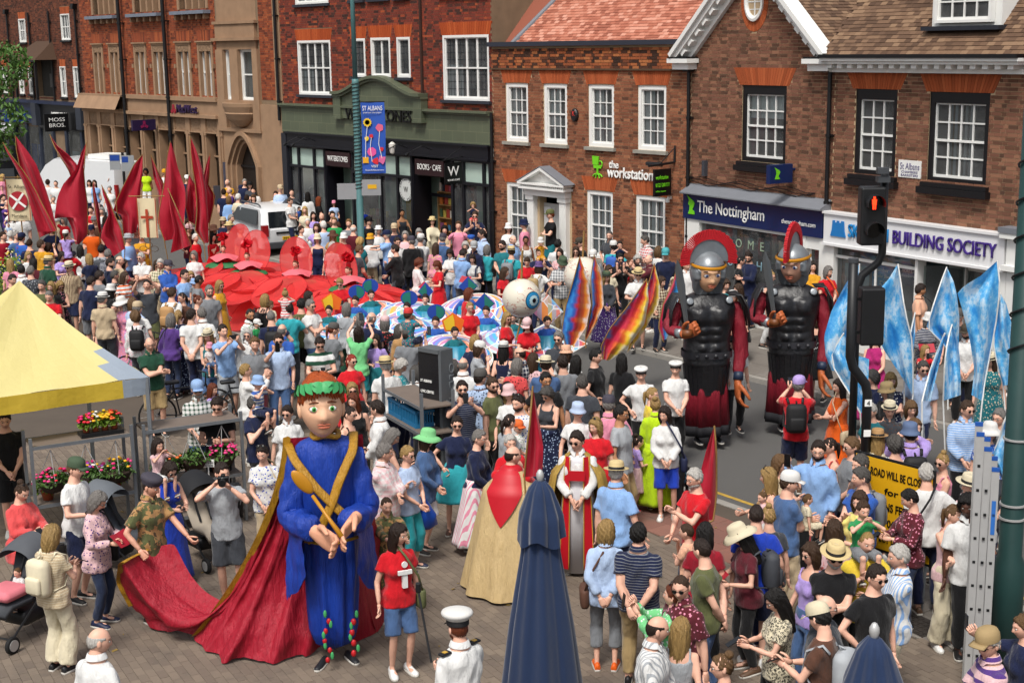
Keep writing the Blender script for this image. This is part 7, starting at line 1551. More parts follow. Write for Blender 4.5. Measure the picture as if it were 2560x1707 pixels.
def cloth_px(name,label,cat,tip,left,right,dist,off,sc,mt,group,seed=0,amp=.1,cols=9,rows=22,pole=True,paint=None,polecol=BAMB,lean=0.0):
 cv = lambda q:(off[0]+q[0]/sc,off[1]+q[1]/sc)
 Lp = resample([cv(q) for q in [tip]+left],rows);Rp = resample([cv(q) for q in [tip]+right],rows);bx = (Lp[-1]+Rp[-1])/2;base = D(bx[0],bx[1],dist);root = thing(name,label,cat,(base.x,base.y,0),0,group);Pg = [];colr = []
 for i in range(rows):
  row = [];v = i/(rows-1)
  for j in range(cols):
   u = j/(cols-1);q = Lp[i]*(1-u)+Rp[i]*u;dd = dist+amp*min(1,v*3)*(math.sin(u*7+seed+v*3)+.6*math.sin(u*13-v*4+seed*2))+lean*(1-v);p_ = D(q[0],q[1],dd);row.append((p_.x-base.x,p_.y-base.y,p_.z))
   if paint:colr.append((*paint(u,v),1))
  Pg.append(row)
 me = MB().grid(Pg).mesh('cloth',mt,True)
 if paint:a = me.attributes.new('paint','FLOAT_COLOR','POINT');a.data.foreach_set('color',np.array(colr).ravel())
 link('cloth',me,root)
 if pole:
  k = 0 if pole == 'L' else -1;pts = [Vector(Pg[i][k]) for i in range(0,rows,3)];pts.append(Vector((pts[-1].x*.5,pts[-1].y*.5-.02,max(.9,pts[-1].z-.9))));m = MB();m.tube([p_+Vector((0,-.01,0)) for p_ in pts],.012,5);m.build('pole',polecol,root)
 return root
A_ = (0,320)
for i,(tip,l_,r_,d_,lab) in enumerate((
 ((140,70),[(150,200),(175,330),(215,450),(270,620),(360,1000)],[(250,210),(330,330),(420,560),(470,720),(520,930)],38.5,'broad crimson flag, second from the picture edge'),
 ((25,130),[(60,220),(130,340),(200,480),(250,620),(345,950)],[(110,260),(230,410),(320,560),(420,760),(515,940)],38,'slanting crimson flag closest to the picture edge'),
 ((455,60),[(490,160),(560,280),(620,370),(650,450)],[(520,160),(620,240),(700,330),(735,410)],39.5,'narrow crimson flag bending over the white van roof'),
 ((790,130),[(740,230),(690,380),(570,520),(520,640),(495,830),(600,800),(650,900),(690,1060)],[(780,250),(762,350),(772,500),(800,700),(802,980),(720,1060)],38,'large billowing crimson flag right of the van'),
 ((850,480),[(845,560),(862,720),(890,880),(905,960)],[(880,620),(910,760),(925,950)],39,'thin crimson streamer beside the orange T-shirt bearer'),
 ((925,520),[(935,600),(970,700),(990,800),(940,900),(915,1000),(1035,1170)],[(990,640),(1050,800),(1110,940),(1140,1100)],36.5,'low triangular crimson flag left of the cross banner'),
 ((1300,240),[(1230,320),(1160,460),(1090,600),(1030,750),(1110,800),(1130,1000)],[(1302,400),(1282,560),(1275,700),(1260,860),(1240,950)],39,'tall crimson flag directly behind the cross banner'),
 ((1375,245),[(1385,330),(1400,450),(1440,600),(1450,760)],[(1430,370),(1500,520),(1520,640),(1500,800)],39.5,'slim crimson flag rising over the cross banner bar'),
 ((1555,120),[(1520,280),(1500,500),(1460,700),(1435,850),(1500,1030)],[(1590,230),(1620,360),(1690,560),(1692,700),(1670,900),(1600,1010)],38.5,'tallest crimson flag outside the bank windows'),
 ((1530,550),[(1550,750),(1590,950),(1555,1140)],[(1620,750),(1700,950),(1745,1070)],36,'small triangular crimson flag over the poppies'),
 ((1735,80),[(1740,220),(1760,400),(1790,560),(1800,750),(1780,950),(1860,1050)],[(1800,230),(1850,380),(1880,560),(1900,800),(1900,1050)],38,'upright crimson flag before the arched door side'),
 ((1915,230),[(1880,330),(1860,420),(1840,600),(1840,850)],[(1910,400),(1900,520),(1965,620),(1940,750),(1910,870)],38.5,'bulging crimson flag closest to the arched door'),
 ((1725,430),[(1700,550),(1690,700),(1720,850)],[(1780,520),(1790,700),(1780,880)],39,'short crimson flag between the two tall ones'))):
 cloth_px('red_flag',lab,'flag',tip,l_,r_,d_,A_,3.647,RSILK,'crimson procession flags',i*1.7,.12,pole='R' if i % 2 else 'L')
for i,(tip,l_,r_,d_,o_,s_,lab) in enumerate((
 ((1245,690),[(1215,730),(1150,830),(1060,1000),(1010,1170),(1020,1300),(1060,1400)],[(1240,830),(1290,940),(1255,1050),(1200,1200),(1150,1400)],21,0,0,'blue tie-dye flag mostly behind the kinked signal pole'),
 ((1140,1150),[(1060,1280),(1080,1400),(1150,1500),(1250,1680)],[(1200,1290),(1310,1320),(1305,1450),(1300,1680)],20,0,0,'low blue tie-dye flag under the signal box'),
 ((1500,690),[(1440,790),(1360,880),(1290,960),(1350,1080),(1400,1250),(1500,1400)],[(1525,850),(1545,1000),(1590,1180),(1600,1350),(1600,1560)],20.5,0,0,'broad blue tie-dye flag right of the signal box'),
 ((1825,710),[(1790,800),(1740,950),(1690,1110),(1780,1200),(1830,1260)],[(1870,800),(1895,900),(1910,1050),(1905,1250)],20.5,0,0,'diamond blue tie-dye flag before the society door'),
 ((2160,670),[(2050,770),(1950,830),(1895,880),(1930,1000),(1980,1200),(2010,1400),(1990,1560)],[(2175,800),(2165,1000),(2120,1250),(2080,1450),(2060,1600)],19.5,0,0,'largest blue tie-dye flag, tallest beside the pilaster'),
 ((2180,880),[(2160,1000),(2130,1200),(2160,1350),(2200,1500)],[(2220,950),(2260,1100),(2290,1300),(2300,1480)],21,0,0,'darker blue tie-dye flag behind the largest one'),
 ((1812,1150),[(1770,1250),(1720,1380),(1690,1480),(1660,1600)],[(1800,1250),(1765,1400),(1720,1600)],18.5,0,0,'thin slanting blue tie-dye flag in front of the crowd'),
 ((1860,1090),[(1830,1200),(1810,1350),(1800,1600)],[(1900,1200),(1915,1350),(1920,1560)],19,0,0,'narrow blue tie-dye flag below the diamond one'),
 ((1615,1010),[(1590,1120),(1560,1250),(1540,1400)],[(1618,1150),(1602,1300),(1600,1500)],20.8,0,0,'sliver of blue tie-dye flag by the shirted onlooker'),
 ((2200,10),[(2080,200),(2020,450),(1930,640),(2080,950)],[(2205,200),(2160,450),(2130,700),(2095,960)],16.5,1,1,'blue tie-dye flag hanging beside the dark green column'))):
 off,sc = ((2060,1000),4.612) if o_ else ((1680,400),2.658);cloth_px('blue_flag',lab,'flag',tip,l_,r_,d_,off,sc,BSILK,'blue procession flags',i*1.3,.09,pole='R' if i in (0,2,4) else 'L',polecol=WHITE)
cloth_px('red_flag','furled crimson flag pointing up between the two clergy','flag',(845,-130),[(820,200),(800,350),(785,500),(768,700)],[(885,100),(920,280),(942,430),(930,690)],15.6,(1100,1000),3.647,RSILK,'crimson procession flags',3,.05,pole='L');cloth_px('red_flag','crimson flag resting on the shoulder of a white-bearded bearer','flag',(312,780),[(240,1000),(180,1230),(130,1420),(80,1620)],[(330,1000),(332,1250),(330,1450),(300,1640)],16.4,(1700,850),3.647,RSILK,'crimson procession flags',5,.05,pole='R')
def flame(pal,seed):
 c = [np.array(lin(q)) for q in pal]
 def f(u,v):
  w_ = u+.10*math.sin(v*38+seed)*(.6+.4*math.sin(v*11))+.04*math.sin(v*83);w_ = min(max(w_,0),.999)*(len(c)-1);k = int(w_);t = w_-k;t = t*t*(3-2*t);return tuple(c[k]*(1-t)+c[k+1]*t)
 return f
FB = ['1c5fb4','2a86d0','1d50a8','b3152c','d8541c','e0902e','e4d8d2'];FR = ['2a7fc4','c01a4a','c9203a','e0641c','e8c42a','e8e2c8']
for i,(tip,l_,r_,pal,lab) in enumerate((
 ((1332,588),[(1318,640),(1300,700),(1290,760),(1300,795)],[(1350,640),(1357,700),(1347,750),(1320,792)],FB,'blue and orange painted wing closest to the eyeball'),((1365,585),[(1357,640),(1360,700),(1345,770)],[(1383,640),(1387,700),(1367,750),(1345,785)],FB[1:],'blue and white painted wing touching the second eyeball'),
 ((1486,640),[(1440,705),(1400,755),(1378,800),(1385,825)],[(1490,690),(1480,745),(1440,800),(1400,828)],FR,'yellow and crimson painted wing leaning left'),((1503,605),[(1490,650),(1476,700),(1455,755)],[(1517,660),(1512,700),(1480,760),(1440,812)],FR,'red and yellow painted wing behind the leaning one'),((1558,605),[(1545,650),(1522,700),(1512,750),(1522,782)],[(1563,660),(1552,720),(1532,778)],['c01a3a','c01a4a','2f86c8','2a9ad8','b8d0e0'],'turquoise and crimson painted wing beside the soldier sword'))):
 cloth_px('painted_wing',lab,'wing',tip,l_,r_,26.5+i*.15,(0,0),1/1.0884,PAINT,'painted flame wings',i*2,.06,cols=26,rows=40,pole='L',paint=flame(pal,i*1.3))
# ---- cross banners
def banner_on_pole(px,py,dist,w_,h_,label,draw):
 q = D(px,py,dist);o = thing('banner',label,'banner',(q.x,q.y,0),R(-6));zt = q.z+h_/2;m = MB();m.cyl((0,.03,.9),(0,.03,zt+.1),.018);m.cyl((-w_*.95,.0,zt+.05),(w_*.95,0,zt+.05),.014);m.build('pole',BAMB,o);P = [[(-w_/2+w_*u,-.02+.03*math.sin(u*5+v*2),zt-h_*v) for u in np.linspace(0,1,9)] for v in np.linspace(0,1,9)];MB().grid(P).build('cloth',mat('banner_cream','cdbf9c',.8,var=.12,vs=4,bs=9),o,True,fix=False)
 draw(o,zt);m = MB()
 for x in (-w_/2,w_/2-.02):m.box(x,x+.02,-.075,-.068,zt-h_,zt)
 m.build('border',mat('banner_red','a03a1e',.7),o)
BRD = mat('banner_red','a03a1e',.7)
def dcross(o,zt):m = MB();m.box(-.035,.035,-.08,-.07,zt-1.0,zt-.28);m.box(-.16,.16,-.08,-.07,zt-.52,zt-.45);m.build('cross',BRD,o);m = MB();[m.tube([(x+.1*math.cos(t),-.075,zt-1.3+z+.07*math.sin(t)) for t in np.linspace(0,2*PI,17)],.008,5) for x,z in ((-.15,0),(.15,0),(0,.1))];m.build('emblem',mat('banner_ink','4a3a2a',.7),o)
banner_on_pole(370,545,36.6,.5,1.02,'cream banner with red cross held on a pole over the crowd',dcross)
def dround(o,zt):
 m = MB();m.prism([(.27*math.cos(t),zt-.6+.27*math.sin(t)) for t in np.linspace(0,2*PI,29)[:-1]],-.08,-.07);m.build('red_disc',mat('banner_crimson','9c1c2a',.6),o);m = MB()
 for a in (R(38),R(128)):m.box(-.27,.27,-.09,-.082,-.03,.03,Matrix.Translation((0,0,zt-.6)) @ Matrix.Rotation(a,4,'Y'))
 m.build('saltire',TXW,o);text('St. Albans',TXB,o,-.25,-.085,zt-.25,.5,.1);text('Maridens',TXB,o,-.22,-.085,zt-1.05,.44,.09)
banner_on_pole(48,500,39.5,.66,1.15,'cream banner with a red disc and white saltire cross',dround)
# ---- poppies
t = NT('poppy_net');co = t.coord();n = t.noise(co,3,4);base = t.mix(n,lin('f0524e'),lin('e63c3e'));b = t.n('BsdfPrincipled');t.l(base,b.inputs['Base Color']);b.inputs['Roughness'].default_value = .7;tr = t.n('BsdfTranslucent');t.l(base,tr.inputs[0]);mx = t.n('MixShader');mx.inputs[0].default_value = .4;t.l(b.outputs[0],mx.inputs[1]);t.l(tr.outputs[0],mx.inputs[2]);tp = t.n('BsdfTransparent');tp.inputs[0].default_value = (1,.75,.75,1);m2 = t.n('MixShader');m2.inputs[0].default_value = .3;t.l(mx.outputs[0],m2.inputs[1]);t.l(tp.outputs[0],m2.inputs[2]);t.l(m2.outputs[0],t.out.inputs[0]);NET = t.m
HOOP = mat('hoop_red','b01822',.5);ROSE = mat('satin_rose','c21a28',.35,var=.2,vs=9);PINKC = mat('collar_pink','d0606a',.7,var=.1);GRNC = mat('calyx_green','2a6a3e',.6)
def petal(parent,M_,a,b,cup):
 P = [];ed = []
 for i in range(8):
  r = i/7;P.append([M_ @ Vector((a*r*math.cos(t),b*r*math.sin(t),cup*r*r+.015*math.sin(5*t)*r)) for t in np.linspace(0,2*PI,29)])
 MB().grid(P).build('petal',NET,parent,True,fix=False);MB().tube(P[-1],.009,5,False).build('petal_hoop',HOOP,parent,True)
PH = [(558,622,'rearmost',1),(618,640,'closest to the car',2),(740,660,'in the middle',3),(872,676,'at the bookshop end',4)]
for i,(px,py,nm,sd) in enumerate(PH):
 h = 1.55;zh = h*.937;q = G(px,py,zh);d = dict(x=px,y=py,k='w',h=h,face=10-15*i,yaw=0,arms='down',legs='stand',ex=[],elev=0,top=('ls','red','','red'),bot=('ms','darkred','','red'),hair='pr',loc=(q.x,q.y,0),lab=f'poppy dancer {nm} with red ruffled headdress and pink collar',group='poppy dancers');CROWD_EXTRA.append(d)
 PC = thing('poppy_costume',f'huge translucent red poppy petals worn by the dancer {nm}','costume',(q.x,q.y,0),0,'poppy costumes');rg = np.random.default_rng(sd)
 for k in range(8):
  a = 2*PI*k/8+rg.uniform(-.2,.2)+i;rr = .92+rg.uniform(0,.25);M_ = Matrix.Translation((rr*math.cos(a),rr*math.sin(a),.86-rg.uniform(0,.12))) @ Matrix.Rotation(a,4,'Z') @ Matrix.Rotation(R(10+rg.uniform(-6,10)),4,'Y');petal(PC,M_,.82*rg.uniform(.9,1.1),.66*rg.uniform(.9,1.15),.1)
 for k in range(5):
  a = 2*PI*k/5+i*.6;M_ = Matrix.Translation((1.15*math.cos(a),1.15*math.sin(a),.42)) @ Matrix.Rotation(a,4,'Z') @ Matrix.Rotation(R(42),4,'Y');petal(PC,M_,.7,.75,.08)
 for a,tl in ((R(70+14*i),-66),):M_ = Matrix.Translation((.75*math.cos(a),.75*math.sin(a),1.4)) @ Matrix.Rotation(a,4,'Z') @ Matrix.Rotation(R(tl),4,'Y');petal(PC,M_,.62,.4,.06)
 m = MB();m.loft([[(r*math.cos(t)*(1+.06*math.sin(t*9)),r*.9*math.sin(t)*(1+.06*math.sin(t*9)),z+.05*math.sin(t*4)*(r > .2)) for t in np.linspace(0,2*PI,41)[:-1]] for r,z in ((.07,1.335),(.2,1.3),(.36,1.2))],False,False);m.build('collar',PINKC,PC,True,fix=False);m = MB();m.loft([[(r*math.cos(t),r*.85*math.sin(t),z) for t in np.linspace(0,2*PI,30)[:-1]] for r,z in ((.25,1.12),(.45,1.05),(.5,1.0))],False,False);m.build('calyx',GRNC,PC,True,fix=False)
 m = MB()
 for k in range(16):a,b_ = rg.uniform(0,2*PI),rg.uniform(0,1);M_ = Matrix.Translation((.09*b_*math.cos(a),.09*b_*math.sin(a),1.68+.13*rg.uniform(0,1))) @ Euler(tuple(rg.uniform(-1.2,1.2,3))).to_matrix().to_4x4();P = [[M_ @ Vector((.09*r*math.cos(t),.09*r*math.sin(t),.05*r*r+.02*math.sin(3*t)*r)) for t in np.linspace(0,2*PI,13)] for r in (.05,.5,1)];m.grid(P)
 m.cyl((0,0,1.5),(0,0,1.72),.06,.045);m.build('headdress',ROSE,PC,True,fix=False)
# ---- mosaic kite costumes
def mosaic(nm,cols,sc_):
 t = NT(nm);co = t.coord();v = t.n('TexVoronoi');t.l(co,v.inputs[0]);v.inputs['Scale'].default_value = sc_;bw_ = t.n('RGBToBW') if 0 else None;s_ = t.sep(v.outputs['Color'])[0];c = t.ramp(s_,[(i/len(cols),q) for i,q in enumerate(cols)],'CONSTANT');x,y,z = t.sep(co)[:3]
 rad = t.math('SQRT',t.math('ADD',t.math('MULTIPLY',x,x),t.math('MULTIPLY',y,y)));ring = t.math('FRACT',t.math('MULTIPLY',rad,3.2));c2 = t.ramp(t.math('FRACT',t.math('MULTIPLY',rad,1.6)),[(i/len(cols),q) for i,q in enumerate(cols[::-1])],'CONSTANT');c = t.mix(.55,c,c2);e = t.math('LESS_THAN',ring,.05);c = t.mix(e,c,lin('d8d8de'));ed = t.n('TexVoronoi',_feature='DISTANCE_TO_EDGE');t.l(co,ed.inputs[0]);ed.inputs['Scale'].default_value = sc_;c = t.mix(t.math('LESS_THAN',ed.outputs[0],.025),c,lin('e0dede'));t.bsdf(c,.5,0,None,.3,Sheen_Weight=.2);return t.m
MC = ['5fb6dc','d8c63a','4a8fd0','c8484e','a8d4e6','8a6ac0','3f9ad0','e08a4a','d87a8e'];MOS = [mosaic('mosaic_blue',MC,2.2),mosaic('mosaic_warm',MC[3:]+MC[:3],2.8)]
SHIELD = [mat('shield_blue','1d3f92',.5),mat('shield_teal','1d6a5e',.5),mat('shield_orange','d8641c',.5),mat('shield_yellow','d8b02a',.5)]
KI = [(965,480,.95,0,'c',885,390,'broad blue ring with a diamond hat'),(1340,430,.85,1,'d',0,0,''),(800,560,.85,1,'o',520,525,'warm ring with a round blue hat'),(1060,700,.9,0,'r',940,560,'lower ring with a tall round hat'),(1230,800,.75,1,'p',1210,745,'pink ring with an orange pentagon hat'),(1520,600,.8,0,'d',1505,485,'blue diamond hat beside the eyeball'),(1760,660,.75,1,'p',1750,605,'orange hat under the eyeball'),(2070,700,.8,0,'k',2100,570,'pale blue diamond kite by the painted wings'),(90,590,.6,1,'p',70,560,'orange pentagon hat beside the white-haired spectators'),(330,500,.7,0,'r',265,520,'round blue and green hat before the poppies'),(470,440,.6,1,'r',440,400,'small blue hat close to the poppies')]
for i,(cx,cy,r,w_,hat,hx,hy,nm) in enumerate(KI):
 px,py = 800+cx/3.647,640+cy/3.647;q = G(px,py+8,.95)
 if not nm:nm = 'ring behind the bending steward';hx,hy = cx,cy-120
 K_ = thing('mosaic_costume',f'stained-glass style costume, {nm}','costume',(q.x,q.y,0),0,'mosaic kite costumes');M_ = Matrix.Translation((0,0,.95)) @ Matrix.Rotation(R(18+10*math.sin(i*2)),4,'X') @ Matrix.Rotation(R(14*math.sin(i*3+1)),4,'Y')
 n_ = 40 if hat != 'k' else 4;P = [[(r*rr*math.cos(t),r*rr*math.sin(t)*.85,-.22*rr*rr) for t in np.linspace(0,2*PI,n_+1)] for rr in (.12,.4,.7,1)];o = MB().grid(P).build('mosaic_ring',MOS[w_],K_,n_ > 4,fix=False);o.matrix_local = M_;o2 = MB().tube([p_ for p_ in P[-1]],.012,5,False).build('ring_hoop',WHITE,K_,True);o2.matrix_local = M_
 m = MB();m.loft([[(rr*math.cos(t)*(1+.06*math.sin(9*t)),rr*math.sin(t)*(1+.06*math.sin(9*t)),z) for t in np.linspace(0,2*PI,37)[:-1]] for rr,z in ((.2,.98),(.3,.5),(.36,.06))],True,True);m.build('skirt',mat('teal_satin','1c7a96',.4,var=.2),K_,True)
 hp,hpy = 800+hx/3.647,640+hy/3.647;hq = (q.x,q.y-.02);h = 1.32;CROWD_EXTRA.append(dict(x=hp,y=hpy,k='c' if i % 2 else 'g',h=h,face=20*math.sin(i*2),yaw=0,arms='apart',legs='stand',ex=[],elev=0,top=('ls','blue' if i % 2 else 'teal','','white'),bot=('tr','teal','','white'),hair='sd',loc=(hq[0],hq[1],0),lab=f'costumed child wearing {nm}',group='mosaic children'))
 S = .27;z0 = 1.36;poly = {'d':[(0,-.2),(.3,.05),(0,.36),(-.3,.05)],'k':[(0,-.3),(.42,.1),(0,.6),(-.42,.1)],'p':[(-.22,-.15),(.22,-.15),(.3,.15),(0,.36),(-.3,.15)],'c':[(0,-.2),(.24,.05),(0,.34),(-.24,.05)]}.get(hat) or [(.25*math.cos(a),.1+.22*math.sin(a)) for a in np.linspace(0,2*PI,25)[:-1]]
 hm = {'p':(2,3),'k':(0,0)}.get(hat,(0,1));m = MB();m.prism([(x*.72+.04*math.sin(i),z0+z*.72-.02) for x,z in poly],.1,.115);o = m.build('hat_board',SHIELD[hm[0]] if hat != 'k' else MOS[0],K_);m = MB();m.prism([(max(x,.0)*.66+.04*math.sin(i) if i % 2 else min(x,.05)*.6+.04*math.sin(i),z0+z*.6-.01) for x,z in poly],.092,.1);m.build('hat_panel',SHIELD[hm[1]] if hat != 'k' else MOS[1],K_)
# ---- giant eyeballs
def eyeball(px,py,dist,r,az,label,bearer_dx):
 q = D(px,py,dist);o = thing('giant_eyeball',label,'eyeball',(q.x,q.y,0));Mx = Matrix.Translation((0,0,q.z)) @ Matrix.Rotation(az,4,'Z');t = NT('sclera') if 'sclera' not in MATS else None
 if t:co = t.coord('Object');n = t.noise(co,5,3);vn = t.n('TexNoise');t.l(t.coord('Object',(1,1,2.2)),vn.inputs[0]);vn.inputs['Scale'].default_value = 3.2;vn.inputs['Detail'].default_value = 5;f = t.math('LESS_THAN',t.math('ABSOLUTE',t.math('SUBTRACT',vn.outputs[0],.5)),.0065);k = t.math('GREATER_THAN',t.noise(co,1.8,2),.46);c = t.mix(t.math('MULTIPLY',f,k),t.mix(t.math('MULTIPLY',n,.25),lin('cfcabb'),lin('b3a890')),lin('9c2a1c'));t.bsdf(c,.35,0,None,.4);MATS['sclera'] = t.m
 m = MB();m.ell((0,0,0),(r,r,r),48,30);b = m.build('ball',MATS['sclera'],o,True);b.matrix_local = Mx
 for rr,nm,cc,y_ in ((.46,'iris_rim','14202c',0),(.43,'iris','1e78a8',.01),(.27,'iris_inner','a8c4c8',.016),(.12,'pupil','0a0a0c',.022)):
  m = MB();prof = [(r*rr*k/4,-math.sqrt(r*r-(r*rr*k/4)**2)-.004-y_*.6) for k in range(5)];m.loft([[(max(a,.001)*math.cos(t_)*(1+(.12*math.sin(11*t_) if nm == 'iris_inner' and k == 4 else 0)),y,max(a,.001)*math.sin(t_)) for t_ in np.linspace(0,2*PI,45)[:-1]] for k,(a,y) in enumerate(prof)],True,False);e = m.build(nm,mat('ball_'+nm,cc,.15,var=.15,vs=30,spec=.5),o,True,fix=False);e.matrix_local = Mx
 m = MB();m.tube([(.0,0,q.z+r*.95),(.03,0,q.z+r+.55)],.022,7);m.tube([(0,0,q.z-r*.95),(bearer_dx,-.1,1.0)],.018,7);m.build('carrying_pole',BAMB,o)
eyeball(1304,745,27,.372,R(38),'giant veined eyeball with blue iris carried on a pole',-.12);eyeball(1457,690,30,.41,R(150),'giant veined eyeball behind the blue painted wings, iris hidden',0)
# ---- giant carnival figures
def big_head(parent,M_,tintk,eyecol,brow=0.0,name='head',scowl=False):
 P,tint,(x,y,z) = HEADS[False];g = P.copy();fr = np.clip(-y,0,1)*(y < 0);X,Z = g[...,0],g[...,2]
 g[...,1] -= fr*.003*np.exp(-(X/.012)**2-((Z+.02)/.03)**2);g[...,0] *= 1.08
 if scowl:g[...,1] -= fr*.010*np.exp(-((np.abs(X)-.028)/.02)**2-((Z-.022-np.abs(X)*.25)/.007)**2);g[...,1] -= fr*.006*np.exp(-((np.abs(X)-.024-.3*(-.03-Z))/.006)**2-((Z+.045)/.02)**2)
 m = MB();m.loft([[M_ @ Vector(p_) for p_ in row] for row in g.tolist()],False,False);me = m.mesh(name,SKIN,True);a = me.attributes.new('tint','FLOAT_COLOR','POINT');tc = np.ones((len(m.v),4));tk = .5+.5*tint if not scowl else .3+.7*tint;tc[:,:3] = tk.reshape(-1,3);a.data.foreach_set('color',tc.ravel());o = link(name,me,parent);o.color = (*lin(tintk),1);sc = M_.to_scale()[0]
 for sx in (-1,1):
  e = MB();e.ell((sx*.034,-.082,.006),(.0175,.011,.0115),16,10,M_);w_ = e.build('eye',mat('puppet_eye','d8d6d0',.2),o,True);e = MB();e.ell((sx*.034,-.0905,.006),(.0085,.004,.0095),14,8,M_);e.build('iris',mat('iris_'+eyecol,eyecol,.2),o if 0 else w_,True);e = MB();e.ell((sx*.034,-.0938,.006),(.0042,.002,.0048),12,6,M_);e.build('pupil',mat('puppet_pupil','0a0a0a',.1),w_,True)
  e = MB();e.ell((sx*.08,.014,-.004),(.012,.022,.036),12,8,M_);r_ = e.build('ear',SKIN,o,True);r_.color = o.color;a2 = r_.data.attributes.new('tint','FLOAT_COLOR','POINT');a2.data.foreach_set('color',np.ones(len(r_.data.vertices)*4))
  e = MB();e.tube([M_ @ Vector((sx*.016,-.094,.028-(.006 if scowl else -.002))),M_ @ Vector((sx*.034,-.091,.033)),M_ @ Vector((sx*.052,-.078,.028+(.006 if scowl else 0)))],[.003*sc,.0045*sc,.0015*sc],6);e.build('brow',mat('brow_'+tintk,'6b3a20' if not scowl else '4a3426',.7),o,True)
  e = MB();e.tube([M_ @ Vector((sx*.034+.0185*math.cos(t),-.0875+.006*abs(math.cos(t)),.006+.0122*math.sin(t))) for t in np.linspace(-.2,PI+.2,11)],.0018*sc,5);e.build('eyelid',mat('lid_'+tintk,'8a5236',.6),o,True)
 e = MB();e.tube([M_ @ Vector((x_,-.0965+7*x_*x_,-.0565-.8*x_*x_+(.003 if abs(x_) > .004 else 0))) for x_ in np.linspace(-.027,.027,9)],[sc*k for k in (.001,.0028,.0036,.0036,.003,.0036,.0036,.0028,.001)],8);e.tube([M_ @ Vector((x_,-.0955+8*x_*x_,-.0648+2.5*x_*x_)) for x_ in np.linspace(-.024,.024,9)],[sc*k for k in (.001,.003,.0044,.005,.005,.005,.0044,.003,.001)],8);e.build('lips',mat('lips_'+tintk,'a85a42',.5),o,True)
 return o
def big_hand(parent,loc,d,th,sg_,curl,sc,col,name='hand'):
 m = MB();d = V3(*d)/np.linalg.norm(d);th = V3(*th);th = th-d*(th @ d);th /= np.linalg.norm(th);add_hand(m,V3(*loc),d,th,sg_,curl,sc);m.v = [tuple(p_) for p_ in m.v]
 me = m.mesh(name,mat('puppet_skin','OBJ',.55,var=.1,vs=9),True);o = link(name,me,parent);o.color = (*lin(col),1);s_ = o.modifiers.new('r','REMESH');s_.mode = 'VOXEL';s_.voxel_size = .006*sc;s_.use_smooth_shade = True;return o
def satin(name,c,c2,rough=.35):
 t = NT(name);co = t.coord(scale=(7,7,1.1));n = t.noise(co,2.4,6,.65);n2 = t.noise(t.coord(),30,3);t.bsdf(t.mix(n,lin(c),lin(c2)),rough+.08,0,t.bump(t.math('ADD',n,t.math('MULTIPLY',n2,.03)),.8,.05),.5);return t.m
BSAT = satin('blue_satin','0f40aa','0a2a7c',.4);RSAT = satin('red_satin','ac0f2b','820a20',.45);GOLD = satin('gold_lame','b98a1e','8f6410',.4);HSK = 'e2b594'
def drape(o,st,sz,lv=2):
 o.modifiers.new('s','SUBSURF').levels = lv;o.modifiers['s'].render_levels = lv;tx = bpy.data.textures.get('fold%g' % sz) or bpy.data.textures.new('fold%g' % sz,'CLOUDS');tx.noise_scale = sz;tx.noise_depth = 2;d = o.modifiers.new('d','DISPLACE');d.texture = tx;d.strength = st;d.mid_level = .5;return o
def robe(rings,n=72,folds=9,seed=0):
 out = []
 for z,a,b,amp,yo in rings:out.append([((a*(1+amp*math.sin(folds*t+seed+z*.6)+amp*.5*math.sin((folds+6)*t-z*1.3)))*math.cos(t),yo+(b*(1+amp*math.sin(folds*t+seed+z*.6)+amp*.5*math.sin((folds+6)*t-z*1.3)))*math.sin(t),z) for t in np.linspace(0,2*PI,n+1)[:-1]])
 return MB().loft(out,True,True)
q = G(838,1650);EM = thing('emperor_giant','giant blue-robed emperor puppet with green laurel wreath and red cape','puppet',(q.x,q.y,0),R(8));qx,qy = q.x,q.y
robe([(2.56,.1,.09,.0,0),(2.52,.3,.18,.01,0),(2.42,.34,.22,.02,0),(2.0,.32,.25,.03,0),(1.55,.32,.26,.05,0),(1.1,.28,.25,.08,0),(.6,.25,.23,.11,0),(.14,.25,.23,.13,0)]).build('robe',BSAT,EM,True);drape(bpy.data.objects['robe'],.06,.16,1)
M_ = Matrix.Translation((-.03,-.06,2.88)) @ Matrix.Rotation(R(4),4,'Z') @ Matrix.Rotation(R(-7),4,'X') @ Matrix.Scale(2.75,4);hd_ = big_head(EM,M_,HSK,'2f9a3a')
hm = hair_mesh('short',False);hm.v = [tuple(M_ @ Vector(p_)) for p_ in hm.v];h_ = hm.build('hair',HAIRM,EM,True,fix=False);h_.color = (*lin('b8541c'),1)
m = MB();[m.tube([M_ @ Vector((.07*math.sin(a),-.094*math.cos(a)-.004,.075)),M_ @ Vector((.078*math.sin(a+.05),-.1*math.cos(a)-.004,.046+.008*math.sin(k*7)-.05*max(0,abs(a)-.95)))],[.024,.006],6) for k,a in enumerate(np.linspace(-1.7,1.7,23))];f_ = m.build('fringe',HAIRM,EM,True);f_.color = (*lin('b8541c'),1)
LAU = mat('laurel_green','3f9a5c',.5,var=.12,vs=4)
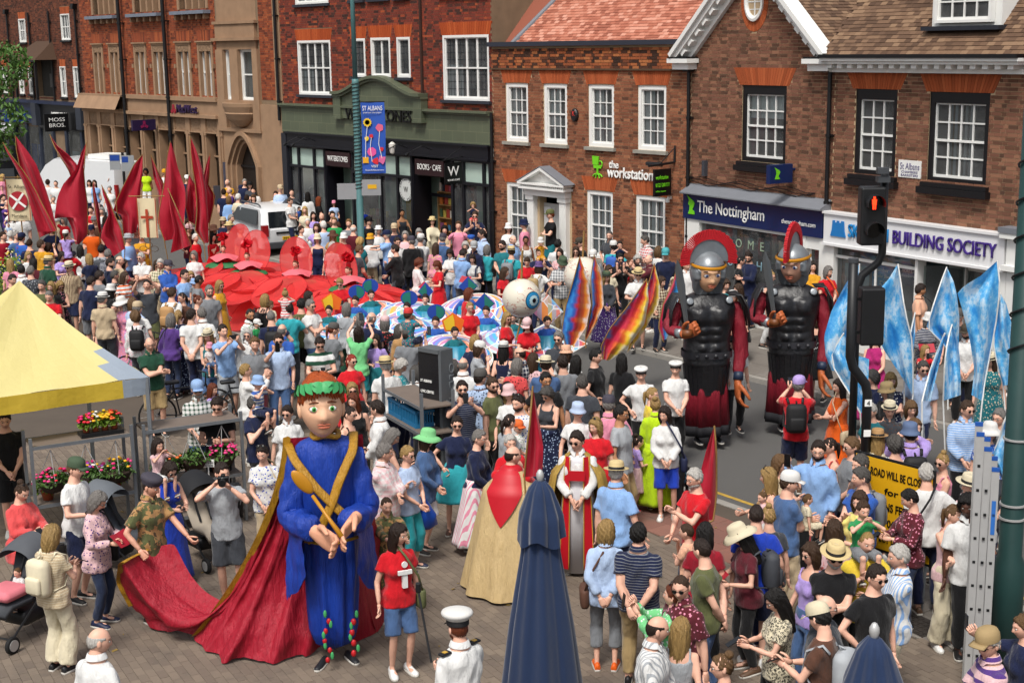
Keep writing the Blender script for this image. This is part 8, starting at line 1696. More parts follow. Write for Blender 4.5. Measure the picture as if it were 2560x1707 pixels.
for k in range(36):
 a = -2.7+5.4*(k//2)/17;up_ = k % 2;s_ = .056;B0 = Matrix.Translation((.078*math.sin(a),-.103*math.cos(a),.072+.016*math.cos(a)+.016*up_)) @ Matrix.Rotation(a,4,'Z') @ Matrix.Rotation(R(-18),4,'X') @ Matrix.Rotation((.75 if up_ else -.35)*(-1 if a > 0 else 1),4,'Y');lv = MB();sg2 = 1 if a < 0 else -1;P = [[(s_*u*sg2,-.004-.006*math.sin(PI*u),w_*s_*.3*math.sin(PI*u)**.75*(1-.35*u)) for w_ in (-1,0,1)] for u in np.linspace(0.02,.98,9)];lv.grid(P);lv.grid([[(x,y+.0016,z) for x,y,z in r_] for r_ in P]);lv.v = [tuple(M_ @ (B0 @ Vector(p_))) for p_ in lv.v];lv.build('laurel_leaf',LAU,EM,True,fix=False)
m = MB();m.tube([(.14*math.cos(t),.13*math.sin(t)-.02,2.58+.02*math.sin(3*t)) for t in np.linspace(0,2*PI,21)],.03,8);m.build('collar',GOLD,EM,True)
def ribbon(pts,w_,name='sash',mt=GOLD):m = MB();m.tube(resample(pts,22).tolist(),w_,8,flat=.3);return m.build(name,mt,EM,True)
ribbon([(-.4,.1,2.46),(-.33,-.2,2.36),(-.12,-.32,2.08),(.08,-.34,1.86),(.3,-.3,1.62),(.35,-.1,1.5)],.05);ribbon([(.3,.08,2.56),(.28,-.2,2.44),(.12,-.31,2.14),(.03,-.35,1.9),(-.1,-.35,1.64),(-.25,-.3,1.5)],.05);ribbon([(-.33,-.24,1.5),(0,-.37,1.46),(.33,-.24,1.5)],.04)
for sx in (-1,1):                                   # wide sleeves
 E0,E1,E2 = Vector((sx*.29,0,2.42)),Vector((sx*.4,-.06,1.68)),Vector((sx*.18,-.54,1.7 if sx < 0 else 1.78));m = MB();pts = [E0,E0.lerp(E1,.5),E1,E1.lerp(E2,.5),E2];rr = [.1,.13,.15,.15,.13];m.tube(resample([tuple(p_) for p_ in pts],12).tolist(),np.interp(np.linspace(0,4,12),range(5),rr),20);drape(m.build('sleeve',BSAT,EM,True),.09,.13,1)
 P = [[tuple(E1.lerp(E2,u)*(1-v)+Vector((sx*(.5-.25*u*v),-.15-.3*u,1.62-.85*v*(1-.45*u)+.03*math.sin(9*u)))*v) if 1 else 0 for v in np.linspace(0,1,10)] for u in np.linspace(0,.95,14)];m = MB();m.grid(P);m.grid([[(x+.02,y+.06,z) for x,y,z in r_] for r_ in P]);drape(m.build('hanging_sleeve',BSAT,EM,True,fix=False),.05,.15,1)
big_hand(EM,(-.15,-.56,1.7),(.6,-.55,-.28),(.2,-.2,1),-1,.75,2.9,'d39a7c');big_hand(EM,(.28,-.54,1.82),(-.5,-.6,-.38),(.3,-.3,1),1,.5,2.9,'d39a7c')
m = MB();m.tube([(.12,-.86,1.72),(-.02,-.72,1.9),(-.16,-.56,2.08)],[.03,.02,.02],8);m.ell((-.26,-.46,2.2),(.07,.03,.16),16,10,Matrix.Translation((-.26,-.46,2.2)) @ Matrix.Rotation(R(-38),4,'Y') @ Matrix.Translation((.26,.46,-2.2)));m.build('gold_mace',mat('gold_paint','b07a18',.45,var=.1),EM,True)
for sx in (-.13,.16):o = put('shoe',shoe_mesh(),EM,'1b1d22',None,(sx,-.1+.1*(sx > 0),0),(0,0,R(25*(-1 if sx < 0 else 1))))
m = MB();[m.ell((.2+.03*math.sin(k*3),-.3,.2+.12*k),(.03,.025,.04),8,6) for k in range(4)];[m.ell((-.08+.03*math.sin(k*2),-.31,.15+.11*k),(.025,.02,.035),8,6) for k in range(5)];m.build('rose_trim',mat('rose_red','b01820',.5),EM,True);m = MB();[m.ell((.2+.05*math.cos(k*2.2),-.31,.26+.13*k),(.02,.01,.045),8,5) for k in range(4)];[m.ell((-.08+.05*math.cos(k*2),-.32,.2+.12*k),(.02,.01,.045),8,5) for k in range(5)];m.build('leaf_trim',LAU,EM,True)
# cape with a train carried by the soldier in camouflage (world points minus the puppet's base)
LOC = EM.matrix_basis.inverted() if 0 else (Matrix.Translation((qx,qy,0)) @ Matrix.Rotation(R(8),4,'Z')).inverted()
sh_l,sh_r = Vector((-.4,.12,2.5)),Vector((.4,.12,2.5));hem = resample([tuple(LOC @ G(*p_)) for p_ in ((478,1608),(600,1666),(690,1655),(770,1640),(860,1600),(930,1600),(1000,1510))],34);N = 34
def capeP(u,v):
 i = min(int(u*33),33);t = sh_l.lerp(sh_r,u);h_ = Vector(hem[i]);p_ = t.lerp(h_,v**1.55);w_ = math.sin(u*24+v)*.6+math.sin(u*43+2*v)*.5+.4*math.sin(u*67-v*3);p_.y += .26*math.sin(PI*min(v*1.1,1))*(1 if u > .3 else u/.3)+.11*w_*v;p_.x += .05*w_*v;p_.z = max(.015,t.z*(1-v)**1.05+.02+.05*(w_+1)*v*(1-v)+.012*(w_+1)*v);return tuple(p_)
Pc = [[capeP(u,v) for u in np.linspace(0,1,60)] for v in np.linspace(0,1,26)];m = MB();m.grid(Pc);drape(m.build('cape',RSAT,EM,True,fix=False),.05,.22,1);gl_ = [Pc[i][0] for i in range(26)]
g1,g2 = np.array(gl_[8:]),resample([tuple(LOC @ G(438,1352,1.0)),tuple(LOC @ G(372,1375,.93)),tuple(LOC @ G(305,1405,.98)),tuple(LOC @ G(300,1450,.55)),tuple(LOC @ G(330,1520,.2))],18)
Pt_ = []
for i in range(18):
 row = []
 for j,v in enumerate(np.linspace(0,1,24)):p_ = g1[i]*(1-v)+g2[i]*v;w_ = math.sin(i*.9+v*5)+.7*math.sin(i*1.7-v*8);p_ = p_+np.array([.02*w_*math.sin(PI*v),.03*w_,0]);p_[2] = max(.02+.02*(w_+1.7),p_[2]*(1-.72*math.sin(PI*v)**.8)+.03*w_*math.sin(PI*v));row.append(tuple(p_))
 Pt_.append(row)
drape(MB().grid(Pt_).build('cape_train',RSAT,EM,True,fix=False),.06,.2,1)
def edge(pts,w_=.04):m = MB();P = resample(pts,40);m.grid([[(x-w_,y-.03,z+.012),(x,y-.035,z+.03),(x+w_*.6,y-.03,z+.014)] for x,y,z in P]);m.build('gold_edge',GOLD,EM,True,fix=False)
edge(gl_,.05);edge([r_[-1] for r_ in Pt_][2:],.04)
# ---- roman soldiers
LEA = mat('black_leather','17171a',.38,var=.3,vs=7,bs=12,bst=.5,bd=.03,spec=.5);STEEL = mat('painted_steel','7d8286',.35,.35,var=.45,vs=5);ORH = 'a8582e';CREST = mat('crest_red','b51420',.7,var=.3,vs=60,bs=140,bst=1);RCL = satin('red_tunic','8c0f26','6a0a1c',.5);BLKC = mat('black_hem','15151a',.8)
def legion(px,py,rz,label,side,face,armx):
 q = G(px,py);o = thing('soldier_giant',label,'puppet',(q.x,q.y,0),R(rz),'Roman soldier giants')
 robe([(1.35,.32,.25,.02,0),(.9,.37,.3,.06,0),(.3,.4,.33,.08,0)],seed=side).build('tunic',RCL,o,True);robe([(.31,.405,.335,.08,0),(.14,.41,.34,.085,0)],seed=side).build('hem_band',BLKC,o,True)
 def cu(z,a,b,yo=0):return [((a*abs(math.cos(t))**.75)*np.sign(math.cos(t)),yo+b*abs(math.sin(t))**.75*np.sign(math.sin(t)),z) for t in np.linspace(0,2*PI,49)[:-1]]
 kz = np.array([(1.28,.3,.26,-.05),(1.36,.38,.31,-.04),(1.5,.39,.3,-.03),(1.75,.38,.27,-.02),(2.05,.44,.3,-.03),(2.3,.48,.29,0),(2.45,.4,.22,.02),(2.53,.2,.16,.02)]);m = MB();m.loft([cu(*[np.interp(z_,kz[:,0],kz[:,c_]) for c_ in range(4)]) for z_ in np.linspace(1.28,2.53,44)]);vs_ = []
 for x,y,z in m.v:
  if y < 0:y -= .085*math.exp(-((abs(x)-.19)/.14)**4-((z-2.2)/.13)**4)-.035*math.exp(-(x/.025)**2)*(1.6 < z < 2.35);y -= sum(.045*math.exp(-((abs(x)-.1)/.075)**4-((z-zz)/.055)**4) for zz in (1.66,1.8,1.94))
  vs_.append((x,y,z))
 m2 = MB();m2.v,m2.f,m2.mi,m2.rn = vs_,m.f,m.mi,m.rn;c = m2.build('cuirass',LEA,o,True);md = c.modifiers.new('s','SUBSURF');md.levels = 1;md.render_levels = 1
 m = MB();m.loft([cu(1.47,.42,.335,-.03),cu(1.58,.42,.325,-.03)],False,False);[m.cyl((x,-.37,1.525),(x,-.39,1.525),.035,n=12) for x in (-.24,-.08,.08,.24)];m.build('belt',mat('belt_leather','2a2a2e',.4),o,True,fix=False)
 for k in range(13):a = PI+PI*(k+.5)/13;m = MB();x,y = .39*math.cos(a),.31*math.sin(a)-.03;m.box(-.045,.045,-.012,.012,-.52,0,Matrix.Translation((x,y,1.36)) @ Matrix.Rotation(a+PI/2,4,'Z') @ Matrix.Rotation(R(6),4,'X'));m.build('skirt_strip',LEA,o)
 for sx in (-1,1):
  for k in range(9):a = R(-70+k*19);m = MB();y_ = .2*math.sin(a);m.tube([(sx*.36,y_*.6,2.5),(sx*.54,y_*1.1,2.5),(sx*.64,y_*1.35,2.3),(sx*.67,y_*1.5,2.02-.06*(k % 2))],.03,6,flat=.45);m.build('shoulder_strip',LEA,o,True)
  m = MB();m.lathe([(.001,0),(.05,.012),(.065,0)],14,M=Matrix.Translation((sx*.33,-.22,2.43)) @ Matrix.Rotation(R(65),4,'X'));m.build('boss',STEEL,o,True)
 # arms: sword arm bent, other arm hanging with a big hand
 for sx,tg,el in ((-1,(-.52+armx,-.52,1.95),(-.66,-.1,1.95)),(1,(.5,-.2,1.05),(.6,-.02,1.65))):
  S = Vector((sx*.46,0,2.38));m = MB();m.tube([S,S.lerp(Vector(el),.5),el,Vector(el).lerp(Vector(tg),.6),tg],[.12,.13,.13,.1,.075],16);drape(m.build('sleeve',RCL,o,True),.1,.15);d_ = Vector(tg)-Vector(el);d_.normalize();m = MB();m.tube([Vector(tg)-d_*.16,Vector(tg)-d_*.02],.085,12);m.build('wrist_guard',STEEL if sx < 0 else mat('navy_guard','1e2a40',.5),o,True)
  if sx < 0:big_hand(o,tg,(.55,-.3,.35),(0,0,1),-1,1.1,2.8,ORH)
  else:big_hand(o,tg,(0,-.12,-1),(0,-1,0),1,.55,3.1,ORH)
 b = Vector((-.45+armx,-.6,1.98));m = MB();tip = b+Vector((-.2,-.05,1.22));w_ = Vector((.05,-.02,0));pr = [(0,.034),(.3,.04),(.65,.07),(.85,.06),(1,.003)]
 m.loft([[b.lerp(tip,t)+Vector((s1*k,s2*.016,0)) for s1,s2 in ((-1,0),(0,-1),(1,0),(0,1))] for t,k in pr]);m.build('sword_blade',mat('grey_blade','55585a',.4,.3),o);m = MB();m.cyl(b-Vector((0,0,.05)),b+Vector((-.01,0,.06)),.1,.085,n=14);m.build('sword_hilt',mat('wood_hilt','6b3d1c',.5),o,True)
 M_ = Matrix.Translation((0,-.06,2.86)) @ Matrix.Rotation(R(face),4,'Z') @ Matrix.Rotation(R(6),4,'X') @ Matrix.Scale(2.7,4);hd = big_head(o,M_,'e0b48c' if side == 0 else 'b48a74','4a5f9a',scowl=True,name='head')  # second soldier's face has a darker, duller skin tone
 P,_,(x,y,z) = HEADS[False];off = np.where((np.abs(P[...,0]) < .058) & (y < -.3) & (P[...,2] < .05),-.02,.022);g = P+np.stack([x,y,z],-1)*off[...,None];g[...,2] = np.where((off > 0) & (P[...,2] < -.05),g[...,2]-.035,g[...,2]);g[...,0] = np.where(off > 0,g[...,0]*1.12,g[...,0]);m = MB();m.loft([[M_ @ Vector(p_) for p_ in r_] for r_ in g.tolist()],False,False);m.build('helmet',STEEL,o,True,fix=False)
 m = MB();m.loft([[M_ @ Vector((rx*math.sin(a),-ry*math.cos(a),zz)) for a in np.linspace(-2.2,2.2,33)] for rx,ry,zz in ((.103,.128,.048),(.112,.138,.056),(.103,.13,.07))],False,False,closed=False);m.build('brow_band',mat('gold_band','c0821a',.4),o,True,fix=False)
 m = MB();ca = R(90) if side == 0 else R(0);A2 = Matrix.Rotation(ca,4,'Z')
 def cp(a,r,w2):return M_ @ (A2 @ Vector((w2,-math.sin(a)*r*.95,.085+math.cos(a)*r)))
 for k in range(54):a0 = R(-100+200*k/54);m.loft([[cp(a0,.128,-.014),cp(a0+.05,.128,-.014),cp(a0+.05,.128,.014),cp(a0,.128,.014)],[cp(a0,.186+.003*(k % 3),-.01),cp(a0+.045,.186+.003*(k % 3),-.01),cp(a0+.045,.185,.01),cp(a0,.185,.01)]])
 cr = m.build('crest',CREST,o);cr['kind'] = 'stuff';m = MB();m.loft([[cp(R(a0),.045,-.008),cp(R(a0),.129,-.008),cp(R(a0),.129,.008),cp(R(a0),.045,.008)] for a0 in range(-96,97,8)]);m.build('crest_plate',STEEL,o)
 for sx in (-.16,.2):put('shoe',shoe_mesh(),o,'26272b',None,(sx,-.12,0),(0,0,R(10)))
 m = MB();m.cyl((.02,-.25,0),(.0,-.1,1.2),.012);m.build('support_stick',BLKPL,o);return o
legion(1762,1100,6,'Roman soldier puppet with wide fan crest, closer to the square',0,4,.0);legion(1972,1068,-4,'Roman soldier puppet with narrow front-on crest and purple-shadowed face',1,-24,.1)
# ---- clergy, officer, soldier, bearers (bodies come from the people generator; robes are their clothing)
def special(x,y,k,h,face,arms,top,bot,hair,ex,lab,yaw=0,**kw):d = dict(x=x,y=y,k=k,h=h,face=face,yaw=yaw,arms=arms,legs='stand',ex=ex,elev=0.0,top=top,bot=bot,hair=hair,lab=lab,group=None,**kw);CROWD_EXTRA.append(d);return d
W_ = lambda s_,c,p_='',c2='white':(s_,c,p_,c2)
CL1 = special(1277,1140,'s',1.82,160,'chin',W_('sl','red'),W_('tr','black'),'od',[],'robed cleric in cream cope and red hood seen from behind',-45);CL2 = special(1444,1101,'m',1.84,-8,'clasp',W_('sl','white'),W_('tr','white'),'sd',['sg'],'robed cleric in gold cope and red stole with sunglasses',-20)
OFF = special(1148,1572,'s',1.78,-135,'hold',W_('sl','white'),W_('tr','navy'),'xr',['H=peaked.white','beard'],'naval officer in white shirt and peaked cap beside the parasol',-20);SOL = special(370,1214,'m',1.78,62,'drag',W_('sh','tan','camo','olive'),W_('tr','tan','camo','olive'),'xd',['H=beret.navy','s=q'],'soldier in camouflage uniform and navy beret holding the cape train',10)
RW = special(992,1335,'w',1.68,25,'loose',W_('ts','red'),W_('st','denim'),'ld',['bag.olive','sh=white'],'steward in red emblem T-shirt and denim shorts beside the giant',35);BE = special(1740,1196,'m',1.76,-60,'pole',W_('ts','red'),W_('tr','navy'),'sw',['beard','gl'],'white-bearded flag bearer in red T-shirt near the dog');special(354,592,'m',1.75,0,'pole',W_('ts','mustard'),W_('tr','navy'),'sd',['sg'],'banner bearer in orange T-shirt holding the cross banner');special(965,1262,'m',1.5,20,'reach',W_('sl','tan','camo','olive'),W_('tr','tan','camo','olive'),'xb',[],'helper in camouflage half hidden behind the giant')
def robes():
 COPE = satin('cream_cope','c9b184','b59a68',.6);GC_ = satin('gold_cope','b0903e','8f7230',.5);RD = mat('stole_red','b01020',.5,var=.1);GT = mat('gold_thread','b8923a',.4);ALB = mat('white_alb','c8c8cc',.8,var=.05,bs=6,bst=.5)
 def cope(r0,a0,a1,rw,rd2,mt,nm='cope',z1=1.5,zb=.04,fl=.07):m = MB();P = [[((.06+(.2+rw*v**.9)*(min(1,v*5+.2)))*math.cos(t)*(1+fl*v*math.sin(9*t)),(.06+(.14+rd2*v**.9)*(min(1,v*5+.2)))*math.sin(t)*(1+fl*v*math.sin(9*t))+.02,z1+(zb-z1)*(v if v > .08 else v*.6)) for t in np.linspace(a0,a1,61)] for v in np.linspace(0,1,24)];m.grid(P);m.grid([[(x*.985,y*.985,z) for x,y,z in r_] for r_ in P]);return m.build(nm,mt,r0,True,fix=False)
 r = CL1['root'];cope(r,R(-68),R(248),.34,.32,COPE);P = [[((.08+(.2+.34*v**.9)*min(1,v*5+.2))*math.cos(t),(.08+(.14+.32*v**.9)*min(1,v*5+.2))*math.sin(t)+.025,1.5-1.46*(v if v > .08 else v*.6)) for t in np.linspace(PI/2-1.1*(1-v/.42),PI/2+1.1*(1-v/.42),15)] for v in np.linspace(.0,.415,14)];m = MB();m.grid(P);m.build('hood',RD,r,True,fix=False);m = MB();m.lathe([(.012,0),(.035,-.2)],10,(0,.34,.82));m.build('tassel',RD,r,True);m = MB();m.lathe([(.16,1.38),(.13,1.5),(.08,1.54)],18);m.build('collar',RD,r,True)
 r = CL2['root'];cope(r,R(-42),R(222),.3,.26,GC_);robe([(1.46,.1,.09,0,0),(1.4,.19,.12,.0,0),(1.0,.19,.15,.02,0),(.05,.27,.22,.05,0)],folds=7).build('alb',ALB,r,True)
 for sx in (-1,1):m = MB();P = [[(sx*(.075+.01*v+.12*u*(.6+.5*v)),-.125-.13*v-.03*math.sin(v*9)*.3+.05*u,1.47-1.36*v) for u in (0,.5,1)] for v in np.linspace(0,1,16)];m.grid(P);m.build('stole',RD,r,True,fix=False);m = MB();m.tube([(p_[0][0]+.006*sx,p_[0][1]-.006,p_[0][2]) for p_ in P],.006,5);m.tube([(p_[2][0]-.006*sx,p_[2][1]-.008,p_[2][2]) for p_ in P],.006,5);m.build('stole_braid',GT,r,True)
 m = MB();m.box(-.1,.1,-.2,-.185,1.2,1.32);m.build('morse_clasp',RD,r)
 r = RW['root'];E2 = mat('emblem_white','d8d8d6',.7);m = MB();m.cyl((.02,-.168,1.34),(.02,-.15,1.34),.034,n=18);m.build('emblem_disc',E2,r);m = MB();m.box(-.06,.1,-.178,-.15,1.23,1.275);m.box(-.005,.05,-.165,-.12,1.07,1.228);m.build('emblem_cross',E2,r)
 r = OFF['root'];
 for sx in (-1,1):m = MB();m.rbox(sx*.17,0,1.475,.11,.06,.02,.3);m.build('epaulette',mat('epaulette_black','14151a',.6),r);m = MB();m.box(sx*.17-.02,sx*.17+.02,-.02,.02,1.486,1.49);m.build('rank_badge',GT,r)
 a,b = G(1046,1478,1.62),G(1078,1640,1.1);o = thing('camera_stick','black telescopic stick held upright by the naval officer','stick',(b.x,b.y,0));m = MB();m.tube([(0,0,b.z-.06),(a.x-b.x,a.y-b.y,a.z)],.011,8);m.build('shaft',BLKPL,o);m = MB();m.rbox(a.x-b.x,a.y-b.y,a.z+.04,.05,.04,.1,.3);m.build('camera_body',BLKPL,o)
 q = G(1058,1280,.72);o = thing('plastic_bag','thin blue plastic carrier bag held by the woman in sunglasses','bag',(q.x,q.y,.5));m = MB();m.loft([[(a_*math.cos(t)*(1+.1*math.sin(5*t+z*20)),a_*.6*math.sin(t),z) for t in np.linspace(0,2*PI,25)[:-1]] for a_,z in ((.1,0),(.17,.06),(.17,.2),(.09,.32),(.03,.42))]);m.build('sack',silk('blue_plastic','1450b8','0e3c98',.25,.35),o,True)
# == THE CROWD: head position in the photo, build, facing, pose, clothes, hair, extras
parse('''
870 270 m 0 down ts.peach st.darkgrey sd
925 330 m 0 down ts.grey tr.black og
900 425 m 10 down ts.navy tr.navy sg
1040 375 m 0 down ts.navy st.beige sb
1090 410 w 20 down ts.grey tr.black sw
1045 475 w 0 highup ds.lilac~floral.white sk.lilac lb H=sun.brown noph
1000 560 w 0 down ts.white tr.grey sg
1330 400 w 0 down ts.lime st.white ck s=b bag.black e=.42
1500 410 m 0 down ts.white tr.navy sb H=cap.mustard
1705 465 m 20 down ts.navy tr.navy sd H=cap.white
815 505 w 0 down ts.white tr.navy bd sg
862 505 w 0 down ts.lightblue tr.palepink ld
435 500 m 180 down po.white tr.navy sd bp.black
510 510 m 0 down ts.white tr.navy xd
485 650 w 20 down ls.white tr.beige sg
20 450 w 90 down ts.pink st.denim ly bag.olive
25 640 m 60 photo ts.navy tr.navy sd
60 690 m 60 photo ts.purple tr.grey og
100 745 w 60 down ts.white tr.navy bb
90 820 w 0 carry sl.white tr.denim ld sg
70 860 c.65 0 down ts.paleblue st.white xl in
200 800 m 0 down sh.white tr.navy sd
130 835 c1.4 0 down ts.white st.navy sd
830 750 m 0 down ts.red tr.navy sd sg
862 850 m 0 down ts.brown tr.navy sd H=fedora.grey
930 760 w 0 down ts.white tr.denim bg gl
962 845 w 80 down ts.navy tr.navy ld
585 845 w -30 wave ts.red tr.red bg
470 925 w 0 down po.navy tr.navy fy sg
835 930 m 0 hold ts.orange tr.khaki sd H=cap.navy beard bp.black
612 1120 m 180 legs ts.red tr.navy sd
625 990 g1.25 180 down ts.lilac st.navy pb on H=cap.white
95 975 w 180 down ts.white tr.cream sw
195 1005 m 150 down ts.blue tr.navy sd H=cap.navy bp.darkgrey
268 1055 m 180 down po.navy tr.navy xd
385 1065 m 150 photo ts.mustard tr.denim sb
435 1095 w 150 down ts.peach tr.denim cd
25 990 m 60 down ts.darkred tr.navy sd
300 1235 w 180 down ts.maroon tr.navy lk
100 1245 w 180 down ts.pink tr.white ly
215 1295 m 180 down sh.white tr.navy sk
305 1305 m 160 down ts.darkgrey~floral.lightgrey tr.navy sg
420 1225 m 160 down sh.darkgreen tr.navy sg H=panama.straw
615 1275 m 0 down sh.beige~vstripe.brown st.navy sd H=panama.cream sg
730 1115 w 180 down ts.white tr.navy lk
820 1185 w -150 phone ts.navy st.beige by
925 1110 m 180 down ts.lightgrey tr.navy sk bp.darkgrey
1000 1155 m -150 down sl.navy~pin.white tr.navy sg
990 1235 m 120 down ts.navy tr.grey sd bp.black beard
1085 1215 m 120 down ts.beige tr.grey og
1140 1245 w 120 down ts.coral~floral.white tr.denim ld
1075 1345 w 120 down ts.black~floral.white tr.black sa
1130 1365 w 60 down ts.white~hstripe.orange tr.denim lb
1280 1185 m 0 cross sh.white tr.black sw sg
1165 1015 m 60 hold sl.lightblue tr.navy sg H=fedora.lightgrey
1240 945 m 0 down sl.grey tr.navy sg
1410 1245 w 0 phone ts.cream tr.navy bb sg
1460 1235 m 0 down sh.cream~check.olive tr.beige sw gl
1520 1265 m 30 down sl.blue tr.navy sb H=cap.navy
1680 1345 m 60 carry ts.lightblue tr.navy sd
1630 1275 c.85 60 down ts.grey st.blue sb in H=bucket.lightblue
1770 1395 m 100 down ts.grey tr.navy xk s=b sg
1760 1350 w 60 down tk.lightblue tr.white ly sg
1880 1485 m 10 loose ts.grey st.white sg gl beard
1985 1430 w 60 down ds.mustard ms.mustard ly sg
1360 1440 m 0 highup ts.darkgrey st.olive sd noph
1220 1440 g1.3 20 down ts.purple sk.purple lb
960 1480 w 120 down ts.black tr.black lk H=bucket.white
785 1410 m 180 down ts.navy st.grey sd
370 1435 m 0 down ts.olive tr.navy sa
425 1525 m 0 phone ts.red tr.navy xg
515 1425 w 20 phone ds.black~floral.pink sk.pink ly sg
450 1445 w 20 down ts.black tr.denim ly
2075 500 m -20 down ts.mustard tr.navy ow
2230 500 m 20 down sl.navy tr.navy sg
2200 560 m -10 down ts.blue tr.navy sd H=cap.navy
2280 525 w 0 down ts.darkgrey tr.black ld H=cap.black
2310 575 m 0 down ts.white tr.navy sd
2312 640 w 0 down ts.brown tr.navy fb
2040 590 m 180 down ts.navy tr.khaki sd
2095 575 m -60 down sl.purple tr.navy og
2085 655 w 180 down sl.lightblue tr.white bl
2170 635 m 150 down sh.cream tr.khaki sw
2250 645 m 180 down ts.lightgrey tr.navy sd
1720 925 m 60 down ts.maroon tr.navy sd H=cap.palepink
1715 865 m 60 down ts.black tr.navy sd
1780 1005 w 60 down ts.red tr.black sw sg
1935 1000 w 60 chin ts.red tr.black lk
2037 855 w 0 down ts.navy tr.navy lb H=fedora.beige sg
2090 900 m 0 down ts.darkgrey tr.navy sg H=panama.straw beard
2105 830 m 60 down ts.navy tr.navy sg
2192 935 m 60 down ts.grey tr.navy sd H=cap.grey bp.black
1945 930 w 60 down ts.brown tr.navy lb H=sun.brown
''',0,320,3.647)
parse('''
75 630 m 20 down ls.paleblue tr.navy sg H=cap.beige
35 685 m 0 down ts.cream tr.navy sd sg
180 665 m 10 down ts.darkgrey tr.navy xd
185 745 m 60 carry ts.white tr.navy sb
165 740 c.7 60 down ts.blue st.navy sd in
325 695 w 180 down ls.white tr.black lk bag.black
425 735 w 100 phone ts.black~floral.cream tr.black lr
565 762 g1.2 0 hold ts.paleblue st.denim lb H=cap.pink pr
300 825 w 0 down ts.cream~floral.grey tr.denim ly sg
375 875 w 20 down ts.lilac tr.navy ld
455 885 m 0 down ts.black tr.black -x
550 870 m 20 down ts.brown tr.navy sd
568 925 m 0 down ts.green tr.denim sl gl
325 935 w 10 clasp sl.white tr.navy sw gl
265 1005 w 60 hold ls.white~hstripe.navy cr.navy sd bag.navy
405 985 w 0 down ts.lilac tr.denim bb sg
470 965 m -150 down sl.paleblue tr.grey sw
415 1085 w 0 hold tk.navy tr.navy bg H=bucket.cream pr
555 1055 w 0 down ts.tan tr.navy ly H=sun.brown sg
655 1075 w 0 phone ls.darkred cr.navy sw H=bucket.white
525 1155 w 180 down ts.white~floral.navy cr.white cw
700 945 m 0 down ts.grey tr.navy sl sg
740 995 m 150 down sl.maroon tr.navy ow
842 912 m 90 down sl.blue tr.navy sd H=cap.royal
878 930 m 60 down ts.black tr.black sd H=cap.black
1185 850 w 20 pram tk.darkgrey st.denim pk s=t
970 1010 w 20 down sl.white tr.navy bw H=fedora.white
1115 990 m 0 down sl.navy tr.navy sg H=cap.beige
800 1115 w 150 down ts.teal~floral.cream tr.navy cy
895 1085 w 160 down ls.white tr.beige bg H=bucket.mustard bag.cream
760 1185 m 120 down ts.darkgrey tr.navy sl sg bp.navy
1050 1055 m -85 reach sh.lightblue~floral.white tr.navy sg H=cap.navy ph
1150 1105 m 20 hold ts.white tr.navy sd gl
1150 1185 m -100 pole jk.black st.darkgrey sd
1215 1055 w 0 down ts.palepink tr.navy bg
1250 1105 m -160 down jk.black tr.black sg H=cap.navy
1330 1085 m 180 down ts.white tr.navy sg H=cap.white bp.darkgrey
1340 1030 w 0 down ts.grey tr.navy fg
1460 925 w 20 pram ls.cream tr.beige fk H=fedora.straw
1575 1005 w 0 chin tk.beige ms.teal ck sg
1700 965 m 0 photo sl.pink tr.navy sb beard gl
1835 870 m 0 legs ts.navy tr.navy sb sg
1845 800 g.95 0 down ts.navy st.coral cy on
1525 1085 m 160 down po.denim tr.navy sg H=cap.navy
1470 1165 w 150 down ts.pink~floral.lime tr.white lb
1345 1295 w 100 read ls.white tr.denim cr
1505 1325 w -70 read ts.red ms.red fr
1640 1215 w -20 phone sh.white tr.denim fd
1720 1215 m 150 phone sl.lightblue tr.grey sd
1830 1265 w -30 read ts.white~pin.black tr.black ld bp.navy
1930 1185 w 160 down ts.turquoise tr.black bg bag.black
1920 1040 m1.84 -60 hips sl.paleblue tr.navy sd gl
1815 1095 w 0 down ts.white~hstripe.black tr.navy ly H=beret.blue
1835 1150 m -40 down sl.navy tr.navy sg H=cap.lightgrey
1740 1150 w 20 down ts.cream tr.navy cw
''',680,300,3.647)
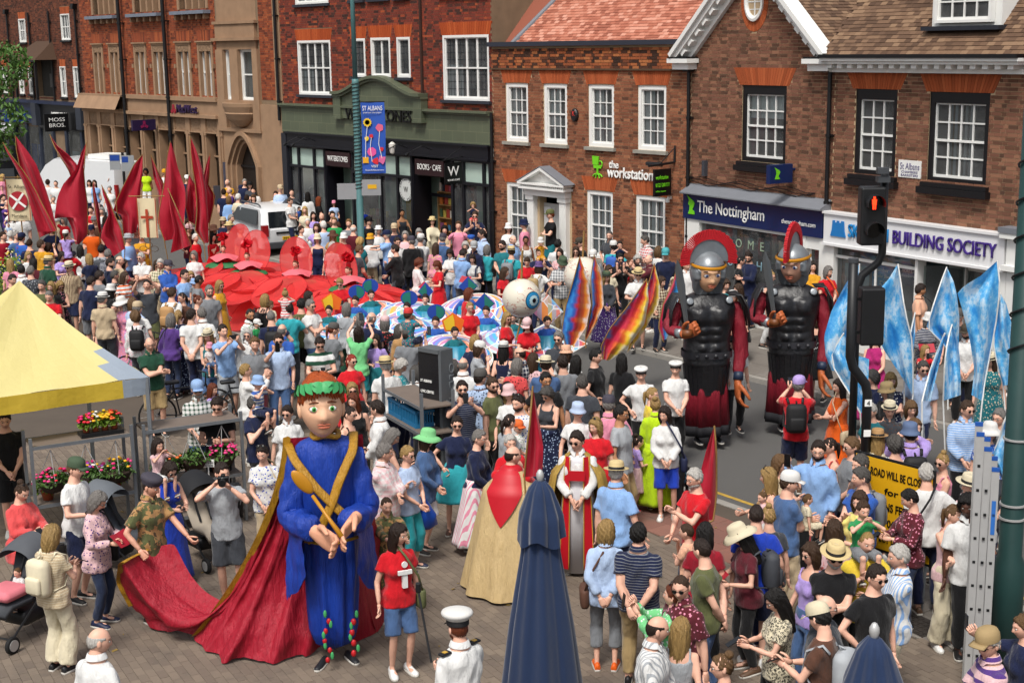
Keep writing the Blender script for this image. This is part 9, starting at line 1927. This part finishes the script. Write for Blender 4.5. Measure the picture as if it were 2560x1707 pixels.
parse('''
260 695 w 0 phone ls.white tr.cream bb H=bucket.white
405 665 m -110 down sl.pink tr.navy sg H=bucket.navy
645 575 m -70 phone ts.black st.teal sr H=cap.olive beard e=.42
325 805 m 60 down po.lightblue tr.navy og
215 855 m -20 down ts.teal st.navy sd beard sg
430 805 w 0 down tk.white tr.navy pk s=b
275 915 m 160 down ts.turquoise tr.navy sb H=fedora.straw bp.grey
215 965 c1.25 60 down ts.red st.navy sb H=cap.navy
555 925 m 0 legs ts.navy tr.navy sl
550 815 g.95 0 down ts.mustard st.mustard sl on H=bucket.white
425 985 w 20 read ls.red tr.black sb
195 1095 w 60 hold ts.red tr.black lb
520 1055 w 150 down ts.white tr.navy bb H=bucket.purple bp.khaki
715 840 m 180 down ts.white tr.navy sk
740 925 w 0 down ts.palepink~floral.coral tr.denim ld
745 1005 m 0 phone sh.grey~check.white tr.khaki sg H=bucket.darkgreen
870 900 w 0 down ts.cream tr.navy lb sg
915 835 m -60 down ts.black tr.black sd H=cap.black sg
1190 765 m -40 down po.darkgrey tr.black xa
1020 940 m 0 down ts.grey tr.navy sd H=cap.white
1240 860 m 150 down ts.turquoise tr.navy sd H=cap.white bp.blue
1275 965 m 0 legs po.black tr.black sk sg
1285 880 c1.0 0 down ts.navy st.navy sd on
1165 1075 w 0 down ts.cream tr.navy bb
1150 1140 w 0 clasp jk.darkgrey ms.purple~floral.white ly H=fedora.darkgreen
1440 1115 m 0 hold sh.white st.beige sg H=panama.straw sg
1425 1050 c1.45 0 phone ts.red st.navy sk
1545 805 m -60 cross sh.white~check.red tr.navy sa
1630 905 w 120 down ts.white tr.navy bl
1570 985 m -80 photo sl.maroon tr.navy ow
1705 925 m -20 down ls.navy tr.navy sg H=cap.turquoise
1440 985 w 0 down ts.grey tr.navy cw
1640 1180 w 20 down sh.brown~check.cream tr.navy bb
1815 1060 w 0 down sl.cream~floral.brown tr.navy lb
''',1200,380,3.647)
parse('''
430 672 w 90 clasp ts.black st.black pk
515 640 m -60 phone jk.navy tr.navy sd beard gl
625 775 w 60 down tk.white~floral.red tr.white ty sg
925 712 w -30 cross ls.mustard tr.black ld
1035 745 w 15 clasp ts.red tr.black bg bag.orange
112 700 m 0 down sl.white tr.navy sd
60 735 w 0 hold ts.brown~floral.cream tr.navy bb
385 830 w 60 down ts.teal tr.navy cb
450 855 w -60 down ts.black~floral.cream sk.black lb
400 905 w -20 down ts.orange tr.navy lr H=beret.white
1672 870 m 60 down sh.peach tr.navy sd s=t bag.black
1685 1060 w 0 hold ls.navy~pin.white tr.navy bg H=bucket.white pr
1950 1140 m -20 down sh.white tr.black sk H=cap.black beard
1670 1270 g1.2 0 photo ts.red st.navy ly
1365 1185 w -20 clasp ds.magenta ms.magenta lb sg
2310 985 m -60 down po.black tr.navy sd sg
2140 1330 w -20 down ds.teal~floral.cream sk.teal lb H=fedora.cream
1925 1040 m -20 down ts.darkgrey tr.navy sd H=cap.darkgrey
985 1060 w 160 down tk.black~floral.white sk.black bb
''',1680,400,2.658)
parse('''
955 98 m 180 down po.beige tr.darkgrey sg H=fedora.white
1150 130 w -20 hips ds.pink~floral.lilac ms.pink lw H=sun.white sg
1040 175 c1.35 0 down ts.navy st.navy sk
1260 265 w 180 down ls.white~floral.pink cr.darkgrey cl bp.black
1255 195 m 170 down ts.white tr.navy sg H=cap.beige
1390 500 m 20 cross po.darkgreen st.khaki -x gl
1530 290 w 170 down ls.purple tr.darkdenim bg bag.black
1655 245 w 180 down ds.navy~floral.paleblue ms.navy py bag.palepink
1775 245 m 180 down ts.white tr.navy sd
1850 245 m 170 down sh.white tr.navy sg
1570 55 m 160 down ts.white tr.navy sb bp.tan
1640 95 w -20 down ts.brown tr.navy pd gl
1830 115 w 100 down tk.palepink sk.white ur
1920 432 w 0 carry tk.teal st.denim ly H=fedora.cream
1840 465 g.75 20 down ts.white~floral.coral st.denim xl in H=bucket.pink
2055 390 m 30 photo ts.lightblue st.lightgrey sd sh=brown
2230 425 w 20 down sl.white tr.navy lw sg
''',0,720,3.647)
parse('''
915 695 w 150 down tk.black tr.black by bp.black
1020 740 c1.1 160 down ts.cream st.navy sl
1150 775 m1.8 180 legs ts.turquoise tr.darkgrey sd
1165 590 g1.0 180 down ts.white~hstripe.coral st.magenta ty on
1040 850 m 180 down ts.navy tr.navy xg bp.black
1100 965 m 170 down po.blue st.denim og
780 830 m 60 carry sh.white~floral.green st.navy xd s=t beard gl
840 775 c.85 60 down ts.green st.red sb in H=cap.white
1255 745 m 180 down ts.olive st.black sk
1370 670 w 100 down ts.red tr.denim ld
1410 745 m 60 cross ts.white tr.denim sg sg
1675 775 w 170 down ts.lightgrey tr.darkgreen bg
1800 865 w 170 down sl.white tr.navy bg
1885 865 m 170 down po.navy tr.navy og
1670 525 w 0 phone ts.red tr.black sy sg
1535 965 w 150 down ts.grey tr.black pr H=cap.darkgrey
1470 1065 m 10 phone ts.white~bold.darkgreen tr.navy sd sg
1060 1070 m 20 photo1 sh.paleblue tr.denim sd sg
845 1100 m 20 down po.grey st.maroon sl
800 1340 w 100 photo ls.white tr.black sy
355 1510 m 10 down sh.white~check.darkgreen tr.denim sw H=cap.lightblue beard sg
490 1510 g1.15 60 down ts.lilac st.denim lr
1735 1250 w 10/30 loose dr.red sk.red pq sg
1790 995 w 170/-20 highup ts.lightgreen st.turquoise ld
1990 1065 g1.45 0 hold ts.lilac sk.teal ld
2030 895 w 170 down ts.black~floral.coral tr.navy bg H=cap.palepink
2060 1295 m -160 down ts.white tr.navy sw H=panama.straw
2180 1290 w 60 read ts.turquoise~floral.white tr.navy cw gl
''',400,560,3.647)
parse('''
815 725 m 150 photo1 ts.grey st.darkgrey sd H=cap.darkgrey
865 595 c1.15 150 down ts.teal~floral.coral st.navy sb on H=cap.red
785 655 m 170 down jk.tan tr.navy sw
700 690 w 170 down ts.navy~floral.cream tr.navy ba
1345 460 w 20 clasp ts.red tr.black py gl
1320 345 w 120 down ts.red tr.black br
1680 565 w 60 hold ts.red tr.denim ly sg bag.cream
1895 615 w 20 phone ts.red st.navy ld H=cap.palepink sg
1400 845 w 80 chin ts.lightgrey tr.white bb H=cap.white
1385 790 w 160 down ts.navy tr.navy by
1490 915 g1.2 170 down ts.grey st.navy lr
1680 855 w 170 down tk.navy tr.navy lk H=fedora.white
1820 900 m -140 down sh.navy~check.white tr.black od gl
1750 1010 w 170 down ts.coral~floral.black tr.black bg
1740 1225 w 170 down ts.black tr.black bd
2165 745 m 0 down po.darkgrey tr.navy sg sg
1955 955 w 150 down ts.palepink~floral.brown tr.navy lb
2030 1000 m 180 down ts.denim tr.navy sb H=panama.cream
2250 895 w 150 down ts.white tr.navy bb H=bucket.peach
2240 1030 w 20 down tk.navy tr.navy cw gl
2090 1130 m 0 down ts.black tr.black sk gl s=t
2075 1235 w -30 phone tk.darkgrey ms.navy~floral.paleblue ca sg
1320 1005 m 170 down sl.white tr.navy og
1235 1025 w 170 down ts.teal tr.navy ba
1500 1105 m 170 down sh.paleblue~floral.navy tr.black sd H=cap.darkgrey
1335 1210 m 0 photo ts.navy~pin.grey tr.black sd sg beard
1620 1170 m 60 down ts.olive tr.black sb beard sg
1770 1260 w 0 down ts.white tr.beige ly H=bucket.palepink sg
1850 1350 m 0 down ts.white~floral.blue tr.denim sd beard sgh
350 1310 w 10 down tk.black tr.black lr
215 1445 w 70 hold tk.black tr.black pd sg ph
330 1220 w 20 wave ts.black tr.black ly sg noph
575 1385 m -80 down sl.white tr.grey sd
885 1075 w 170 down sl.white tr.navy ba
2290 980 w 160 down ts.black tr.black lk
''',800,640,3.647)
parse('''
545 400 m 60 legs ts.navy tr.black sa sg
500 275 c1.0 60 down ts.white~hstripe.blue st.navy sl on H=bucket.lightblue
130 405 m 0 phone ts.black tr.black sd sg
770 475 w 10 down sh.white tr.navy sd sg
620 830 w 0/-10 down ts.white~floral.royal tr.beige sd sgh bag.beige
240 1010 m 5 camera ts.lightgrey st.darkgrey sd cam bp.black sh=grey
1660 830 s 70 down sl.palepink~check.white tr.khaki sg
1700 705 w 120 phone tk.black tr.black lg
1910 850 w 50 clasp ts.paleblue cr.turquoise sy sg sh=navy
2010 725 w 60 clasp jk.denim st.white bb H=sun.lightgreen sg
2310 595 w 10 hips ts.navy sk.turquoise sd sg sh=brown
''',500,900,3.647)
parse('''
170 475 t 50 phone jk.coral tr.darkgrey ub sgh
470 860 w 150 phone ts.beige~pin.cream wd.cream by bp.cream
640 275 m 70 hold ts.white st.navy sl H=cap.darkgreen sh=black
850 530 w 70 read jk.palepink~floral.purple tr.darkdenim bg gl bag.black sh=navy
1460 255 w 50 phone ds.royal ms.royal ld sg
1430 115 g.95 50 down ts.palepink st.white ld on
60 -190 m 20 clasp ts.black st.black sd
''',0,1100,3.647)
parse('''
290 350 w 60 clasp jk.navy ms.white~vstripe.pink sg gl
605 195 w 120 down ts.lightgrey tr.denim pd
690 395 w 20 hold ts.red tr.black sw
730 255 c1.05 0 down ts.white~floral.green st.coral xl H=cap.orange sg e=.35
1270 115 w 0 down ts.white tr.white sw H=bucket.paleblue gl
1455 245 w -20 hold ts.red tr.black by sgh
1700 125 m 70 down ts.lightgrey tr.khaki sk gl s=t
1760 375 g1.1 100 hold ts.lilac sk.palepink ud sh=coral
2080 135 w1.62 0 clasp ls.white st.royal bd bag.navy sh=white
1985 40 w 170 down sl.lime ms.lime uy
1560 60 s 180 down sh.pink tr.navy sg H=cap.navy
1600 690 s 130 down sh.lightblue tr.navy sw H=panama.straw
1510 1180 w1.67 180 behind sl.paleblue cr.grey by bag.brown sh=orange
1820 1215 s 170 behind po.navy~pin.grey tr.khaki sk
2270 1205 c1.25 -110 chin ts.peach st.navy xb
''',1100,1000,3.647)
parse('''
2050 755 w -80 photo ls.lightgreen~floral.white tr.beige sr sgh
1870 1085 m 60 down sl.white~vstripe.lightgrey tr.navy od
2130 1070 w 180 down tk.lightgrey tr.white ly
''',1100,1277,3.647)
parse('''
100 690 m -60 down sh.maroon~floral.pink tr.black xb sg
235 225 w 180 down ts.darkred tr.black lk
300 355 m -115 down ts.olive tr.denim xd
650 205 w -80 read ts.maroon tr.black lk H=sun.cream bp.darkgrey
690 65 m 180 down ts.royal st.navy xd sh=white
815 65 w 180 down ts.darkgrey tr.navy ty
1400 165 w 180 down ts.palepink~floral.coral tr.navy lb
1185 410 w -70 down tk.lilac tr.denim bb sg
1365 375 m 5 cross ts.black tr.black sw sg beard H=panama.straw
1665 275 m 10 legs ts.yellow tr.black xy
1740 95 c1.05 170 down ts.green st.grey sb on
1765 625 m 20 down ts.black st.grey sd sg
1925 405 m -90 down sh.white~vstripe.lightblue tr.cream sw
1370 870 s 60 down ts.darkgrey tr.navy og gl
1275 1000 m -120 phone ts.brown tr.navy sk H=cap.cream bp.lightgrey
845 785 w -80 phone ts.cream~leopard.black tr.black lk gl sh=black
320 1415 w -90 down ts.black tr.black ul gl
''',1700,1277,3.647)
parse('''
1045 415 m1.74 178 photo ts.red st.navy sg H=cap.lilac bp.black
1440 435 w -60 cross ds.orange ms.orange ld bag.beige
790 1245 w -80 hold tk.tan tr.navy ly sgh
785 1425 c.75 -100 down ts.palepink st.white xl e=.75
940 1145 w 60 down ts.beige tr.navy fl sg
1225 1015 m1.82 -40 photo1 sl.lightblue tr.black sd beard gl
985 1315 m 100 carry ts.denim tr.beige sb H=cap.white
1060 1270 c.75 100 down ts.cream st.cream xl in
1395 965 w -70 cross tk.coral ms.coral pd sg
1520 975 m -70 down ts.grey tr.navy sl sg
1600 1125 m -90 down ts.brown tr.navy sa
1645 1245 m -60 cross ts.blue tr.navy sa bp.grey
1590 1455 w -60 chin ts.paleyellow tr.navy bb
1780 355 w -90 down ts.navy tr.navy ca
1855 460 w -60 cross ts.black tr.navy bg H=bucket.khaki
1965 375 w 0 down ts.navy~floral.white tr.navy fy
1940 645 w 0 hold sl.darkgrey~floral.brown tr.navy sg H=fedora.cream
1795 645 w -60 down ts.teal tr.navy sw
1800 905 w 180 down ts.cream~floral.tan tr.navy ly H=panama.tan
1950 945 w 180 down tk.white tr.navy ca
2130 625 w 0 cross jk.grey tr.navy fl gl
2110 860 m 180 camera sl.lilac tr.navy sd H=bucket.denim bp.black
2170 260 m -20 down sh.paleblue tr.navy sa sg
''',1700,850,3.647)
parse('''
1660 125 m 0 clasp sl.lightblue~pin.white tr.black sb sg
1985 215 m -20 down ts.grey tr.navy sg gl
1950 385 w 0 down ts.blue~dots.white tr.navy bg H=sun.white
1340 695 w -90 down tk.pink tr.white ty sg
1260 885 m 170 down ts.white tr.navy sw bag.black
945 1125 w -75 phone ls.maroon~floral.pink tr.darkdenim sk
1645 1010 m 20 down sh.palepink~hstripe.white tr.navy sw H=panama.cream
1860 905 w -70 down ts.white tr.navy pk s=b sg
1910 755 w 180 down ts.darkgrey tr.navy by
1460 1310 w 20 cross tk.palepink wd.cream pl sh=white
1745 1245 m1.8 -10 down sh.white tr.black ck s=k sh=black
1080 330 w 60 down ts.cream tr.navy bl
''',2060,1000,4.612)
parse('''
1815 1180 m -90 cross sh.palepink~hstripe.purple tr.navy sw H=cap.khaki sg
2070 960 w -90 photo1 ts.navy tr.navy sl
''',2060,1330,4.16)
parse('''
230 1615 m 150 down sl.white tr.beige ow
1608 934 m1.6 0 down ts.white tr.black sk H=sailor.white
1684 924 m1.62 10 clasp ts.white tr.black sd H=sailor.white
1838 852 m1.7 0 down sh.white tr.black sd
1560 905 w 150 down ts.black tr.black lk
1415 905 m 180 down ts.grey tr.navy sd
1500 890 m 60 down ts.black tr.black sk
1460 960 s 150 down ts.darkgrey tr.navy sa
1640 985 w 100 down ts.yellow tr.navy py
330 760 w 160 down ts.paleblue tr.navy bl
250 690 m 150 down ts.grey tr.navy sd
60 640 w 60 down ts.white tr.navy ly
40 590 m 60 down ts.denim tr.navy sg
20 700 m 60 down ts.brown tr.navy sd
150 640 w 60 phone ts.lilac tr.navy bd
480 640 w 0 down ts.white tr.navy bg
''',0,0,1)
CROWD.extend(CROWD_EXTRA);populate();robes()
def text_meshes():
 fit_texts();bpy.context.view_layer.update();dg = bpy.context.evaluated_depsgraph_get()
 for o,wd,ht in TEXTS:
  me = bpy.data.meshes.new_from_object(o.evaluated_get(dg));n = link('lettering',me,o.parent);n.matrix_local = o.matrix_local.copy()
 for o,wd,ht in TEXTS:c = o.data;bpy.data.objects.remove(o);bpy.data.curves.remove(c)
text_meshes()
